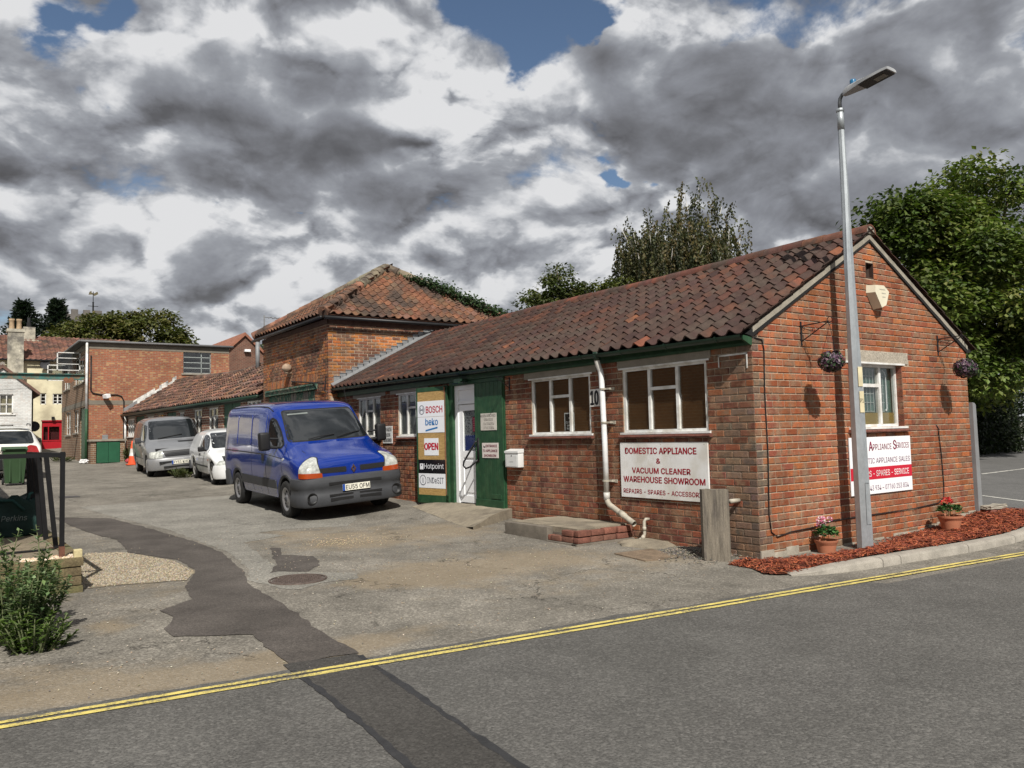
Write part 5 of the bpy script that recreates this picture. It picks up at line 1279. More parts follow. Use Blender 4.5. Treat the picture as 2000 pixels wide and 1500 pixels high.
# ------------------------------------------------------------------ long low workshop beyond it
def low_row():
    O = Vector((-.17, 16.65, 0)); T = Vector((-.0589, .99826, 0)); N = Vector((-.99826, -.0589, 0)); L = 15.75
    r = empty('workshop_row', (-.6, 24, ground(-.6, 24))); tag(r, 'long low brick workshop row with a sagging brown pantile roof and green doors', 'building')
    mbr = brick_tex('row_brick', (.22, .09, .06), (.15, .068, .05), (.27, .115, .065), (.34, .29, .23), .23, .083, .014, .8)
    mw = lambda s, d, z: O + T*s + N*d + Vector((0, 0, z))
    wins = [(14.48, 15.56, 1.78, 2.55), (11.53, 12.39, 1.78, 2.55), (10.25, 10.81, 1.75, 2.55), (7.58, 8.1, 1.75, 2.57), (5.63, 6.43, 1.72, 2.60), (4.0, 4.9, 1.70, 2.60), (.35, 1.47, 1.72, 2.66)]
    drs = [(12.9, 14.2, .3, 2.62), (8.54, 9.71, .3, 2.62), (1.98, 3.52, .3, 2.68)]
    holes = wins + drs
    us = sorted({0.0, L, *[q for h in holes for q in h[:2]]}); zs = sorted({0.0, 2.8, *[q for h in holes for q in h[2:]]})
    mb = MB()
    for a, b, c, d in slab_cells(us, zs, holes): mb.obox(mw(a, 0, c), T*(b - a), -N*.2, (0, 0, d - c))
    mb.build('wall', mbr, r)
    for i, (a, b, c, d) in enumerate(wins):
        mb = MB(); w = .045; mb.obox(mw(a, -.02, c), T*w, -N*.05, (0, 0, d - c)); mb.obox(mw(b - w, -.02, c), T*w, -N*.05, (0, 0, d - c)); mb.obox(mw(a + w, -.02, c), T*(b - a - 2*w), -N*.05, (0, 0, w)); mb.obox(mw(a + w, -.02, d - w), T*(b - a - 2*w), -N*.05, (0, 0, w))
        n = 2 if b - a < 1.0 else 3
        for k in range(1, n): mb.obox(mw(lerp(a, b, k/n) - .025, -.018, c + w), T*.05, -N*.045, (0, 0, d - c - 2*w))
        mb.obox(mw(a + w, -.018, lerp(c, d, .68)), T*((b - a)/n), -N*.04, (0, 0, .04)); mb.obox(mw(a - .06, .04, c - .03), T*(b - a + .12), -N*.08, (0, 0, .035))
        W_ = mb.build('window', M_WHITE, r)
        mb = MB(); mb.obox(mw(a, -.05, c), T*(b - a), -N*.006, (0, 0, d - c)); mb.build('pane', M_GLASS, W_)
        mb = MB(); mb.obox(mw(a, -.16, c), T*(b - a), -N*.02, (0, 0, d - c)); mb.build('backing', M_CURTAIN, W_)
        mb = MB(); mb.obox(mw(a - .12, .006, d), T*(b - a + .24), -N*.15, (0, 0, min(.17, 2.74 - d))); mb.build('lintel', M_LINTEL, r)
    mgd = mat('faded_green_door', (.035, .085, .055), var=.25, scale=6, rough=.7)
    for a, b, c, d in drs:
        mb = MB(); mb.obox(mw(a, -.06, c), T*(b - a), -N*.05, (0, 0, d - c)); D = mb.build('green_door', mgd, r)
        n = 2
        for k in range(n):
            mb = MB(); mb.obox(mw(lerp(a, b, k/n) + .02, -.03, c), T*((b - a)/n - .04), -N*.03, (0, 0, d - c - .02)); mb.build('door_leaf', mgd, D)
    mb = MB(); mb.obox(mw(13.05, .0, 1.72), T*.16, N*.01, (0, 0, .2)); mb.build('notice', M_UPVC, r)
    mb = MB(); mb.obox(mw(9.95, 0, 2.15), T*.28, N*.16, (0, 0, .40)); mb.build('lamp_box', mat('amber_lamp', (.35, .17, .05), var=.3, scale=9, rough=.4), r)
    # roof: sagging ridge
    R0 = 2.02; zr = 4.22
    def ridge_z(s): return zr - .17*math.sin(math.pi*min(1, max(0, (s - 2)/12)))**2 + .03*noise.noise(Vector((s*.6, 0, 0)))
    mb = MB(); n = 20
    for k in range(n):
        s0, s1 = L*k/n, L*(k + 1)/n
        for a_, b_ in ((s0, s1),):
            e0, e1, q0, q1 = mw(s0, .16, 2.76), mw(s1, .16, 2.76), mw(s0, -R0, ridge_z(s0) - .06), mw(s1, -R0, ridge_z(s1) - .06); f0, f1 = mw(s0, -2*R0 - .1, 2.76), mw(s1, -2*R0 - .1, 2.76)
            mb.face([e0, q0, q1, e1]); mb.face([q0, f0, f1, q1])
    rf = mb.build('roof', M_DARK, r)
    mb = MB(); pal = [(.20, .10, .07), (.16, .085, .062), (.24, .12, .075), (.27, .15, .10), (.13, .075, .06), (.22, .13, .10)]
    s = .02
    while s < L - .1:
        for row in range(10):
            t0 = row/9.6; t1 = min(1.0, (row + 1.15)/9.6)
            def rp(t, ss): return mw(ss, lerp(.20, -R0, t), lerp(2.78, ridge_z(ss), t) + .02*noise.noise(Vector((ss*1.1, t*4, 0))))
            a = rp(t0, s + .235) + Vector((0, 0, .03)); b = rp(t1, s + .235) + Vector((0, 0, .004)); sd = (b - a)
            fm = frame(-T, sd, a + Vector((0, 0, random.uniform(-.006, .006)))); kk = sd.length/.34
            mb.mesh([fm @ Vector((v[0], v[1]*kk, v[2])) for v in TV], TF, rc(random.choice(pal), .3, .08))
        s += .235
    tag(mb.build('tiling', M_TILE, rf, smooth=True), kind='stuff')
    mb = MB()
    for k in range(46):
        s0 = L*k/46; mb.tube([mw(s0, -R0, ridge_z(s0) + .02), mw(s0 + L/47, -R0, ridge_z(s0 + .3) + .02)], .10, 8, rc((.16, .10, .075), .3))
    tag(mb.build('ridge_tiles', M_TILE, rf), kind='stuff')
    mb = MB(); mb.tube([mw(0, .24, 2.74), mw(L, .24, 2.72)], .05, 8); mb.build('gutter', M_GUTTER, r, smooth=True)
    mb = MB(); mb.obox(mw(0, .02, 2.66), T*L, -N*.03, (0, 0, .12)); mb.build('fascia', mat('grey_green_fascia', (.05, .06, .05), var=.3), r)
    mb = MB(); mb.tube([mw(L - .15, .10, 2.70), mw(L - .15, .10, 1.2)], .045, 8); mb.build('downpipe', M_PIPE, r, smooth=True)
    mb = MB(); mb.tube([mw(5.0, -1.7, 3.85), mw(5.0, -1.7, 4.95)], .07, 10); mb.tube([mw(5.0, -1.7, 4.93), mw(5.0, -1.7, 5.05)], .09, 10); mb.build('flue', M_LEAD, r, smooth=True)
    # white painted upstand where the roof meets the brick block, patchy
    mb = MB()
    for k in range(12):
        t0, t1 = k/12, (k + .97)/12
        if k in (0, 1): continue
        a, b = mw(L - .14, lerp(.16, -R0, t0), lerp(2.83, ridge_z(L), t0) + .05), mw(L - .14, lerp(.16, -R0, t1), lerp(2.83, ridge_z(L), t1) + .05); h = .24 if k not in (7, 10) else .12
        mb.prism([a, b, b + Vector((0, 0, h)), a + Vector((0, 0, h))], -T*.06)
    mb.build('white_upstand', mat('chalky_white', (.66, .66, .62), var=.35, scale=6, hue=(.1, .1, .1), hscale=2.2), r)
    mb = MB(); a, b = mw(L - .15, .18, 2.86), mw(L - .15, -.35, 3.22); mb.prism([a, b, b + Vector((0, 0, .16)), a + Vector((0, 0, .16))], -T*.07); mb.build('lead_upstand', M_LEAD, r)
low_row()

# ------------------------------------------------------------------ two storey brick workshop at the end of the yard
def brick_block():
    x0, x1, y0, y1, zb, zt = -2.65, 3.27, 32.3, 41.4, .3, 5.62
    r = empty('brick_block', (-2.65, 32.3, ground(-2.65, 32.3))); tag(r, 'two storey speckled brick block with flat roof at the end of the yard', 'building')
    mbr = brick_tex('speckled_brick', (.33, .115, .06), (.25, .09, .055), (.40, .235, .115), (.27, .19, .13), .22, .075, .010, .5, .8)
    mbr2 = brick_tex('brown_brick', (.21, .12, .07), (.16, .09, .058), (.24, .15, .09), (.30, .25, .19), .23, .083, .012, .6, .5)
    fh = [(1.22, 2.44, 4.63, 5.62)]
    mb = MB(); slab(mb, 'Y', y0, .25, x0, x1, zb, zt, fh); mb.build('wall', mbr, r)
    lh = [(37.76, 39.69, 1.99, 3.11), (35.06, 36.72, 2.04, 3.10), (32.9, 34.47, .6, 3.13), (38.2, 40.6, 4.25, 5.45), (33.4, 36.6, 4.25, 5.45)]
    mb = MB(); slab(mb, 'X', x0, .25, y0 + .25, y1, zb, zt, lh); mb.build('wall', mbr2, r)
    mb = MB(); mb.box(x0 + .3, x1, y1 - .2, y1, zb, zt); mb.box(x1 - .2, x1, y0 + .25, y1 - .2, zb, zt); mb.build('wall', mbr2, r)
    mb = MB(); mb.box(x0 + .1, x1, y0 - .012, y0 + .1, 5.60, 5.86); mb.box(x0 + .1, -.9 + 1.4, y0 - .010, y0 + .1, 3.19, 3.37); mb.box(x0 - .012, x0 + .1, y0 - .012, y1, 5.60, 5.86); mb.box(x0 - .010, x0 + .1, y0 - .012, y1, 3.19, 3.42); mb.build('concrete_band', mat('band_concrete', (.17, .15, .12), var=.25, scale=3, fine=.2), r)
    mb = MB(); mb.box(x0 - .30, x1 + .15, y0 - .10, y1 + .3, 5.87, 5.96); mb.build('flat_roof', mat('roof_felt', (.06, .06, .06), var=.2), r)
    mb = MB(); mb.tube([(x0 - .3, y0 - .14, 5.90), (x1 + .15, y0 - .14, 5.90)], .05, 8); mb.tube([(x0 - .34, y0 - .14, 5.90), (x0 - .34, y1 + .3, 5.90)], .05, 8); mb.build('gutter', mat('grey_gutter', (.14, .14, .14)), r, smooth=True)
    mb = MB(); mb.tube([(x0 - .05, y0 - .10, 5.88), (x0 - .05, y0 - .10, 3.0)], .05, 10); dp = mb.build('downpipe', M_PIPE, r, smooth=True)
    mb = MB(); mb.tube([(x0 - .05, y0 - .10, 3.0), (x0 - .05, y0 - .10, ground(-2.7, 32))], .055, 10); mb.build('lower_pipe', M_GREEN, dp, smooth=True)
    steel = mat('steel_window', (.30, .33, .32), rough=.5)
    def steelwin(axis, a, b, z0, z1, at, vx, hz, m=steel, proud=.06):
        mb = MB(); w = .03
        def bx(u0, u1, c, d, d0=proud, d1=proud + .04):
            if axis == 'Y': mb.box(u0, u1, at + d0, at + d1, c, d)
            else: mb.box(at + d0, at + d1, u0, u1, c, d)
        bx(a, b, z1 - w, z1); bx(a, b, z0, z0 + w); bx(a, a + w, z0, z1); bx(b - w, b, z0, z1)
        for v in vx: bx(lerp(a, b, v) - w/2, lerp(a, b, v) + w/2, z0, z1)
        for h in hz: bx(a, b, lerp(z0, z1, h) - w/2, lerp(z0, z1, h) + w/2)
        o = mb.build('window', m, r)
        vs_ = [0] + list(vx) + [1]; hs = [0] + list(hz) + [1]
        for v0, v1 in zip(vs_, vs_[1:]):
            for h0, h1 in zip(hs, hs[1:]):
                mb = MB(); u0, u1, c, d = lerp(a, b, v0) + .015, lerp(a, b, v1) - .015, lerp(z0, z1, h0) + .015, lerp(z0, z1, h1) - .015
                mb.box(u0, u1, at + proud + .012, at + proud + .018, c, d) if axis == 'Y' else mb.box(at + proud + .012, at + proud + .018, u0, u1, c, d); mb.build('pane', M_GLASS, o)
        mb = MB(); mb.box(a, b, at + .2, at + .22, z0, z1) if axis == 'Y' else mb.box(at + .2, at + .22, a, b, z0, z1); mb.build('backing', M_DARK, o)
        mb = MB(); mb.box(a - .08, b + .08, at - .05, at + .05, z0 - .07, z0 - .005) if axis == 'Y' else mb.box(at - .05, at + .05, a - .08, b + .08, z0 - .07, z0 - .005); mb.build('sill', M_LINTEL, o)
        return o
    steelwin('Y', *fh[0], y0, [.66], [.25, .5, .75])
    for h in lh[:2]: steelwin('X', *h, x0, [.5], [.3], M_WHITE)
    for h in lh[3:]: steelwin('X', *h, x0, [.33, .66], [.5], M_WHITE)
    mb = MB(); mb.box(x0 + .04, x0 + .09, 32.95, 34.42, .6, 3.1); mb.box(x0 + .02, x0 + .04, 32.95, 33.65, .6, 2.9); mb.build('green_door', M_GREEN, r)
    # two casements standing open
    for (yy, z0, z1, wd) in ((34.4, 4.80, 5.62, .95), (38.4, 4.62, 5.40, .95)):
        mb = MB(); xa, xb = x0 - wd, x0 - .02
        for (a, b, c, d) in ((xa, xb, z1 - .04, z1), (xa, xb, z0, z0 + .04), (xa, xa + .05, z0, z1), (xb - .05, xb, z0, z1), (xa, xb, lerp(z0, z1, .36) - .015, lerp(z0, z1, .36) + .015), (xa, xb, lerp(z0, z1, .68) - .015, lerp(z0, z1, .68) + .015)): mb.box(a, b, yy, yy + .03, c, d)
        o = mb.build('open_casement', M_WHITE, r)
        mb = MB(); mb.box(xa + .05, xb - .05, yy + .012, yy + .018, z0 + .04, z1 - .04); mb.build('pane', glass_mat('dusty_glass', (.62, .64, .64), .08) if 'dusty_glass' not in MATS else MATS['dusty_glass'], o)
    # conduit, camera, vent
    mb = MB(); mb.tube([(x0 + .12, y0 - .03, 5.3), (x0 + .12, y0 - .03, 3.80), (x0 + .2, y0 - .03, 3.68), (x0 + .5, y0 - .03, 3.62), (-1.5, y0 - .03, 3.62), (-1.33, y0 - .03, 3.55), (-1.24, y0 - .03, 3.35), (-1.24, y0 - .03, 1.7), (-1.18, y0 - .03, 1.35), (-1.05, y0 - .03, 1.2)], .028, 6); mb.build('conduit', M_BLACK, r, smooth=True)
    cam_ = empty('security_camera', (-1.88, 32.0, 3.5)); tag(cam_, 'white box security camera on the speckled brick wall', 'camera')
    mb = MB(); mb.obox((-1.97, 31.85, 3.44), (.16, .05, .06), (-.10, .36, .02), (-.03, -.02, .14)); mb.build('housing', M_UPVC, cam_)
    mb = MB(); mb.tube([(-1.9, 32.1, 3.5), (-1.9, 32.29, 3.55)], .03, 6); mb.build('arm', M_UPVC, cam_)
    mb = MB(); mb.box(-2.08, -1.86, y0 - .03, y0, 1.66, 1.9); mb.build('flue_guard', M_LEAD, r)
    # crane beam from the block across to the left
    mb = MB(); a, b = (-9.5, 33.15), (x0 - .02, 33.15)
    mb.box(a[0], b[0], 33.08, 33.28, 4.52, 4.56); mb.box(a[0], b[0], 33.08, 33.28, 4.30, 4.335); mb.box(a[0], b[0], 33.165, 33.195, 4.335, 4.52); o = mb.build('crane_beam', mat('teal_steel', (.05, .14, .125), var=.3, scale=3, rough=.55, hue=(.16, .11, .07), hscale=4), None, loc=(-5, 33.15, 4.3)); tag(o, 'teal steel crane beam spanning from the brick block to the left', 'beam')
    mb = MB(); mb.lathe([(0, 0), (.10, 0), (.10, .05), (0, .05)], (-3.38, 33.05, 4.30), 14, axis='Y'); mb.lathe([(0, 0), (.10, 0), (.10, .05), (0, .05)], (-3.18, 33.05, 4.30), 14, axis='Y'); mb.box(-3.4, -3.16, 33.06, 33.1, 4.16, 4.32); o = mb.build('beam_trolley', mat('rust', (.20, .09, .05)), None, loc=(-3.3, 33.05, 4.2)); tag(o, 'rusty wheeled trolley hanging on the teal crane beam', 'trolley')
    # green bin store
    g = ground(-2, 31.8); s = empty('bin_store', (-2.0, 31.8, g)); tag(s, 'low bin store with green double doors in front of the speckled brick wall', 'store')
    mb = MB(); mb.box(-2.62, -2.42, 31.5, 32.27, g - .05, g + .92); mb.box(-1.5, -1.32, 31.5, 32.27, g - .05, g + .92); mb.box(-2.42, -1.5, 32.1, 32.27, g - .05, g + .92); mb.build('pier', mbr2, s)
    mb = MB(); mb.box(-2.68, -1.26, 31.42, 32.28, g + .92, g + 1.0); mb.build('lid', mat('grey_timber', (.24, .21, .17), var=.3), s)
    gd = mat('bright_green_door', (.016, .085, .043), var=.15, rough=.5)
    for a, b in ((-2.40, -1.965), (-1.955, -1.52)): mb = MB(); mb.cbox(a, b, 31.46, 31.5, g + .02, g + .88, .006); mb.build('door', gd, s)
brick_block()

# ------------------------------------------------------------------ gabled house behind, cottage, rendered house and red shopfront
def far_houses():
    r = empty('gabled_house', (7.5, 45, .9)); tag(r, 'brown brick house gable with orange verge behind the low workshop row', 'house')
    mbk = brick_tex('house_brick', (.17, .07, .05), (.13, .058, .045), (.2, .09, .06), (.2, .15, .11), .23, .08, .012, .4)
    ax, az = 7.55, 8.0; hw = 3.0
    mb = MB(); mb.prism([(ax - hw, 44, .9), (ax + hw, 44, .9), (ax + hw, 44, az - hw*.95), (ax, 44, az), (ax - hw, 44, az - hw*.95)], (0, 9, 0)); mb.build('wall', mbk, r)
    for sg in (-1, 1):
        mb = MB(); mb.prism([(ax, 43.85, az + .02), (ax + sg*(hw + .3), 43.85, az + .02 - (hw + .3)*.95), (ax + sg*(hw + .3), 43.85, az + .20 - (hw + .3)*.95), (ax, 43.85, az + .22)], (0, 9.3, 0)); mb.build('roof', mat('house_tile', (.26, .11, .07), var=.3, scale=3), r)
    mb = MB(); mb.box(ax - .05, ax + .3, 43.75, 43.98, 7.0, 7.15); mb.build('wall_lamp', M_UPVC, r)
    # white cottage, gable towards the yard
    y = 44.0; c = empty('white_cottage', (-5.2, y, ground(-5, y))); tag(c, 'white painted brick cottage with brown tiled roof at the far end of the yard', 'house')
    wp = brick_tex('white_painted_brick', (.68, .68, .66), (.62, .62, .60), (.52, .42, .36), (.57, .57, .55), .23, .08, .010, .9, .3)
    ax, az = -5.15, 5.62
    holes = [(-5.55, -4.64, 3.22, 4.25), (-5.55, -4.62, 2.03, 2.64)]
    mb = MB(); slab(mb, 'Y', y, .25, -6.9, -3.80, .6, 4.35, holes); mb.prism([(-6.9, y, 4.35), (-3.8, y, 4.35), (-3.8, y, 4.60), (ax, y, az), (-6.9, y, 4.30)], (0, .25, 0)); mb.build('wall', wp, c)
    mb = MB(); mb.box(-4.05, -3.8, y + .25, y + 8, .6, 4.45); mb.build('wall', mat('grey_wall', (.38, .37, .35), var=.25), c)
    for sg, ex in ((1, -3.42), (-1, -6.9)):
        mb = MB(); mb.prism([(ax, y - .12, az + .03), (ex, y - .12, 4.20 if sg == 1 else 4.2), (ex, y - .12, 4.36), (ax, y - .12, az + .22)], (0, 8, 0)); mb.build('roof', mat('brown_roof_tile', (.15, .085, .065), var=.35, scale=5, bump=.6, bscale=14), c)
    mb = MB(); mb.tube([(ax, y - .1, az + .24), (ax, y + 8, az + .24)], .12, 8); mb.build('ridge', mat('ridge_grey', (.25, .22, .19)), c)
    for i, (a, b, z0, z1) in enumerate(holes):
        mb = MB(); w = .06
        mb.box(a, b, y + .06, y + .1, z1 - w, z1); mb.box(a, b, y + .06, y + .1, z0, z0 + w); mb.box(a, a + w, y + .06, y + .1, z0, z1); mb.box(b - w, b, y + .06, y + .1, z0, z1)
        for k in (1, 2): mb.box(lerp(a, b, k/3) - .025, lerp(a, b, k/3) + .025, y + .065, y + .095, z0, z1)
        mb.box(a, b, y + .065, y + .095, lerp(z0, z1, .5) - .02, lerp(z0, z1, .5) + .02); mb.box(a - .1, b + .1, y - .06, y + .06, z0 - .07, z0 - .005)
        o = mb.build('window', M_WHITE, c)
        mb = MB(); mb.box(a, b, y + .078, y + .084, z0, z1); mb.build('pane', M_GLASS, o)
        mb = MB(); mb.box(a, b, y + .2, y + .22, z0, z1); mb.build('backing', mat('pale_curtain', (.32, .28, .19), var=.5, scale=6) if i == 0 else M_DARK, o)
    mb = MB(); mb.tube([(-3.74, y + .5, 4.3), (-3.74, y + .5, 1.0)], .05, 6); mb.build('downpipe', M_BLACK, c)
    mb = MB(); mb.lathe([(0, .05), (.28, .0), (.30, -.03)], (-3.45, y + 3, 2.6), 14, axis='Y'); mb.tube([(-3.45, y + 3, 2.6), (-3.8, y + 3, 2.4)], .03, 5); mb.build('satellite_dish', mat('dish_dark', (.05, .05, .055)), c)
    # cream rendered house with long roof
    y = 54.0; h = empty('rendered_house', (-4, y, ground(-4, y))); tag(h, 'cream rendered house with long brown roof and chimney stacks behind the cottage', 'house')
    cr = mat('cream_render', (.62, .57, .40), var=.25, scale=.9, rough=.95, bump=.3, hue=(.45, .40, .28), hscale=.8, fine=.06)
    holes = [(-2.56, -2.23, 4.16, 4.89), (-1.86, -1.29, 4.18, 4.87)]
    mb = MB(); slab(mb, 'Y', y, .3, -16, 3, 3.15, 7.1, holes); mb.box(-16, -2.46, y, y + .3, .8, 3.15); mb.box(-1.2, 3, y, y + .3, .8, 3.15); mb.build('wall', cr, h)
    mb = MB(); mb.prism([(-16, y - .25, 7.0), (-16, y + 4.4, 9.05), (-16, y + 9, 7.0)], (19.5, 0, 0)); rf = mb.build('roof', M_DARK, h)
    mb = MB(); pal = [(.15, .07, .05), (.12, .06, .048), (.18, .085, .058), (.20, .10, .07)]
    sd = Vector((0, 4.65, 2.05)); Ls = sd.length; sdn = sd.normalized()
    for row in range(16):
        x = -11.0
        while x < 3.4:
            p = Vector((x, y - .3, 7.03)) + sdn*(row*.318); fm = frame((1, 0, 0), sdn, p + Vector((0, 0, .02))); mb.mesh([fm @ Vector((v[0]*1.27, v[1]*1.08, v[2])) for v in TV], TF, rc(random.choice(pal), .2)); x += .30
    tag(mb.build('tiling', M_TILE, rf, smooth=True), kind='stuff')
    mb = MB(); mb.tube([(-16, y - .36, 7.0), (3.4, y - .36, 7.0)], .06, 6); mb.build('gutter', M_BLACK, h)
    sk = mat('stained_stack', (.44, .41, .33), var=.45, scale=2.2, fine=.2, hue=(.16, .15, .13), hscale=1.6, rough=.95)
    mb = MB(); mb.box(-4.42, -3.55, y - .55, y, .8, 8.75); mb.box(-4.48, -3.50, y - .6, y + .3, 8.75, 8.95); ch = mb.build('chimney', sk, h)
    for x in (-4.2, -3.8): mb = MB(); mb.lathe([(.17, 8.95), (.15, 9.1), (.135, 9.45), (.16, 9.5), (.16, 9.62), (.11, 9.62)], (x, y - .2, 0), 12); mb.build('chimney_pot', mat('buff_pot', (.33, .24, .15), var=.3), ch, smooth=True)
    mb = MB(); mb.box(-3.30, -2.60, y + 3.6, y + 4.6, 8.2, 9.65); mb.box(-3.5, -2.4, y + 3.3, y + 4.7, 8.55, 8.72); ch = mb.build('chimney', sk, h)
    mb = MB(); mb.lathe([(.14, 9.65), (.13, 10.0)], (-2.95, y + 4.1, 0), 10); mb.tube([(-2.95, y + 4.1, 9.9), (-2.95, y + 4.1, 10.35)], .10, 6); mb.build('chimney_pot', M_BLACK, ch)
    for a, b, z0, z1 in holes:
        mb = MB(); w = .055; n = 2 if b - a > .45 else 1
        for (p, q, s_, t_) in ((a, b, z1 - w, z1), (a, b, z0, z0 + w), (a, a + w, z0, z1), (b - w, b, z0, z1)): mb.box(p, q, y + .05, y + .1, s_, t_)
        for k in range(1, n): mb.box(lerp(a, b, k/n) - .035, lerp(a, b, k/n) + .035, y + .05, y + .1, z0, z1)
        for k in (1, 2): mb.box(a, b, y + .06, y + .09, lerp(z0, z1, k/3) - .015, lerp(z0, z1, k/3) + .015)
        o = mb.build('window', M_WHITE, h); mb = MB(); mb.box(a, b, y + .07, y + .076, z0, z1); mb.build('pane', M_GLASS, o); mb = MB(); mb.box(a, b, y + .2, y + .22, z0, z1); mb.build('backing', M_DARK, o)
    mb = MB(); mb.lathe([(0, .06), (.25, .01), (.30, -.04)], (-2.35, y - .35, 6.75), 16, axis='Y'); mb.tube([(-2.35, y - .3, 6.75), (-2.2, y, 6.4)], .03, 5); mb.build('satellite_dish', mat('dish_dark', (.05, .05, .055)), h)
    # red shopfront under the rendered house
    s = empty('red_shopfront', (-1.85, y, ground(-1.85, y))); tag(s, 'bright red shopfront with dark windows under the cream rendered house', 'shopfront')
    rd = mat('red_paint', (.34, .008, .016), var=.12, rough=.45)
    mb = MB(); yy = y + .1
    mb.box(-2.46, -1.2, yy, yy + .1, 2.72, 3.12); mb.box(-2.46, -2.36, yy, yy + .1, 1.2, 2.72); mb.box(-1.45, -1.2, yy, yy + .1, 1.2, 2.72); mb.box(-2.36, -1.45, yy, yy + .1, 1.2, 1.75); mb.box(-2.10, -2.04, yy, yy + .1, 1.75, 2.72); mb.box(-2.5, -1.16, yy - .1, yy, 3.06, 3.13); mb.box(-2.46, -1.2, yy - .03, yy, 1.78, 1.85); mb.build('front', rd, s)
    for a, b in ((-2.36, -2.10), (-2.04, -1.45)):
        mb = MB(); mb.box(a, b, yy + .04, yy + .05, 1.75, 2.72); mb.build('pane', M_GLASS, s)
    mb = MB(); mb.box(-2.4, -1.3, yy + .3, yy + .35, 1.2, 2.8); mb.build('backing', mat('dim_red', (.07, .008, .012)), s)
    mb = MB(); mb.box(-1.92, -1.75, y - .18, y, 3.2, 3.36); o = mb.build('shop_floodlight', M_BLACK, None, loc=(-1.8, y, 3.2)); tag(o, 'small black floodlight on the cream wall above the red shopfront', 'floodlight')
far_houses()
# ------------------------------------------------------------------ vehicles: lofted bodies with panels laid on to them
def paint(name, rgb, rough=.32, metal=0.0, dirt=(.25, .22, .18), coat=.8):
    m = mat(name, rgb, rough=rough, metal=metal, var=.06, scale=2.5, coat=coat, spec=.5)
    t = NT(m.node_tree); bs = t.n['Principled BSDF']
    # road dirt towards the sills
    tc = t.add('ShaderNodeTexCoord').outputs['Object']; sp = t.add('ShaderNodeSeparateXYZ'); t.l.new(tc, sp.inputs[0])
    f = t.math('MULTIPLY', t.ramp(sp.outputs[2], .35, .9, .28, .0), t.ramp(t.noise(tc, 3.5, 6, .65), .35, .75))
    lk = bs.inputs['Base Color'].links[0].from_socket
    t.l.new(t.mix(f, lk, dirt), bs.inputs['Base Color']); t.l.new(t.math('ADD', rough, t.math('MULTIPLY', f, .6)), bs.inputs['Roughness'])
    return m
M_TYRE = mat('tyre_rubber', (.018, .018, .018), rough=.85, var=.3, scale=20, bump=.2)
M_RIM = mat('wheel_silver', (.34, .34, .35), rough=.4, metal=.7, var=.2, scale=12)
M_TRIM = mat('grey_plastic', (.045, .047, .052), rough=.6, var=.15, scale=8)
M_TRIMB = mat('black_plastic', (.014, .014, .015), rough=.5, var=.15)
M_CARGLASS = mat('car_glass', (.010, .012, .013), rough=.04, var=0, spec=.6, coat=.6)
M_LENS = mat('headlamp_lens', (.40, .41, .38), rough=.1, var=.55, scale=14, coat=1.0)
M_AMBER = mat('amber_lens', (.33, .05, .008), rough=.15, var=.15, coat=1.0)
M_REDLENS = mat('red_lens', (.30, .012, .012), rough=.15, var=.2, coat=1.0)
M_CHROME = mat('chrome', (.62, .62, .64), rough=.15, metal=1.0, var=.05)
M_PLATE = mat('plate_white', (.72, .70, .60), rough=.4, var=.03)
M_PLATEBLUE = mat('plate_blue', (.02, .07, .32), rough=.4, var=.03)
def interp(K, x):
    if x <= K[0][0]: return K[0][1:]
    for a, b in zip(K, K[1:]):
        if x <= b[0]:
            t = (x - a[0])/(b[0] - a[0]); return tuple(lerp(p, q, t) for p, q in zip(a[1:], b[1:]))
    return K[-1][1:]
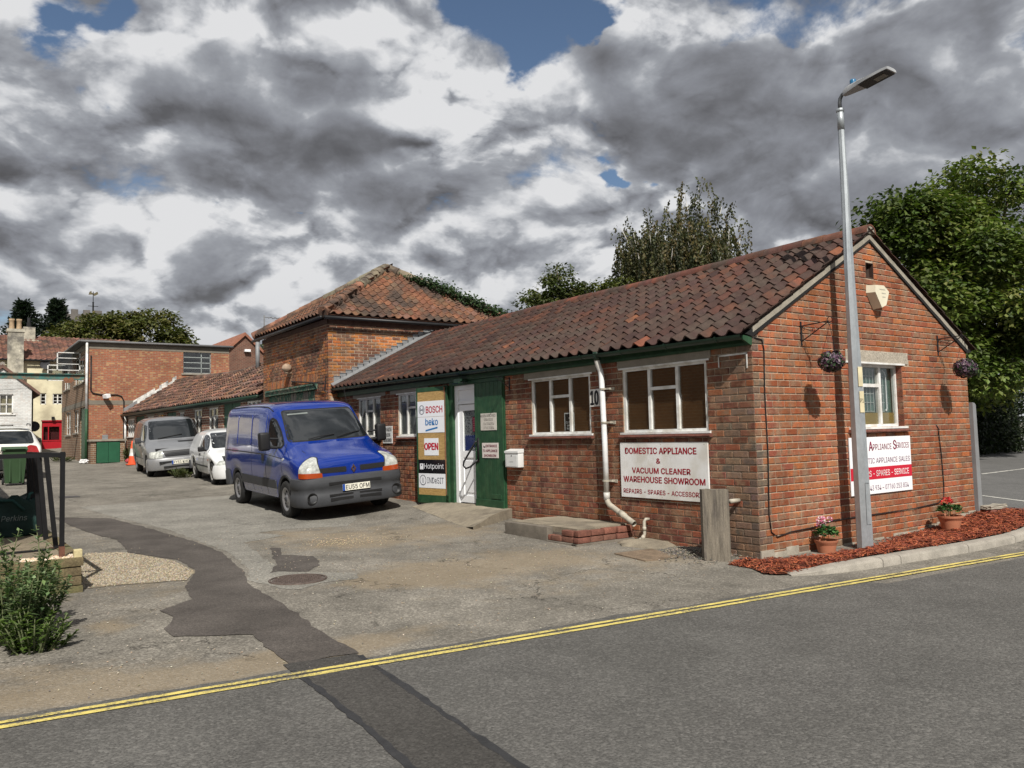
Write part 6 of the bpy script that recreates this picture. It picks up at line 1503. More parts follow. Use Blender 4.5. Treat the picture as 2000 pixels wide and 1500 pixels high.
class Car:
    def __init__(s, name, keys, axles, wr, sill, belt, body_mat, arch=None, front_low=.25, rear_low=.35, wheel_y=.78, tuck=.05):
        s.root = bpy.data.objects.new(name, None); col.objects.link(s.root); ORG[s.root] = Vector((0, 0, 0)); s.axles = axles; s.wr = wr; s.wy = wheel_y
        ar = arch or wr + .045
        xs = sorted({k[0] for k in keys} | {a + d*ar/.38 for a in axles for d in (-.46, -.39, -.33, -.2, 0, .2, .33, .39, .46)}); xs = [x for x in xs if keys[0][0] <= x <= keys[-1][0]]
        def zl(x):
            z = sill if axles[0] - .3 < x < axles[1] + .3 else (front_low if x > axles[1] else rear_low)
            for a in axles:
                d = abs(x - a)
                if d < ar*1.06: z = max(z, wr + math.sqrt(max(0, (ar*1.06)**2 - d*d)))
            return z
        rows = []
        for x in xs:
            zt, drop, wt, wb = interp(keys, x); zb = min(belt, zt - drop - .06); z0 = min(zl(x), zb - .1); wl = wb - tuck
            P = [(0, zt), (.5*wt, zt - .10*drop), (.84*wt, zt - .38*drop), (wt, zt - drop), (lerp(wt, wb, .55), lerp(zt - drop, zb, .55)), (wb, zb), (wb*1.004, lerp(zb, z0, .4)), (lerp(wb, wl, .35), lerp(zb, z0, .8)), (wl, z0)]
            rows.append([(x, -y, z) for y, z in P[::-1]] + [(x, y, z) for y, z in P[1:]])
        n = len(rows[0]); V = [v for r_ in rows for v in r_]; F = [(i*n + k, i*n + k + 1, (i + 1)*n + k + 1, (i + 1)*n + k) for i in range(len(rows) - 1) for k in range(n - 1)]
        F += [tuple(range(n))[::-1], tuple(range((len(rows) - 1)*n, len(rows)*n))]
        me = bpy.data.meshes.new('b'); me.from_pydata(V, [], F); o = bpy.data.objects.new('b', me); col.objects.link(o)
        sb = o.modifiers.new('s', 'SUBSURF'); sb.levels = 2; sb.render_levels = 2
        dg = bpy.context.evaluated_depsgraph_get(); m2 = bpy.data.meshes.new_from_object(o.evaluated_get(dg)); bpy.data.objects.remove(o)
        bm = bmesh.new(); bm.from_mesh(m2); bmesh.ops.recalc_face_normals(bm, faces=bm.faces); s.bvh = BVHTree.FromBMesh(bm); bm.to_mesh(m2); bm.free()
        m2.name = 'body'; m2.materials.clear(); m2.materials.append(body_mat); m2.polygons.foreach_set('use_smooth', [True]*len(m2.polygons))
        s.body = bpy.data.objects.new('body', m2); col.objects.link(s.body); s.body.parent = s.root; ORG[s.body] = Vector((0, 0, 0))
        # dark underbody and wheel housings
        x0, x1 = keys[0][0] + .15, keys[-1][0] - .15; w = keys[len(keys)//2][4] - .12
        mb = MB(); mb.box(x0, x1, -w + .14, w - .14, wr*.75, belt - .1)
        for a in axles:
            for sg in (-1, 1):
                P = [(a + ar*1.04*math.cos(R(t_)), sg*(w - .16), wr + ar*1.04*math.sin(R(t_))) for t_ in range(-10, 191, 20)]; Q = [(p[0], sg*(w + .075), p[2]) for p in P]
                for i in range(len(P) - 1): mb.face([P[i], P[i + 1], Q[i + 1], Q[i]])
                mb.face(P)
        mb.build('underbody', M_TRIMB, s.root)
    def axes(s, view):
        return {'front': (Vector((1, 0, 0)), Vector((0, 1, 0)), Vector((0, 0, 1))), 'rear': (Vector((-1, 0, 0)), Vector((0, 1, 0)), Vector((0, 0, 1))),
                'right': (Vector((0, -1, 0)), Vector((1, 0, 0)), Vector((0, 0, 1))), 'left': (Vector((0, 1, 0)), Vector((1, 0, 0)), Vector((0, 0, 1))), 'top': (Vector((0, 0, 1)), Vector((1, 0, 0)), Vector((0, 1, 0))),
                'fr': (Vector((.8, -.6, 0)), Vector((.6, .8, 0)), Vector((0, 0, 1))), 'fl': (Vector((.8, .6, 0)), Vector((-.6, .8, 0)), Vector((0, 0, 1))),
                'rr': (Vector((-.8, -.6, 0)), Vector((.6, -.8, 0)), Vector((0, 0, 1))), 'rl': (Vector((-.8, .6, 0)), Vector((.6, .8, 0)), Vector((0, 0, 1)))}[view]
    def patch(s, name, view, poly, material, off=.004, cell=.07, parent=None, skirt=.012, rnd=0.0, mirror=False):
        """panel of outline poly (in the view's plane) laid on the body"""
        d, u, v = s.axes(view)
        if rnd: poly = round_poly(poly, rnd)
        dense = []
        for i in range(len(poly)):
            a, b = Vector(poly[i]), Vector(poly[(i + 1) % len(poly)]); k = max(1, int((b - a).length/cell))
            dense += [a.lerp(b, j/k) for j in range(k)]
        bm = bmesh.new(); vs_ = [bm.verts.new((p.x, p.y, 0)) for p in dense]; es = [bm.edges.new((vs_[i], vs_[(i + 1) % len(vs_)])) for i in range(len(vs_))]
        bmesh.ops.triangle_fill(bm, edges=es, use_beauty=True)
        for ax in (0, 1):
            lo, hi = min(p[ax] for p in dense), max(p[ax] for p in dense); k = math.ceil(lo/cell)*cell
            while k < hi:
                bmesh.ops.bisect_plane(bm, geom=bm.verts[:] + bm.edges[:] + bm.faces[:], plane_co=(k, 0, 0) if ax == 0 else (0, k, 0), plane_no=(1, 0, 0) if ax == 0 else (0, 1, 0)); k += cell
        for vt in bm.verts:
            o = u*vt.co.x + v*vt.co.y; hit = s.bvh.ray_cast(o + d*6, -d)
            if hit[0] is None or (hit[0] - o).dot(d) < -.5:
                hit = s.bvh.find_nearest(o + d*.9)
            n_ = hit[1] if hit[1].dot(d) > 0 else -hit[1]
            vt.co = hit[0] + (n_*.6 + d*.4)*off
        bm.normal_update()
        for f in bm.faces:
            if f.normal.dot(d) < 0: f.normal_flip()
        be = [e for e in bm.edges if e.is_boundary]; ret = bmesh.ops.extrude_edge_only(bm, edges=be)
        for e in ret['geom']:
            if isinstance(e, bmesh.types.BMVert): e.co -= d*(skirt + off)
        bmesh.ops.recalc_face_normals(bm, faces=bm.faces)
        me = bpy.data.meshes.new(name); bm.to_mesh(me); bm.free(); me.materials.append(material); me.polygons.foreach_set('use_smooth', [True]*len(me.polygons)); me.set_sharp_from_angle(angle=R(40))
        o = bpy.data.objects.new(name, me); col.objects.link(o); o.parent = parent or s.root; ORG[o] = Vector((0, 0, 0))
        return o
    def seam(s, view, pts, w=.008, material=None, off=.0025, name='panel_gap'):
        L, Rr = [], []
        P = [Vector(p) for p in pts]
        for i, p in enumerate(P):
            t = (P[min(i + 1, len(P) - 1)] - P[max(i - 1, 0)]).normalized(); n_ = Vector((-t.y, t.x))*w/2; L.append(p + n_); Rr.append(p - n_)
        return s.patch(name, view, [tuple(q) for q in L + Rr[::-1]], material or M_TRIMB, off=off, cell=.12, parent=s.body, skirt=.004)
    def wheels(s, style='holes', trim=M_RIM, w=.2):
        for a in s.axles:
            for sg in (-1, 1):
                c = Vector((a, sg*s.wy, s.wr)); r = s.wr; mb = MB(); h = w/2
                mb.lathe([(r*.62, -h*.9), (r*.80, -h), (r*.95, -h*.92), (r, -h*.6), (r, h*.6), (r*.95, h*.92), (r*.80, h), (r*.62, h*.9)], c, 40, axis='Y'); wh = mb.build('wheel', M_TYRE, s.root, smooth=True)
                mb = MB(); k = sg*h; mb.lathe([(r*.64, k*.92), (r*.60, k*.95), (r*.56, k*.72), (r*.50, k*.60), (r*.24, k*.66), (r*.20, k*.86), (r*.12, k*.90), (0, k*.90)], c, 40, axis='Y'); mb.build('rim', trim, wh, smooth=True)
                mb = MB(); n = 10 if style == 'holes' else 5
                for q in range(n):
                    an = 2*math.pi*q/n; rr = r*.43
                    if style == 'holes': mb.lathe([(0, k*.70), (r*.055, k*.70), (r*.055, k*.5)], c + Vector((rr*math.cos(an), 0, rr*math.sin(an))), 8, axis='Y')
                    else:
                        A = [(.26, -.28), (.26, .28), (.54, .40), (.54, -.40)]
                        mb.face([c + Vector((r*p*math.cos(an + t_), k*.70, r*p*math.sin(an + t_))) for p, t_ in A])
                mb.build('rim_opening', M_TRIMB, wh)
                mb = MB(); mb.lathe([(r*.15, k*.90), (r*.13, k*.97), (0, k*.985)], c, 16, axis='Y'); mb.build('hub_cap', M_TRIM, wh, smooth=True)
    def sweep(s, name, path, prof, material, parent=None):
        """path: (x,y) points ; prof: (outward offset, z)"""
        P = [Vector(p) for p in path]; rows = []
        for i, p in enumerate(P):
            t = (P[min(i + 1, len(P) - 1)] - P[max(i - 1, 0)]).normalized(); n_ = Vector((t.y, -t.x)); rows.append([(p.x + n_.x*o, p.y + n_.y*o, z) for o, z in prof])
        mb = MB()
        for a, b in zip(rows, rows[1:]):
            for k in range(len(prof) - 1): mb.face([a[k], b[k], b[k + 1], a[k + 1]])
        mb.face(rows[0][::-1]); mb.face(rows[-1])
        return mb.build(name, material, parent or s.root, auto=45)
    def plate(s, x, z, text, w=.52, h=.115, rear=False, parent=None):
        mb = MB(); d = -1 if rear else 1
        mb.box(min(x, x + d*.008), max(x, x + d*.008), -w/2, w/2, z, z + h); p = mb.build('number_plate', M_PLATE, s.root)
        mb = MB(); mb.box(x + d*.0082, x + d*.0095, -w/2, -w/2 + .045, z, z + h); mb.build('blue_band', M_PLATEBLUE, p)
        mb = MB(); letter(mb, text, (x + d*.0105, -w/2 + .06, z + .018), (0, 1, 0), (0, 0, 1), w - .075, h - .036, bold=.012); mb.build('lettering', M_BLACK_INK, p)
    def arch_trim(s, material, w=.055, yoff=0.0, half=None):
        for a in s.axles:
            for sg in ('right', 'left'):
                ro, ri = s.wr + .045 + .045, s.wr + .052; L = [(a + (ri + w)*math.cos(R(t)), s.wr + (ri + w)*math.sin(R(t))) for t in range(-5, 186, 10)]; Q = [(a + ri*math.cos(R(t)), s.wr + ri*math.sin(R(t))) for t in range(-5, 186, 10)]
                s.patch('arch_trim', sg, L + Q[::-1], material, off=.012, cell=.15, skirt=.03)
    def place(s, x, y, heading):
        f = Vector((math.cos(heading), math.sin(heading))); l = Vector((-f.y, f.x)); a0, a1 = s.axles
        g = lambda fx, ly: (lambda p: Vector((p.x, p.y, ground(p.x, p.y))))(Vector((x, y)) + f*fx + l*ly)
        F_, B_, L_, R_ = (g(a1, s.wy) + g(a1, -s.wy))/2, (g(a0, s.wy) + g(a0, -s.wy))/2, (g(a0, s.wy) + g(a1, s.wy))/2, (g(a0, -s.wy) + g(a1, -s.wy))/2
        X = (F_ - B_).normalized(); Y = (L_ - R_).normalized(); Z = X.cross(Y).normalized(); Y = Z.cross(X)
        c = (F_ + B_)/2 - X*((a0 + a1)/2)
        s.root.matrix_world = Matrix(((X.x, Y.x, Z.x, c.x), (X.y, Y.y, Z.y, c.y), (X.z, Y.z, Z.z, c.z + .004), (0, 0, 0, 1)))
def round_poly(P, r, n=4):
    out = []; k = len(P)
    for i in range(k):
        a, b, c = Vector(P[i - 1]), Vector(P[i]), Vector(P[(i + 1) % k]); q = min(r, (a - b).length*.45, (c - b).length*.45)
        p0, p1 = b + (a - b).normalized()*q, b + (c - b).normalized()*q
        for j in range(n + 1):
            t = j/n; out.append(tuple(p0*(1 - t)**2 + b*2*t*(1 - t) + p1*t*t))
    return out

def blue_van():
    bp = paint('van_blue', (.003, .024, .20), rough=.16, dirt=(.09, .085, .10))
    K = [(-2.52, 2.00, .14, .80, .93), (-2.47, 2.06, .12, .85, .965), (-2.3, 2.10, .11, .875, .98), (-1.0, 2.12, .11, .88, .985), (.2, 2.11, .11, .88, .985), (.55, 2.08, .11, .86, .985), (.72, 1.99, .11, .83, .985), (1.05, 1.74, .11, .79, .985), (1.32, 1.51, .10, .79, .985), (1.50, 1.345, .08, .82, .985), (1.75, 1.26, .09, .83, .98), (2.05, 1.165, .09, .82, .97), (2.28, 1.085, .09, .80, .945), (2.38, 1.03, .08, .77, .90), (2.43, .95, .08, .70, .83)]
    c = Car('blue_van', K, (-1.53, 1.55), .335, .33, 1.06, bp, front_low=.30, rear_low=.42, wheel_y=.86)
    tag(c.root, 'royal blue panel van with grey bumper parked beside the workshop doors', 'van', 'vans parked in the yard')
    c.patch('windscreen_seal', 'front', [(-.80, 1.345), (.80, 1.345), (.70, 1.94), (-.70, 1.94)], M_TRIMB, off=.003, rnd=.07); ws = c.patch('windscreen', 'front', [(-.77, 1.365), (.77, 1.365), (.675, 1.92), (-.675, 1.92)], M_CARGLASS, off=.0065, rnd=.07)
    for y0, y1, z1 in ((-.45, .08, 1.43), (.10, .62, 1.455)):
        mb = MB(); p0 = c.bvh.ray_cast(Vector((6, y0, 1.375)), Vector((-1, 0, 0)))[0]; p1 = c.bvh.ray_cast(Vector((6, y1, z1)), Vector((-1, 0, 0)))[0]; pm = p0.lerp(p1, .45) + Vector((.03, 0, .025))
        mb.tube([p0 + Vector((.03, 0, .01)), pm, p1 + Vector((.015, 0, .01))], .010, 6); mb.build('wiper', M_TRIMB, c.root)
    mb = MB(); mb.lathe([(.17, -.012), (.185, 0), (.17, .012), (.155, 0), (.17, -.012)], (0, 0, 0), 24, axis='X'); 
    vis = c.patch('sun_strip', 'front', [(-.62, 1.84), (-.22, 1.85), (-.23, 1.875), (-.62, 1.865)], mat('visor_pale', (.16, .18, .17)), off=.0085)
    for sd in ('right', 'left'):
        c.patch('window_seal', sd, [(.60, 1.24), (1.27, 1.24), (1.31, 1.31), (1.03, 1.58), (.81, 1.77), (.67, 1.82), (.60, 1.78)], M_TRIMB, off=.003, rnd=.05)
        c.patch('side_window', sd, [(.63, 1.27), (1.23, 1.27), (1.265, 1.32), (1.01, 1.55), (.795, 1.735), (.68, 1.785), (.63, 1.745)], M_CARGLASS, off=.006, rnd=.05)
        for a, b in ((-.30, .46), (-1.28, -.42), (-2.28, -1.40)): c.patch('pressed_panel', sd, [(a, 1.27), (b, 1.27), (b, 1.88), (a, 1.88)], bp, off=.007, rnd=.08, parent=c.body)
        for L in ([(.53, .36), (.53, 1.92)], [(1.45, .75), (1.47, 1.15), (1.36, 1.32)], [(-.38, .36), (-.38, 1.95)], [(-2.36, .6), (-2.36, 1.95)]): c.seam(sd, L)
        c.seam(sd, [(-2.3, 1.135), (-1.0, 1.13), (.50, 1.12)], w=.022); c.seam(sd, [(.55, 1.12), (1.45, 1.07)], w=.012)
        c.patch('side_rubbing_strip', sd, [(-1.10, .50), (1.12, .50), (1.12, .66), (-1.10, .68)], M_TRIM, off=.018, rnd=.02)
        c.patch('door_handle', sd, [(.34, 1.00), (.47, 1.00), (.47, 1.12), (.34, 1.12)], M_TRIMB, off=.02, rnd=.02); c.patch('indicator_lens', sd, [(1.50, 1.04), (1.57, 1.04), (1.57, 1.08), (1.50, 1.08)], M_LENS, off=.01, rnd=.02)
    c.arch_trim(M_TRIM, .05)
    for v, sg in (('fr', -1), ('fl', 1)):
        # outline in the oblique view: horizontal axis runs towards the nose for both sides
        q = lambda pts: [(p if v == 'fr' else -p, z) for p, z in pts]
        if v == 'fr': P = [(.60, .755), (.98, .745), (.93, .94), (.86, 1.075), (.76, 1.09), (.66, 1.02), (.60, .90)]
        else: P = [(-.60, .755), (-.98, .745), (-.93, .94), (-.86, 1.075), (-.76, 1.09), (-.66, 1.02), (-.60, .90)]
        c.patch('headlamp_seal', v, [(p*1.0 + (.012 if p > .8 else -.012 if p > 0 else (-.012 if p < -.8 else .012)), z + (.012 if z > .9 else -.012)) for p, z in P], M_TRIMB, off=.004, cell=.05, rnd=.06)
        h = c.patch('headlamp', v, P, M_LENS, off=.014, cell=.05, rnd=.06)
        e = 1 if v == 'fr' else -1
        c.patch('amber_lens', v, [(e*.60, .745), (e*.99, .735), (e*.985, .82), (e*.60, .835)], M_AMBER, off=.018, cell=.05, parent=h, rnd=.02)
    grille = mat('grille_black', (.01, .01, .011), rough=.7, var=.6, scale=60, bump=.8, bscale=70)
    for sg in (-1, 1): c.patch('grille', 'front', [(sg*.13, .80), (sg*.62, .81), (sg*.63, .90), (sg*.13, .895)], grille, off=.006, cell=.05, rnd=.02)
    hit = c.bvh.ray_cast(Vector((6, 0, .85)), Vector((-1, 0, 0)))[0]
    mb = MB(); O = [(0, .075), (.048, 0), (0, -.075), (-.048, 0)]; I = [(0, .035), (.018, 0), (0, -.035), (-.018, 0)]; X = hit.x + .025
    for k in range(4):
        a, b, d_, e_ = O[k], O[(k + 1) % 4], I[(k + 1) % 4], I[k]; mb.prism([(X, a[0], .85 + a[1]), (X, b[0], .85 + b[1]), (X, d_[0], .85 + d_[1]), (X, e_[0], .85 + e_[1])], (-.03, 0, 0))
    mb.build('badge', M_CHROME, c.root)
    c.seam('front', [(-.70, 1.20), (-.66, 1.05), (-.63, .93), (-.62, .78)], w=.010); c.seam('front', [(.70, 1.20), (.66, 1.05), (.63, .93), (.62, .78)], w=.010)
    # bumper
    path = [(1.94, -1.005), (2.10, -1.005), (2.30, -.985), (2.43, -.89), (2.49, -.66), (2.51, -.3), (2.515, 0), (2.51, .3), (2.49, .66), (2.43, .89), (2.30, .985), (2.10, 1.005), (1.94, 1.005)]
    bu = c.sweep('front_bumper', path, [(-.10, .27), (-.02, .235), (.005, .27), (.005, .43), (-.008, .45), (-.012, .55), (.004, .57), (.004, .66), (-.012, .72), (-.08, .75)], M_TRIM)
    mb = MB()
    for z0, z1, w in ((.60, .645, .62), (.32, .37, .60), (.40, .435, .62)):
        mb.box(2.47, 2.519, -w*.8, w*.8, z0, z1)
    mb.build('air_intake', M_TRIMB, bu)
    for sg in (-1, 1):
        mb = MB(); mb.lathe([(0, .0), (.065, .0), (.085, .035), (.095, .035)], (2.45, sg*.80, .40), 16, axis='X'); mb.build('fog_lamp_recess', M_TRIMB, bu, smooth=True)
        mb = MB(); mb.lathe([(0, .0), (.03, .0), (.03, -.03)], (2.455, sg*.74, .56), 12, axis='X'); mb.build('tow_hole', M_TRIMB, bu)
    c.plate(2.522, .475, 'EU55 OFM')
    c.sweep('rear_bumper', [(-2.0, 1.0), (-2.3, .995), (-2.5, .93), (-2.58, .6), (-2.58, -.6), (-2.5, -.93), (-2.3, -.995), (-2.0, -1.0)], [(-.08, .40), (.0, .38), (.01, .66), (-.02, .72), (-.08, .73)], M_TRIM)
    for sg in (-1, 1):
        mb = MB(); x, y = 1.12, sg*1.17; mb.cbox(x - .07, x + .09, y - .10, y + .10, 1.22, 1.56, .045); mr = mb.build('mirror', M_TRIMB, c.root, auto=60)
        mb = MB(); mb.tube([(x, sg*.93, 1.26), (x, sg*1.10, 1.28)], .03, 8); mb.tube([(x, sg*.90, 1.42), (x, sg*1.10, 1.44)], .02, 8); mb.build('mirror_arm', M_TRIMB, mr)
        mb = MB(); P = []
        for k in range(12): xx = lerp(-2.35, .62, k/11); h = c.bvh.ray_cast(Vector((xx, sg*.80, 4)), Vector((0, 0, -1)))[0]; P.append(h + Vector((0, 0, .004)))
        mb.tube(P, .013, 6); mb.build('roof_rail', M_TRIMB, c.root)
    mb = MB(); mb.tube([(.62, .70, 2.03), (.45, .72, 2.36)], .004, 5); mb.build('aerial', M_TRIMB, c.root)
    c.wheels('holes', w=.215)
    c.place(-1.53, 9.94, R(-91.0))
blue_van()

def silver_van():
    bp = paint('van_silver', (.23, .235, .245), rough=.38, metal=.35)
    K = [(-2.33, 1.62, .2, .62, .86), (-2.28, 1.74, .18, .70, .91), (-2.05, 1.83, .14, .76, .935), (-1.0, 1.87, .13, .77, .94), (.3, 1.86, .13, .77, .94), (.52, 1.82, .13, .76, .94), (.85, 1.64, .11, .73, .94), (1.25, 1.30, .10, .74, .935), (1.45, 1.13, .08, .76, .93), (1.8, 1.03, .09, .75, .91), (2.1, .93, .10, .70, .86), (2.25, .82, .12, .62, .76), (2.30, .70, .10, .55, .66)]
    c = Car('silver_van', K, (-1.45, 1.50), .32, .30, .98, bp, front_low=.28, rear_low=.32, wheel_y=.80)
    tag(c.root, 'silver grey passenger van parked behind the small white van', 'van', 'vans parked in the yard')
    c.patch('windscreen', 'front', [(-.76, 1.15), (.76, 1.15), (.66, 1.74), (-.66, 1.74)], M_CARGLASS, off=.004, rnd=.06)
    tint = mat('tinted_glass', (.05, .052, .055), rough=.12, var=.1)
    for sd in ('right', 'left'):
        c.patch('side_window', sd, [(.42, 1.10), (1.12, 1.08), (1.16, 1.12), (.72, 1.60), (.42, 1.64)], M_CARGLASS, off=.005, rnd=.05)
        c.patch('side_window', sd, [(-.72, 1.10), (.33, 1.10), (.33, 1.66), (-.72, 1.68)], tint, off=.005, rnd=.05); c.patch('side_window', sd, [(-1.95, 1.12), (-.82, 1.10), (-.82, 1.68), (-1.75, 1.66)], tint, off=.005, rnd=.06)
        for L in ([(.37, .34), (.37, 1.68)], [(-.77, .34), (-.77, 1.7)], [(1.28, .7), (1.26, 1.05)]): c.seam(sd, L)
        c.seam(sd, [(-2.2, .56), (1.05, .56)], w=.03, material=M_TRIM); c.patch('door_handle', sd, [(.43, .95), (.58, .95), (.58, 1.0), (.43, 1.0)], M_TRIM, off=.015, rnd=.01); c.patch('door_handle', sd, [(.14, .95), (.30, .95), (.30, 1.0), (.14, 1.0)], M_TRIM, off=.015, rnd=.01)
    for v, e in (('fr', 1), ('fl', -1)):
        h = c.patch('headlamp', v, [(e*.52, .60), (e*.98, .58), (e*.95, .80), (e*.56, .78)], M_LENS, off=.01, cell=.05, rnd=.03)
    c.patch('grille', 'front', [(-.42, .62), (.42, .62), (.50, .80), (-.50, .80)], M_TRIMB, off=.006, rnd=.03)
    for k in range(3): c.patch('grille_slat', 'front', [(-.43, .655 + k*.04), (.43, .655 + k*.04), (.43, .667 + k*.04), (-.43, .667 + k*.04)], M_TRIM, off=.012)
    c.patch('hood_vent', 'front', [(.05, 1.03), (.62, 1.02), (.60, 1.06), (.05, 1.07)], M_TRIMB, off=.004)
    path = [(1.92, -.94), (2.08, -.93), (2.2, -.86), (2.30, -.70), (2.36, -.4), (2.38, 0), (2.36, .4), (2.30, .70), (2.2, .86), (2.08, .93), (1.92, .94)]
    bu = c.sweep('front_bumper', path, [(-.08, .24), (-.01, .21), (.01, .26), (.01, .50), (-.02, .57), (-.08, .58)], bp)
    mb = MB(); mb.box(2.375, 2.395, -.5, .5, .28, .33); mb.box(2.37, 2.39, -.62, .0, .43, .48); mb.build('air_intake', M_TRIMB, bu)
    c.plate(2.392, .375, 'FY51 KHO')
    for sg in (-1, 1): mb = MB(); mb.cbox(.98, 1.10, sg*1.05 - .09, sg*1.05 + .09, 1.06, 1.24, .03); mb.tube([(1.05, sg*.88, 1.10), (1.05, sg*1.0, 1.12)], .03, 6); mb.build('mirror', M_TRIM, c.root, auto=60)
    p0, p1 = c.bvh.ray_cast(Vector((6, -.5, 1.17)), Vector((-1, 0, 0)))[0], c.bvh.ray_cast(Vector((6, .25, 1.26)), Vector((-1, 0, 0)))[0]
    mb = MB(); mb.tube([p0 + Vector((.03, 0, .01)), p1 + Vector((.02, 0, .01))], .012, 5); mb.build('wiper', M_TRIMB, c.root)
    c.wheels('spokes', mat('alloy', (.5, .5, .52), rough=.3, metal=.8), w=.2)
    c.place(-1.30, 23.15, R(-94.5))
silver_van()

def white_van():
    bp = paint('van_white', (.68, .69, .69), rough=.35)
    K = [(-2.08, 1.10, .2, .55, .74), (-2.03, 1.28, .2, .62, .80), (-1.85, 1.40, .15, .66, .835), (-1.0, 1.455, .12, .67, .85), (-.2, 1.45, .12, .67, .85), (.15, 1.42, .12, .66, .85), (.50, 1.28, .10, .65, .85), (.95, 1.00, .08, .68, .85), (1.10, .93, .07, .70, .845), (1.5, .86, .08, .68, .83), (1.85, .76, .10, .62, .78), (2.02, .64, .12, .55, .68), (2.06, .52, .08, .5, .6)]
    c = Car('white_van', K, (-1.25, 1.36), .295, .25, .86, bp, front_low=.22, rear_low=.28, wheel_y=.735)
    tag(c.root, 'small white car derived van parked behind the blue van', 'van', 'vans parked in the yard')
    c.patch('windscreen', 'front', [(-.68, .95), (.68, .95), (.57, 1.36), (-.57, 1.36)], M_CARGLASS, off=.004, rnd=.06)
    for sd in ('right', 'left'):
        c.patch('side_window', sd, [(-.12, .90), (.80, .88), (.82, .92), (.42, 1.22), (.20, 1.30), (-.05, 1.32)], M_CARGLASS, off=.005, rnd=.05)
        c.patch('blank_panel', sd, [(-1.70, .95), (-.32, .93), (-.32, 1.30), (-1.42, 1.30)], bp, off=.006, rnd=.1, parent=c.body)
        for L in ([(-.22, .30), (-.22, 1.34)], [(.98, .35), (1.0, .85), (.88, .92)]): c.seam(sd, L)
        c.seam(sd, [(-.85, .46), (.95, .46)], w=.045, material=M_TRIM); c.patch('door_handle', sd, [(-.12, .73), (.02, .73), (.02, .80), (-.12, .80)], M_TRIMB, off=.012, rnd=.02); c.patch('indicator_lens', sd, [(1.02, .64), (1.08, .64), (1.08, .67), (1.02, .67)], M_AMBER, off=.008)
    for v, e in (('fr', 1), ('fl', -1)):
        h = c.patch('headlamp', v, [(e*.46, .52), (e*.84, .50), (e*.82, .60), (e*.74, .66), (e*.54, .64)], M_LENS, off=.01, cell=.05, rnd=.03)
    path = [(1.72, -.85), (1.9, -.82), (2.03, -.68), (2.10, -.4), (2.13, 0), (2.10, .4), (2.03, .68), (1.9, .82), (1.72, .85)]
    bu = c.sweep('front_bumper', path, [(-.08, .20), (-.01, .17), (.01, .22), (.012, .42), (-.02, .52), (-.08, .54)], bp)
    c.patch('grille', 'front', [(-.4, .58), (.4, .58), (.42, .66), (-.42, .66)], M_TRIMB, off=.005); c.plate(2.146, .30, 'PX53 VLD')
    c.sweep('rear_bumper', [(-1.75, .85), (-2.0, .83), (-2.12, .6), (-2.14, 0), (-2.12, -.6), (-2.0, -.83), (-1.75, -.85)], [(-.08, .30), (0, .28), (.01, .52), (-.06, .56)], M_TRIM)
    for sg in (-1, 1): mb = MB(); mb.cbox(.66, .77, sg*.94 - .085, sg*.94 + .085, .88, 1.02, .03); mb.tube([(.72, sg*.80, .90), (.72, sg*.9, .93)], .03, 6); mb.build('mirror', M_TRIMB, c.root, auto=60)
    c.wheels('spokes', mat('hubcap_grey', (.30, .29, .27), rough=.5, metal=.2, var=.2), w=.18)
    c.place(-.72, 18.0, R(-94.0))
white_van()

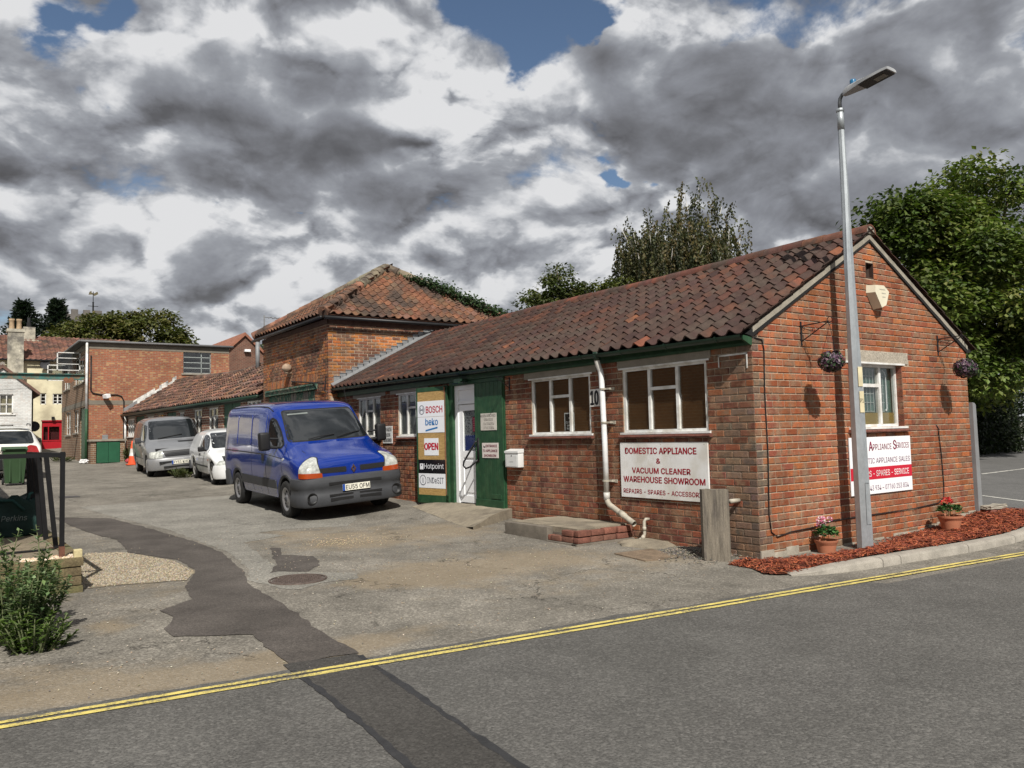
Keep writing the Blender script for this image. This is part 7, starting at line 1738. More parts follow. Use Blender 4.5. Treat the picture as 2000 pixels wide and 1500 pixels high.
def white_suv():
    bp = paint('suv_white', (.72, .72, .68), rough=.3)
    K = [(-2.15, .95, .2, .60, .78), (-2.10, 1.12, .2, .66, .84), (-1.95, 1.36, .2, .68, .89), (-1.72, 1.58, .15, .66, .90), (-1.3, 1.64, .13, .66, .90), (0, 1.66, .13, .66, .90), (.4, 1.60, .13, .66, .90), (1.0, 1.18, .1, .70, .89), (1.2, 1.08, .08, .74, .88), (1.8, 1.0, .1, .72, .86), (2.1, .86, .12, .62, .78), (2.15, .7, .1, .56, .7)]
    c = Car('white_suv', K, (-1.30, 1.37), .345, .33, 1.0, bp, front_low=.3, rear_low=.36, wheel_y=.77)
    tag(c.root, 'white sport utility car seen from behind beyond the green wheelie bin', 'car')
    c.patch('rear_window', 'rear', [(-.68, 1.10), (.68, 1.10), (.60, 1.49), (-.60, 1.49)], M_CARGLASS, off=.005, rnd=.1)
    for sd in ('right', 'left'):
        c.patch('side_window', sd, [(-1.2, 1.10), (.85, 1.06), (.35, 1.48), (-1.1, 1.50)], M_CARGLASS, off=.005, rnd=.06); c.patch('side_window', sd, [(-1.75, 1.16), (-1.28, 1.12), (-1.2, 1.48), (-1.45, 1.46)], M_CARGLASS, off=.005, rnd=.05)
        for L in ([(-.15, .40), (-.15, 1.5)], [(-1.0, .6), (-1.18, 1.05)]): c.seam(sd, L)
    for v, e in (('rr', 1), ('rl', -1)): 
        c.patch('tail_lamp', v, [(e*-.95, .82), (e*-.62, .80), (e*-.62, 1.02), (e*-.80, 1.06), (e*-.98, .95)] if v == 'rr' else [(-.95 + .0, .82), (-.62, .80), (-.62, 1.02), (-.80, 1.06), (-.98, .95)], M_REDLENS, off=.01, cell=.05, rnd=.04)
    c.sweep('rear_bumper', [(-1.8, .90), (-2.05, .88), (-2.2, .66), (-2.23, 0), (-2.2, -.66), (-2.05, -.88), (-1.8, -.90)], [(-.08, .34), (0, .32), (.01, .62), (-.06, .68)], M_TRIMB)
    c.plate(-2.16, .80, 'WR16 ECX', rear=True)
    for sg in (-1, 1):
        mb = MB(); mb.tube([(-1.4, sg*.60, 1.64), (-1.3, sg*.61, 1.70), (.0, sg*.62, 1.71), (.15, sg*.62, 1.66)], .016, 6); mb.build('roof_rail', M_TRIM, c.root)
        mb = MB(); mb.cbox(.66, .78, sg*1.0 - .09, sg*1.0 + .09, 1.06, 1.22, .03); mb.build('mirror', M_TRIMB, c.root, auto=60)
    mb = MB(); mb.box(-1.80, -1.62, -.52, .52, 1.575, 1.60); mb.build('spoiler', bp, c.root)
    c.wheels('spokes', w=.2)
    c.place(-5.98, 25.2, R(90))
white_suv()
# ------------------------------------------------------------------ lamp post
def lamp_post():
    b = Vector((1.58, -.32, -.03)); tp = Vector((1.52, -.32, 5.46)); r = empty('lamp_post', b); tag(r, 'tall galvanised steel street lamp post standing in the mulch before the gable', 'street lamp')
    gal = mat('galvanised_steel', (.40, .43, .45), rough=.48, metal=.55, var=.16, scale=7, fine=.08, fscale=40, stretch=(1, 1, .5))
    K = [(0, .112), (.25, .104), (.55, .086), (1.0, .043)]
    mb = MB(); n = 8; rows = []
    for t_, rad in ((0, .100), (.02, .099), (.25, .090), (.40, .080), (.60, .063), (.80, .048), (.97, .037)):
        p = b.lerp(tp, t_); a0 = R(12) + (R(22.5)*sm((t_ - .6)/.3)); rows.append([(p.x + rad*math.cos(a0 + 2*math.pi*k/n), p.y + rad*math.sin(a0 + 2*math.pi*k/n), p.z) for k in range(n)])
    for a, c in zip(rows, rows[1:]):
        for k in range(n): mb.face([a[k], a[(k + 1) % n], c[(k + 1) % n], c[k]])
    mb.face(rows[-1]); mb.build('column', gal, r)
    mb = MB(); mb.tube([b.lerp(tp, .955), tp + Vector((0, 0, .02))], .041, 14); mb.lathe([(.043, -.02), (.049, -.015), (.049, .02), (.03, .025)], tp, 14); mb.build('collar', gal, r, smooth=True)
    dk = mat('dark_steel', (.10, .105, .11), rough=.5, metal=.4)
    mb = MB(); mb.tube([tp, tp + Vector((0, 0, .10)), tp + Vector((0, -.01, .15)), tp + Vector((0, -.04, .19)), tp + Vector((0, -.10, .215))], .023, 10); mb.build('bracket_arm', dk, r, smooth=True)
    h0 = tp + Vector((0, -.06, .185)); d = Vector((0, -1, .13)).normalized(); u = Vector((1, 0, 0)); n_ = u.cross(d)*-1
    if n_.z < 0: n_ = -n_
    st = [(0, .028, .04), (.04, .048, .06), (.11, .066, .068), (.24, .098, .06), (.36, .118, .032), (.56, .118, .026), (.63, .105, .022)]
    mb = MB(); rows = []
    for s, w, h in st:
        p = h0 + d*s; rows.append([p + u*w - n_*.02, p + u*w*.97 + n_*h*.5, p + u*w*.5 + n_*h, p - u*w*.5 + n_*h, p - u*w*.97 + n_*h*.5, p - u*w - n_*.02])
    for a, c in zip(rows, rows[1:]):
        for k in range(6): mb.face([a[k], c[k], c[(k + 1) % 6], a[(k + 1) % 6]])
    mb.face(rows[0]); mb.face(rows[-1][::-1]); hd = mb.build('lamp_head', mat('lamp_grey', (.33, .34, .35), rough=.45), r, auto=40)
    bm = bmesh.new(); bm.from_mesh(hd.data); bmesh.ops.recalc_face_normals(bm, faces=bm.faces); bm.to_mesh(hd.data); bm.free()
    mb = MB(); p = h0 + d*.25 - n_*.021; mb.obox(p - u*.10, u*.20, d*.36, -n_*.010); ub = mb.build('underside', mat('lamp_dark', (.03, .03, .03), rough=.5), hd)
    mb = MB(); p = h0 + d*.42 - n_*.032; mb.obox(p - u*.05, u*.10, d*.14, -n_*.004); mb.build('led_panel', mat('led_lens', (.16, .155, .13), rough=.3), hd)
    mb = MB(); p = h0 + d*.14 + n_*.06; mb.lathe([(.038, 0), (.038, .05), (.033, .062), (0, .066)], p, 16); mb.build('photocell', mat('blue_plastic', (.02, .13, .26), rough=.3), hd, smooth=True)
    # paper labels and access door on the face towards the yard
    vd = (Vector((CAM.x, CAM.y, 0)) - Vector((b.x, b.y, 0))).normalized(); vd = (vd + Vector((.55, -.4, 0))).normalized(); sd = Vector((-vd.y, vd.x, 0))
    for z0, z1, tx in ((1.98, 2.22, None), (1.66, 1.92, 'P1')):
        c = b.lerp(tp, (z0 + .03)/5.5); rad = lerp(.092, .080, (z0 - 1.2)/1.2); mb = MB(); o = Vector((c.x, c.y, z0)) + vd*(rad - .002); mb.obox(o - sd*.032, sd*.064, vd*.004, (0, 0, z1 - z0)); q = mb.build('label', mat('cream_label', (.62, .55, .36), rough=.6), r)
        if tx: mb = MB(); letter(mb, tx, o + vd*.0055 - sd*.025 + Vector((0, 0, .12)), sd, (0, 0, 1), .05, .05); mb.build('lettering', M_BLACK_INK, q)
    mb = MB(); c = b.lerp(tp, .12); o = Vector((c.x, c.y, .30)) + vd*.089; mb.obox(o - sd*.03, sd*.003, vd*.004, (0, 0, .5)); mb.obox(o - sd*.03, sd*.06, vd*.004, (0, 0, .004)); mb.obox(o - sd*.03 + Vector((0, 0, .5)), sd*.06, vd*.004, (0, 0, .004)); mb.build('access_door', dk, r)
lamp_post()
# grey corner guard and brick stub at the gable end
mb = MB(); mb.prism([(5.105, -.05, .08), (5.235, -.05, .08), (5.205, -.05, 1.77), (5.17, -.05, 1.80), (5.105, -.05, 1.81)], (0, .13, 0)); o = mb.build('corner_post', mat('grey_steel_guard', (.20, .205, .21), var=.15, rough=.6), None, loc=(5.17, 0, .1)); tag(o, 'grey steel guard post fixed at the far corner of the gable', 'post')
def stub():
    r = empty('brick_stub', (5.35, -.05, .1)); tag(r, 'broken stub of brick wall in the mulch beyond the gable corner', 'brick stub')
    for row in range(3):
        for k in range(2):
            mb = MB(); x = 5.16 + k*.225 + (.05 if row % 2 else 0); mb.cbox(x, x + .21, -.20, -.09, -.02 + row*.08, .05 + row*.08, .008); mb.build('brick', mat('stub_brick', (.22, .085, .06), var=.4, scale=12, fine=.3, bump=.6), r, auto=40)
    mb = MB(); bm = bmesh.new(); bmesh.ops.create_cube(bm, size=1); bmesh.ops.subdivide_edges(bm, edges=bm.edges, cuts=4, use_grid_fill=True)
    for v in bm.verts: v.co = Vector((5.40 + v.co.x*.52, -.13 + v.co.y*.16, .225 + v.co.z*.05)) + Vector((1, 1, 1))*.02*noise.noise(v.co*6)
    mb.bm(bm); bm.free(); mb.build('mortar_cap', M_CEMENT, r)
stub()

# ------------------------------------------------------------------ flower pots
M_POT = mat('terracotta', (.40, .155, .085), var=.12, scale=9, rough=.75, bump=.15)
M_PLANT = mat('pot_leaf', (1, 1, 1), attr=True, var=.2, rough=.55)
def leafquad(mb, p, d, n, L, w, c, fold=.25):
    d = d.normalized(); s = d.cross(n); s = s.normalized() if s.length > 1e-4 else d.orthogonal(); n = s.cross(d)
    a, b, m1, m2 = p, p + d*L, p + d*L*.45 + s*w + n*w*fold, p + d*L*.45 - s*w + n*w*fold
    mb.mesh([a, m1, b, m2], [(0, 1, 2), (0, 2, 3)], c)
def rvec(): return Vector((random.gauss(0, 1), random.gauss(0, 1), random.gauss(0, 1))).normalized()
def flower_pot(p, rad, h, label, petal, tall):
    r = empty('flower_pot', p); tag(r, label, 'flower pot')
    mb = MB(); mb.lathe([(rad*.62, 0), (rad*.66, .0), (rad*.86, h*.72), (rad*.90, h*.74), (rad*.92, h*.80), (rad*1.0, h*.86), (rad*1.02, h), (rad*.92, h), (rad*.85, h*.8), (0, h*.8)], p, 32); mb.build('pot', M_POT, r, auto=40)
    mb = MB(); c = p + Vector((0, 0, h + tall*.35))
    for i in range(260):
        v = rvec(); v.z = abs(v.z)*.9 - .15; q = c + Vector((v.x*rad*.95, v.y*rad*.95, v.z*tall*.62))*random.uniform(.55, 1); leafquad(mb, q, Vector((v.x, v.y, random.uniform(-.2, .5))) + rvec()*.5, Vector((0, 0, 1)) + v*.6, random.uniform(.03, .055), random.uniform(.018, .03), rc(random.choice([(.045, .13, .03), (.03, .09, .022), (.07, .17, .045), (.02, .055, .016)]), .25))
    tag(mb.build('leaves', M_PLANT, r), kind='stuff')
    heads = [(random.uniform(-.6, .8)*rad, random.uniform(-.6, .6)*rad, h + tall*random.uniform(.8, 1.25)) for _ in range(6)]
    mb = MB()
    for hx, hy, hz in heads: mb.tube([p + Vector((hx*.4, hy*.4, h*.9)), p + Vector((hx, hy, hz))], .003, 5)
    mb.build('stems', mat('stem_green', (.06, .12, .03)), r)
    for hx, hy, hz in heads:
        mb = MB(); q = p + Vector((hx, hy, hz))
        for i in range(26):
            v = rvec(); leafquad(mb, q + v*.022, v + rvec()*.6, rvec(), .022, .011, rc(random.choice(petal), .15, .05))
        mb.build('flower_head', M_PLANT, r)
flower_pot(Vector((1.0, -.175, -.035)), .135, .185, 'terracotta pot of pink and white geraniums beside the lamp post', [(.62, .16, .30), (.72, .45, .52), (.8, .72, .72), (.55, .12, .25)], .20)
flower_pot(Vector((3.62, -.35, .045)), .16, .20, 'terracotta pot of red geraniums near the far end of the gable', [(.50, .015, .02), (.62, .03, .03)], .19)

# ------------------------------------------------------------------ raised bed, railing and things on the left
def raised_bed():
    r = empty('raised_bed', (-7.5, 3.2, .05)); tag(r, 'raised bed edged with stacked weathered sleepers beside the yard entrance', 'raised bed')
    ms = mat('mossy_sleeper', (.145, .112, .062), var=.4, scale=5, fine=.3, fscale=60, bump=.8, bscale=25, rough=.95, hue=(.12, .115, .05), hscale=4)
    x0, x1, y0, y1 = -10.5, -6.46, 3.10, 6.6
    mb = MB(); mb.box(x0, x1 - .1, y0 + .1, y1, -.1, .385); mb.build('fill', mat('bed_soil', (.20, .165, .115), var=.4, scale=4, fine=.35, bump=.7, bscale=40), r)
    for k in range(4):
        z = .03 + k*.092; off = random.uniform(-.012, .012)
        for a, b in ((-10.5, -8.9), (-8.88, -7.7 + off*8), (-7.68 + off*8, x1 + off)):
            mb = MB(); mb.cbox(a, b - .006, y0 + random.uniform(-.01, .01), y0 + .14, z + .003, z + .089, .010); mb.build('sleeper', ms, r, auto=40)
        for a, b in ((y0 + .145, 4.3 + off*10), (4.32 + off*10, 5.5), (5.52, y1)):
            mb = MB(); mb.cbox(x1 - .14, x1 + random.uniform(-.012, .012), a, b, z + .003, z + .089, .010); mb.build('sleeper', ms, r, auto=40)
    def samp(): x, y = random.uniform(-7.0, -6.5), random.uniform(3.13, 3.4); return x, y, .395
    pebbles('shingle', 420, samp, .008, .018, [(.55, .42, .28), (.5, .36, .24), (.6, .52, .42)], r)
    mb = MB(); mb.cbox(-6.545, -6.47, 3.11, 3.19, .39, .47, .008); o = mb.build('stone_block', mat('buff_stone', (.50, .43, .24), var=.25, scale=20, bump=.5), None, loc=(-6.5, 3.15, .39)); tag(o, 'small buff stone block at the corner of the sleeper bed', 'stone')
raised_bed()
def railing():
    r = empty('railing', (-6.63, 3.2, .39)); tag(r, 'black steel guard railing with leaning uprights on the raised bed', 'railing')
    m = mat('railing_black', (.008, .008, .009), rough=.5, spec=.25, var=.3, scale=14); rs = mat('railing_rust', (.13, .055, .035), rough=.85, var=.4, scale=20)
    def bar(a, b, w, name, mm=m):
        a, b = Vector(a), Vector(b); d = b - a; mb = MB(); s = Vector((1, 0, 0)) if abs(d.normalized().x) < .8 else Vector((0, 1, 0)); t_ = d.normalized().cross(s).normalized()*w; s = t_.cross(d.normalized()).normalized()*w; mb.obox(a - s/2 - t_/2, s, t_, d); return mb.build(name, mm, r)
    bar((-6.635, 3.26, .50), (-6.635, 3.26, 1.435), .042, 'post'); bar((-6.635, 3.26, .36), (-6.635, 3.26, .50), .050, 'post', rs)
    bar((-6.61, 3.26, 1.405), (-10, 3.36, 1.405), .042, 'top_rail'); bar((-6.635, 3.29, 1.40), (-6.69, 6.6, 1.40), .045, 'top_rail')
    bar((-6.60, 4.12, .40), (-6.70, 4.12, 1.38), .046, 'upright'); mb = MB(); mb.box(-6.66, -6.54, 4.07, 4.17, .385, .40); mb.build('foot', rs, r)
    for (x, y, dx) in ((-6.60, 5.15, -.085), (-6.625, 5.55, -.07), (-6.65, 5.95, -.05), (-6.67, 6.35, -.03)): bar((x, y, .38), (x + dx, y, 1.38), .052, 'upright')
    mb = MB(); mb.tube([(-6.64, 3.29, .56), (-6.65, 3.29, .50), (-6.70, 3.30, .475), (-7.3, 3.36, .46), (-9.5, 3.5, .46)], .010, 6); mb.build('lower_rod', m, r)
railing()
def bulk_bag():
    c = Vector((-6.98, 6.1, .385)); r = empty('bulk_bag', c); tag(r, 'crumpled dark green builders bulk bag behind the black railing', 'bag')
    mb = MB(); bm = bmesh.new(); bmesh.ops.create_cube(bm, size=1); bmesh.ops.subdivide_edges(bm, edges=bm.edges, cuts=11, use_grid_fill=True)
    for v in bm.verts:
        k = v.co.copy(); s = 1 - .22*max(0, k.z); p = Vector((k.x*.86*s, k.y*.62*s, (k.z + .5)*.40))
        q = noise.noise(Vector((k.x*3.1, k.y*3.1, k.z*2)))*.06 + noise.noise(Vector((k.x*8, k.y*8, k.z*9)))*.025
        if k.z > .35: p.z += .10*noise.noise(Vector((k.x*4, k.y*4, 7))) + .05
        v.co = c + p + k.normalized()*q
    mb.bm(bm); bm.free(); mb.build('sack', mat('green_woven', (.010, .035, .030), var=.35, scale=7, rough=.7, bump=.4, bscale=18), r, smooth=True)
    mb = MB()
    for P in ([(-6.75, 5.86, .78), (-6.72, 5.9, .90), (-6.62, 6.0, .93), (-6.56, 6.1, .80)], [(-7.25, 5.84, .72), (-7.1, 5.82, .84), (-6.9, 5.82, .83), (-6.78, 5.80, .70)]): mb.tube(P, .02, 6)
    mb.build('strap', mat('green_strap', (.012, .05, .045), rough=.8), r, smooth=True)
    mb = MB(); letter(mb, 'Travis Perkins', (-7.27, 5.752, .585), (1, .0, .0), (0, 0, 1), .52, .07, shear=.2); mb.build('lettering', mat('pale_green_ink', (.20, .24, .23)), r)
bulk_bag()
def wheelie_bin():
    x, y = -5.98, 20.75; z = ground(x, y); r = empty('wheelie_bin', (x, y, z)); tag(r, 'green wheelie bin standing behind the black railing', 'bin')
    m = mat('bin_green', (.034, .07, .03), var=.12, rough=.5)
    mb = MB(); B = [(-.22, -.22), (.22, -.22), (.22, .26), (-.22, .26)]; T = [(-.29, -.33), (.29, -.33), (.29, .38), (-.29, .38)]
    V = [(x + a, y + b, z + .06) for a, b in B] + [(x + a, y + b, z + .98) for a, b in T]; mb.mesh(V, [(0, 1, 5, 4), (1, 2, 6, 5), (2, 3, 7, 6), (3, 0, 4, 7), (3, 2, 1, 0)])
    for sx in (-.12, .12): mb.box(x + sx - .02, x + sx + .02, y - .30, y - .235, z + .1, z + .8)
    mb.build('body', m, r)
    mb = MB(); mb.cbox(x - .31, x + .31, y - .36, y + .40, z + .965, z + 1.0, .01); mb.prism([(x - .30, y - .37, z + 1.0), (x - .30, y - .30, z + 1.06), (x - .30, y + .34, z + 1.08), (x - .30, y + .40, z + 1.0)], (.60, 0, 0)); lid = mb.build('lid', m, r)
    mb = MB(); mb.tube([(x - .24, y - .38, z + 1.02), (x + .24, y - .38, z + 1.02)], .018, 8); mb.build('handle', m, r)
    for sx in (-.25, .25): mb = MB(); mb.lathe([(0, -.025), (.09, -.025), (.10, 0), (.09, .025), (0, .025)], (x + sx, y + .30, z + .10), 18, axis='X'); mb.build('wheel', M_TYRE, r)
wheelie_bin()
def cone(x, y, label):
    z = ground(x, y); r = empty('traffic_cone', (x, y, z)); tag(r, label, 'traffic cone', 'traffic cones by the bin store')
    og = mat('cone_orange', (.62, .085, .025), var=.15, rough=.6)
    mb = MB(); mb.cbox(x - .22, x + .22, y - .22, y + .22, z, z + .05, .015); mb.build('base', og, r)
    mb = MB(); mb.lathe([(.17, z + .05), (.125, z + .36)], (x, y, 0), 20); mb.lathe([(.085, z + .64), (.05, z + .92), (.03, z + .95), (0, z + .95)], (x, y, 0), 20); mb.build('body', og, r, smooth=True)
    mb = MB(); mb.lathe([(.127, z + .355), (.087, z + .645)], (x, y, 0), 20); mb.build('reflective_band', M_WHITE, r, smooth=True)
cone(-1.50, 28.75, 'orange traffic cone with a white band standing clear beside the bin store'); cone(-1.10, 28.45, 'orange traffic cone half hidden between the other cone and the silver van')
def litter():
    for (x, y, s, c, lb) in ((-2.85, 31.7, .16, (.7, .7, .7), 'crumpled white plastic bag at the foot of the green drainpipe'), (-1.35, 30.4, .13, (.35, .05, .06), 'small red plastic bag dropped beside the traffic cones')):
        z = ground(x, y); mb = MB(); bm = bmesh.new(); bmesh.ops.create_icosphere(bm, subdivisions=3, radius=1)
        for v in bm.verts: v.co = Vector((x, y, z + s*.6)) + Vector((v.co.x, v.co.y, v.co.z*.7))*s*(1 + .45*noise.noise(v.co*2.5 + Vector((x, y, 0))))
        mb.bm(bm); bm.free(); o = mb.build('litter_bag', mat('bag_%d' % int(s*100), c, rough=.5, var=.15), None, loc=(x, y, z)); tag(o, lb, 'bag')
litter()
# outbuilding just left of the yard; its shadow falls across the bed, the bag and the bin
def outbuilding():
    r = empty('outbuilding', (-9.5, 11, .2)); tag(r, 'plain brick outbuilding along the left side of the yard', 'building')
    mb = MB(); mb.box(-11.5, -7.72, 3.35, 18.6, -.1, 3.55); mb.build('wall', brick_tex('outbuilding_brick', (.28, .11, .06), (.22, .09, .055), (.33, .15, .08), (.3, .25, .19)), r)
    mb = MB(); mb.box(-11.7, -7.6, 3.2, 18.8, 3.55, 3.70); mb.build('roof', mat('roof_felt', (.06, .06, .06)), r)
outbuilding()
# ------------------------------------------------------------------ trees and plants
M_FOLIAGE = None
def foliage_mat():
    m = bpy.data.materials.new('foliage'); m.use_nodes = True; t = NT(m.node_tree); bs = t.n['Principled BSDF']; out = t.n['Material Output']
    c = t.add('ShaderNodeAttribute', attribute_name='Col').outputs['Color']
    t.l.new(c, bs.inputs['Base Color']); bs.inputs['Roughness'].default_value = .55; bs.inputs['Specular IOR Level'].default_value = .3
    tr = t.add('ShaderNodeBsdfTranslucent'); t.l.new(t.mix(1.0, c, (.9, 1.1, .5), 'MULTIPLY'), tr.inputs[0])
    mx = t.add('ShaderNodeMixShader'); mx.inputs[0].default_value = .33; t.l.new(bs.outputs[0], mx.inputs[1]); t.l.new(tr.outputs[0], mx.inputs[2]); t.l.new(mx.outputs[0], out.inputs[0])
    return m
M_FOLIAGE = foliage_mat()
M_BARK = mat('bark', (.11, .09, .07), var=.4, scale=6, rough=.95, bump=.6, bscale=25)
M_BIRCH = mat('birch_bark', (.55, .53, .48), var=.3, scale=5, rough=.8, hue=(.12, .11, .10), hscale=4)
def limb(mb, a, b, r0, r1, bend=.12, n=5):
    a, b = Vector(a), Vector(b); L = (b - a).length; P = []
    w = rvec()*L*bend
    for i in range(n + 1): t = i/n; P.append(a.lerp(b, t) + w*math.sin(t*math.pi))
    mb.tube(P, [lerp(r0, r1, i/n) for i in range(n + 1)], 6)
    return P
def leafy_tree(name, base, top, lobes, nclump, per, leaf, pal, label, trunk_r=.3, clump_r=(.5, .9), group=None, bark=None, sparse=0.0, limbs=14, flat=.75):
    base = Vector(base); r = empty(name, base); tag(r, label, 'tree', group)
    mb = MB(); fork = base.lerp(Vector(top), .38); limb(mb, base - Vector((0, 0, .2)), fork, trunk_r, trunk_r*.7, .04)
    clumps = []
    for i in range(nclump):
        c, rad = random.choice(lobes) if random.random() < .999 else lobes[0]
        v = rvec(); k = random.uniform(.55, 1.0)**.6; clumps.append((Vector(c) + Vector((v.x*rad[0], v.y*rad[1], v.z*rad[2]))*k, k))
    for i in range(limbs):
        e = random.choice(clumps)[0]; mid = fork.lerp(e, .5) + Vector((0, 0, .3)); limb(mb, fork - Vector((0, 0, random.uniform(0, 1))), e, trunk_r*.4, .03, .12)
    mb.build('trunk', bark or M_BARK, r, smooth=True)
    mb = MB()
    for c, k in clumps:
        cr = random.uniform(*clump_r); tone = random.uniform(.7, 1.25); cp = random.choice(pal)
        for j in range(per):
            v = rvec(); q = c + Vector((v.x, v.y, v.z*flat))*cr*random.uniform(.25, 1)**.5
            leafquad(mb, q, Vector((v.x, v.y, -.35)) + rvec()*.7, Vector((0, 0, 1)) + v*.5 + rvec()*.5, leaf*random.uniform(.7, 1.3), leaf*random.uniform(.28, .45), rc(tuple(x*tone for x in cp), .25, .1))
    tag(mb.build('crown', M_FOLIAGE, r), kind='stuff')
    return r
GREEN = [(.105, .14, .03), (.085, .12, .026), (.13, .165, .038), (.06, .09, .02), (.15, .17, .045)]
SYC = [((17.8, 7.6, 8.2), (1.0, 1.2, .7)), ((21.2, 7.4, 9.2), (2.0, 1.9, 1.3)), ((23.1, 6.8, 8.6), (2.0, 1.9, 1.4)), ((19.4, 7.6, 8.0), (1.5, 1.6, 1.1)), ((18.1, 8.0, 7.1), (1.5, 1.5, .9)), ((20.1, 6.4, 6.7), (1.8, 1.6, 1.0)), ((22.2, 5.8, 6.6), (1.9, 1.7, 1.2)), ((18.3, 7.2, 5.6), (1.5, 1.5, .9)), ((24.6, 6.6, 6.8), (1.8, 1.8, 1.5)), ((20.6, 6.2, 4.9), (1.7, 1.5, .9)), ((23.1, 6.0, 4.6), (1.9, 1.6, 1.0)), ((18.8, 7.6, 3.9), (1.4, 1.4, .8)), ((25.1, 6.8, 4.4), (1.8, 1.6, 1.1)), ((21.1, 7.0, 3.2), (1.8, 1.4, .8)), ((21.4, 9.0, 6.5), (3.0, 2.0, 2.6))]
# big sycamore over the car park
leafy_tree('sycamore_tree', (21.6, 8.6, .2), (21.6, 8.6, 11), SYC, 300, 190, .19, GREEN, 'large dense green sycamore tree standing over the car park', .38, (.55, 1.05), limbs=26)
# hedge under it
def hedge():
    r = empty('hedge', (21, 10, .2)); tag(r, 'tall hedge coloured dark for the tree shade along the back of the car park', 'hedge')
    mb = MB()
    for i in range(15000):
        x = random.uniform(14.5, 31); y = 9.6 + random.uniform(-.5, .5) + .5*noise.noise(Vector((x, 0, 0))); z = random.uniform(.15, 3.4)
        leafquad(mb, Vector((x, y - random.random()**2*.5, z)), rvec(), Vector((0, -.6, .6)) + rvec()*.6, random.uniform(.12, .22), random.uniform(.04, .07), rc(random.choice([(.018, .03, .012), (.03, .042, .014), (.012, .02, .009)]), .3))  # near-black leaf colours carry the shade under the sycamore
    tag(mb.build('foliage', M_FOLIAGE, r), kind='stuff')
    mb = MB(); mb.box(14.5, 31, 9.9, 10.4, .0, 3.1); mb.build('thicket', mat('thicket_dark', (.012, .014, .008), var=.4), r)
hedge()
# weeping birch behind the workshop
def birch():
    base = Vector((17.2, 16.6, .4)); r = empty('birch_tree', base); tag(r, 'weeping silver birch with pale limbs rising behind the workshop ridge', 'tree')
    mb = MB(); lf = MB(); pal = [(.058, .062, .024), (.075, .075, .028), (.04, .048, .022), (.10, .082, .03)]
    tips = []
    for i in range(64):
        an = random.uniform(0, 6.28); rad = 2.75*math.sqrt(random.uniform(.01, 1)); hz = 10.7 - .16*rad*rad - .25*rad + random.uniform(-1.7, .2); tips.append(Vector((base.x + rad*math.cos(an), base.y + rad*math.sin(an), hz)))
    tips += [base + Vector((.6, -.5, 11.2)), base + Vector((.2, -.1, 10.9)), base + Vector((-1.9, 1.6, 9.6)), base + Vector((-1.6, 1.3, 9.0)), base + Vector((-1.0, .8, 9.9)), base + Vector((1.3, -1.1, 10.3)), base + Vector((1.9, -1.6, 9.3))]
    for e in tips:
        f = base + Vector((random.uniform(-.3, .3), random.uniform(-.3, .3), random.uniform(2.5, 5))); P = limb(mb, f, e, .075, .008, .10, 8)
        for j in range(72):
            s = P[random.randrange(2, len(P))] + rvec()*.5; L = random.uniform(.6, 2.0); dr = rvec()*.12; dr.z = 0; k = int(L/.055); tone = random.uniform(.65, 1.3); cp = random.choice(pal)
            for q in range(k):
                t = q/k; p = s + Vector((dr.x*t*3, dr.y*t*3, -L*t + .25*math.sin(t*1.5))) + rvec()*.06; leafquad(lf, p, Vector((0, 0, -1)) + rvec()*.7, rvec(), random.uniform(.09, .15), random.uniform(.03, .055), rc(tuple(x*tone for x in cp), .25, .1))
    limb(mb, base - Vector((0, 0, .2)), base + Vector((0, 0, 4)), .22, .15, .03)
    mb.build('trunk', M_BIRCH, r, smooth=True); tag(lf.build('crown', M_FOLIAGE, r), kind='stuff')
birch()
leafy_tree('garden_tree', (13.4, 19.6, .5), (13.4, 19.6, 8), [((13.2, 19.6, 7.2), (1.0, 1.0, 1.1)), ((12.5, 20.2, 6.4), (1.4, 1.3, 1.1)), ((14.3, 18.8, 6.6), (1.6, 1.5, 1.0)), ((15.4, 18.0, 6.9), (1.2, 1.2, .9))], 120, 120, .15, [(.07, .085, .02), (.09, .10, .026), (.055, .07, .02)], 'small yellow green tree showing above the workshop ridge', .12, (.3, .6))
FAR = [(.085, .092, .024), (.10, .105, .028), (.07, .08, .021), (.115, .11, .03)]
leafy_tree('lime_tree', (5.2, 75, 1.4), (5.2, 75, 13), [((3.6, 75, 10.6), (3.6, 3, 3.0)), ((1.9, 75, 9.4), (2.6, 3, 2.6))], 150, 110, .34, FAR, 'broad olive green tree beyond the roof of the brick block beside the church tower', .4, (.7, 1.2), flat=.8)
leafy_tree('lime_tree', (8.6, 74, 1.4), (8.6, 74, 13), [((8.0, 74, 10.8), (3.4, 3, 3.0)), ((10.0, 74, 9.4), (2.4, 3, 2.4))], 150, 110, .34, FAR, 'rounded olive green tree beyond the right half of the brick block roof', .4, (.7, 1.2), flat=.8)
leafy_tree('small_far_tree', (10.2, 52, 1.3), (10.2, 52, 8), [((10.0, 52, 7.4), (1.6, 1.5, 1.2))], 26, 90, .25, FAR, 'dark tree top showing beside the brown brick house gable', .2, (.5, .8))
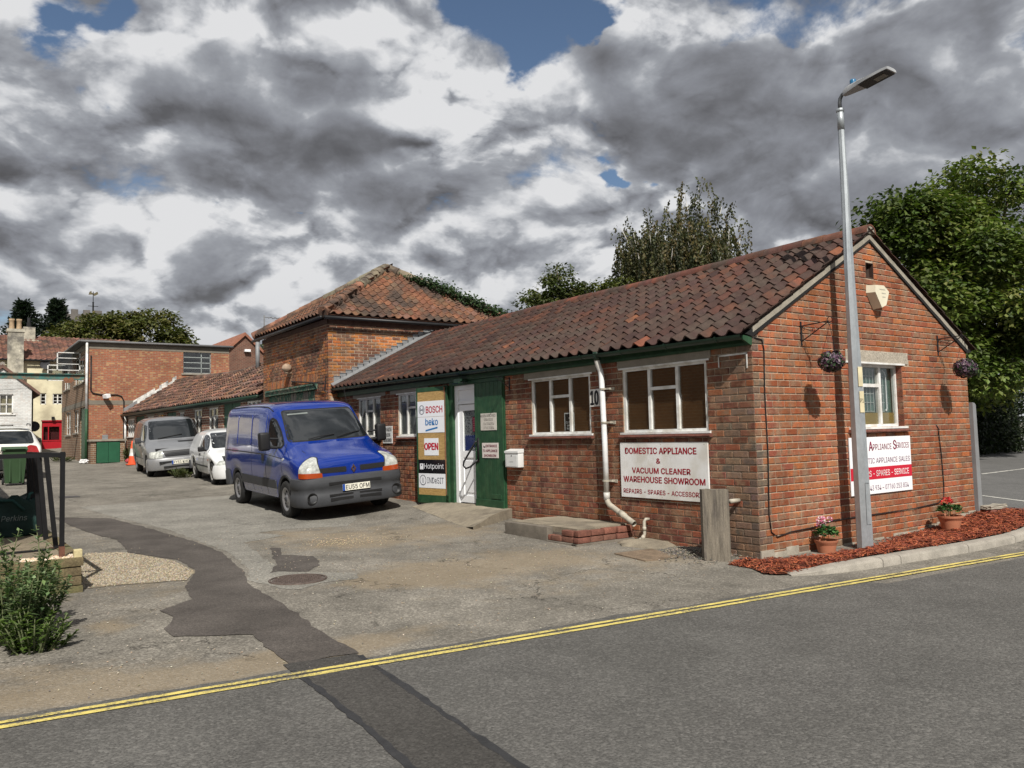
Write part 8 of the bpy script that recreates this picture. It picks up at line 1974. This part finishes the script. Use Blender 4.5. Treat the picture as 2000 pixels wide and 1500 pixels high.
def conifer(x, y, zt, w, label, lean):
    b = Vector((x, y, 1.4)); r = empty('conifer_tree', b); tag(r, label, 'tree', 'dark conifers behind the rendered house')
    mb = MB(); mb.tube([b, Vector((x + lean, y, zt))], [.3, .04], 6); mb.build('trunk', M_BARK, r)
    mb = MB()
    for i in range(230):
        t = random.random(); z = lerp(zt - 7, zt, t**.8); L = w*(1 - (z - (zt - 7))/7.6)*random.uniform(.7, 1.15) + .15; an = random.uniform(0, 6.28); d = Vector((math.cos(an), math.sin(an), random.uniform(.1, .5)))
        for k in range(24):
            s = random.random(); p = Vector((x + lean*t, y, z)) + d*L*s + rvec()*.16; leafquad(mb, p, d + rvec()*.8, rvec(), random.uniform(.25, .42), random.uniform(.06, .11), rc(random.choice([(.012, .022, .012), (.018, .03, .014), (.009, .016, .01)]), .3))
    tag(mb.build('crown', M_FOLIAGE, r), kind='stuff')
conifer(-1.5, 79, 14.5, 3.4, 'dark spreading conifer behind the chimneys of the rendered house', -.4)
conifer(.6, 78, 14.7, 2.8, 'dark pointed conifer behind the rendered house roof beside the broad trees', .1)
def church():
    r = empty('church_tower', (6.2, 100, 2)); tag(r, 'grey stone church tower with weather vane showing above the trees', 'church tower')
    st = mat('church_stone', (.12, .11, .10), var=.3, scale=1.2, fine=.2)
    x0, x1, y0, y1, zt = 2.9, 9.2, 98, 104, 16.6
    mb = MB(); mb.box(x0, x1, y0, y1, 0, zt); mb.build('wall', st, r)
    k = 0; x = x0
    while x < x1 - .3:
        if k % 2 == 0: mb = MB(); mb.box(x, x + .7, y0, y0 + .4, zt, zt + .55 + (.35 if k in (0,) else 0)); mb.build('merlon', st, r)
        x += .62; k += 1
    px = 6.65
    mb = MB(); mb.tube([(px, 100, zt), (px, 100, 18.4)], .09, 8); mb.tube([(px, 100, 18.4), (px, 100, 19.7)], .045, 6); mb.build('vane_mast', M_BLACK, r)
    mb = MB(); mb.tube([(px - .55, 100, 17.95), (px + .55, 100, 17.95)], .035, 6); mb.tube([(px, 99.5, 17.95), (px, 100.5, 17.95)], .035, 6); mb.lathe([(0, 18.3), (.13, 18.4), (0, 18.5)], (px, 100, 0), 8); mb.build('vane_arms', M_BLACK, r)
    mb = MB(); mb.prism([(px - .5, 100, 19.3), (px - .1, 100, 19.35), (px + .15, 100, 19.2), (px + .55, 100, 19.45), (px + .45, 100, 19.75), (px + .1, 100, 19.5), (px - .15, 100, 19.55), (px - .2, 100, 19.8), (px - .4, 100, 19.65)], (0, .05, 0)); mb.build('weathercock', mat('gilt', (.14, .12, .07), metal=.4, rough=.5), r)
church()
# ivy on the hip of the tower block
def ivy():
    b = Vector((T_CR[0], T_CR[1], T_CR[2])); r = empty('ivy', b); tag(r, 'dark green ivy growing over the right hip of the tower block roof', 'ivy')
    mb = MB(); ap = T_AP
    for i in range(5200):
        t = random.uniform(.0, .80); p = b.lerp(ap, t); w = .34*(1 - .4*t)
        p += Vector((random.gauss(0, .16), random.gauss(.02, .2), 0)); p.z += .06 + abs(random.gauss(0, .065)) + .06*noise.noise(p*2.2)
        leafquad(mb, p, Vector((random.gauss(0, 1), random.gauss(0, 1), -.6)), Vector((-.2, -.7, .9)) + rvec()*.4, random.uniform(.05, .09), random.uniform(.025, .045), rc(random.choice([(.022, .048, .012), (.032, .062, .016), (.015, .032, .01)]), .3))
    tag(mb.build('leaves', M_FOLIAGE, r), kind='stuff')
    mb = MB()
    for k in range(6): mb.tube([b + Vector((k*.05 - .15, .2, -.3)), b.lerp(ap, .2 + .1*k) + Vector((0, .1, .05))], .012, 5)
    mb.build('stems', M_BARK, r)
ivy()
# buddleia at the yard entrance
def bush(name, base, spread, h, nst, per, leaf, pal, label, cat='shrub', lw=.2, droop=.3):
    base = Vector(base); r = empty(name, base); tag(r, label, cat); st = MB(); lf = MB()
    for i in range(nst):
        an = random.uniform(0, 6.28); k = math.sqrt(random.random()); e = base + Vector((spread[0]*k*math.cos(an), spread[1]*k*math.sin(an), h*random.uniform(.55, 1.08)*(1 - .45*k*k))); a = base + Vector((spread[0]*k*.5*math.cos(an), spread[1]*k*.5*math.sin(an), 0))
        P = limb(st, a, e, .008, .003, .08, 6); d0 = (e - a).normalized()
        for j in range(per):
            t = random.uniform(.12, 1.0); q = P[min(int(t*6), 5)].lerp(P[min(int(t*6) + 1, 6)], t*6 % 1); v = rvec(); v.z *= .4
            tone = 1.15 if t > .8 else random.uniform(.7, 1.0)
            leafquad(lf, q, v + Vector((0, 0, .35 - droop*random.random())), Vector((0, 0, 1)) + v*.3, leaf*random.uniform(.6, 1.25)*(.6 if t > .9 else 1), leaf*lw*random.uniform(.8, 1.2), rc(tuple(x*tone for x in random.choice(pal)), .2, .08))
    st.build('stems', mat('soft_stem', (.13, .15, .07)), r); tag(lf.build('leaves', M_FOLIAGE, r), kind='stuff'); return r
bush('buddleia_bush', (-7.14, 1.45, .02), (.38, .5, 1), .86, 60, 64, .072, [(.11, .17, .065), (.13, .19, .08), (.08, .13, .05), (.18, .23, .12)], 'grey green buddleia bush growing at the left edge of the yard entrance')
bush('weed_clump', (-7.05, .95, .01), (.30, .22, 1), .34, 40, 26, .05, [(.07, .12, .02), (.09, .14, .03), (.05, .08, .018)], 'low bright green weeds under the buddleia at the road edge', 'weeds', lw=.28)
for (x, y, s, h, lb) in ((-1.62, 20.2, (.4, .5, 1), .36, 'dry clump of weeds on the ground between the silver and white vans'), (-1.25, 30.9, (.3, .3, 1), .8, 'leafy weed growing behind the traffic cones'), (-3.3, 35.0, (.5, 1.6, 1), .3, 'strip of weeds along the foot of the brown brick side wall')):
    bush('weed_clump', (x, y, ground(x, y)), s, h, 26, 26, .09, [(.07, .095, .03), (.09, .11, .04), (.12, .11, .05)], lb, 'weeds', lw=.25)
# television aerial on the low row ridge
mb = MB(); mb.tube([(-.12, 16.9, 4.3), (-.12, 16.9, 5.1)], .018, 6); mb.tube([(-.12, 16.9, 5.05), (.6, 16.9, 5.02)], .012, 5)
for k in range(5): mb.tube([(.05 + k*.12, 16.75, 5.04), (.05 + k*.12, 17.05, 5.04)], .007, 4)
o = mb.build('tv_aerial', M_LEAD, None, loc=(-.12, 16.9, 4.3)); tag(o, 'thin metal television aerial at the far eaves of the tower block', 'aerial')
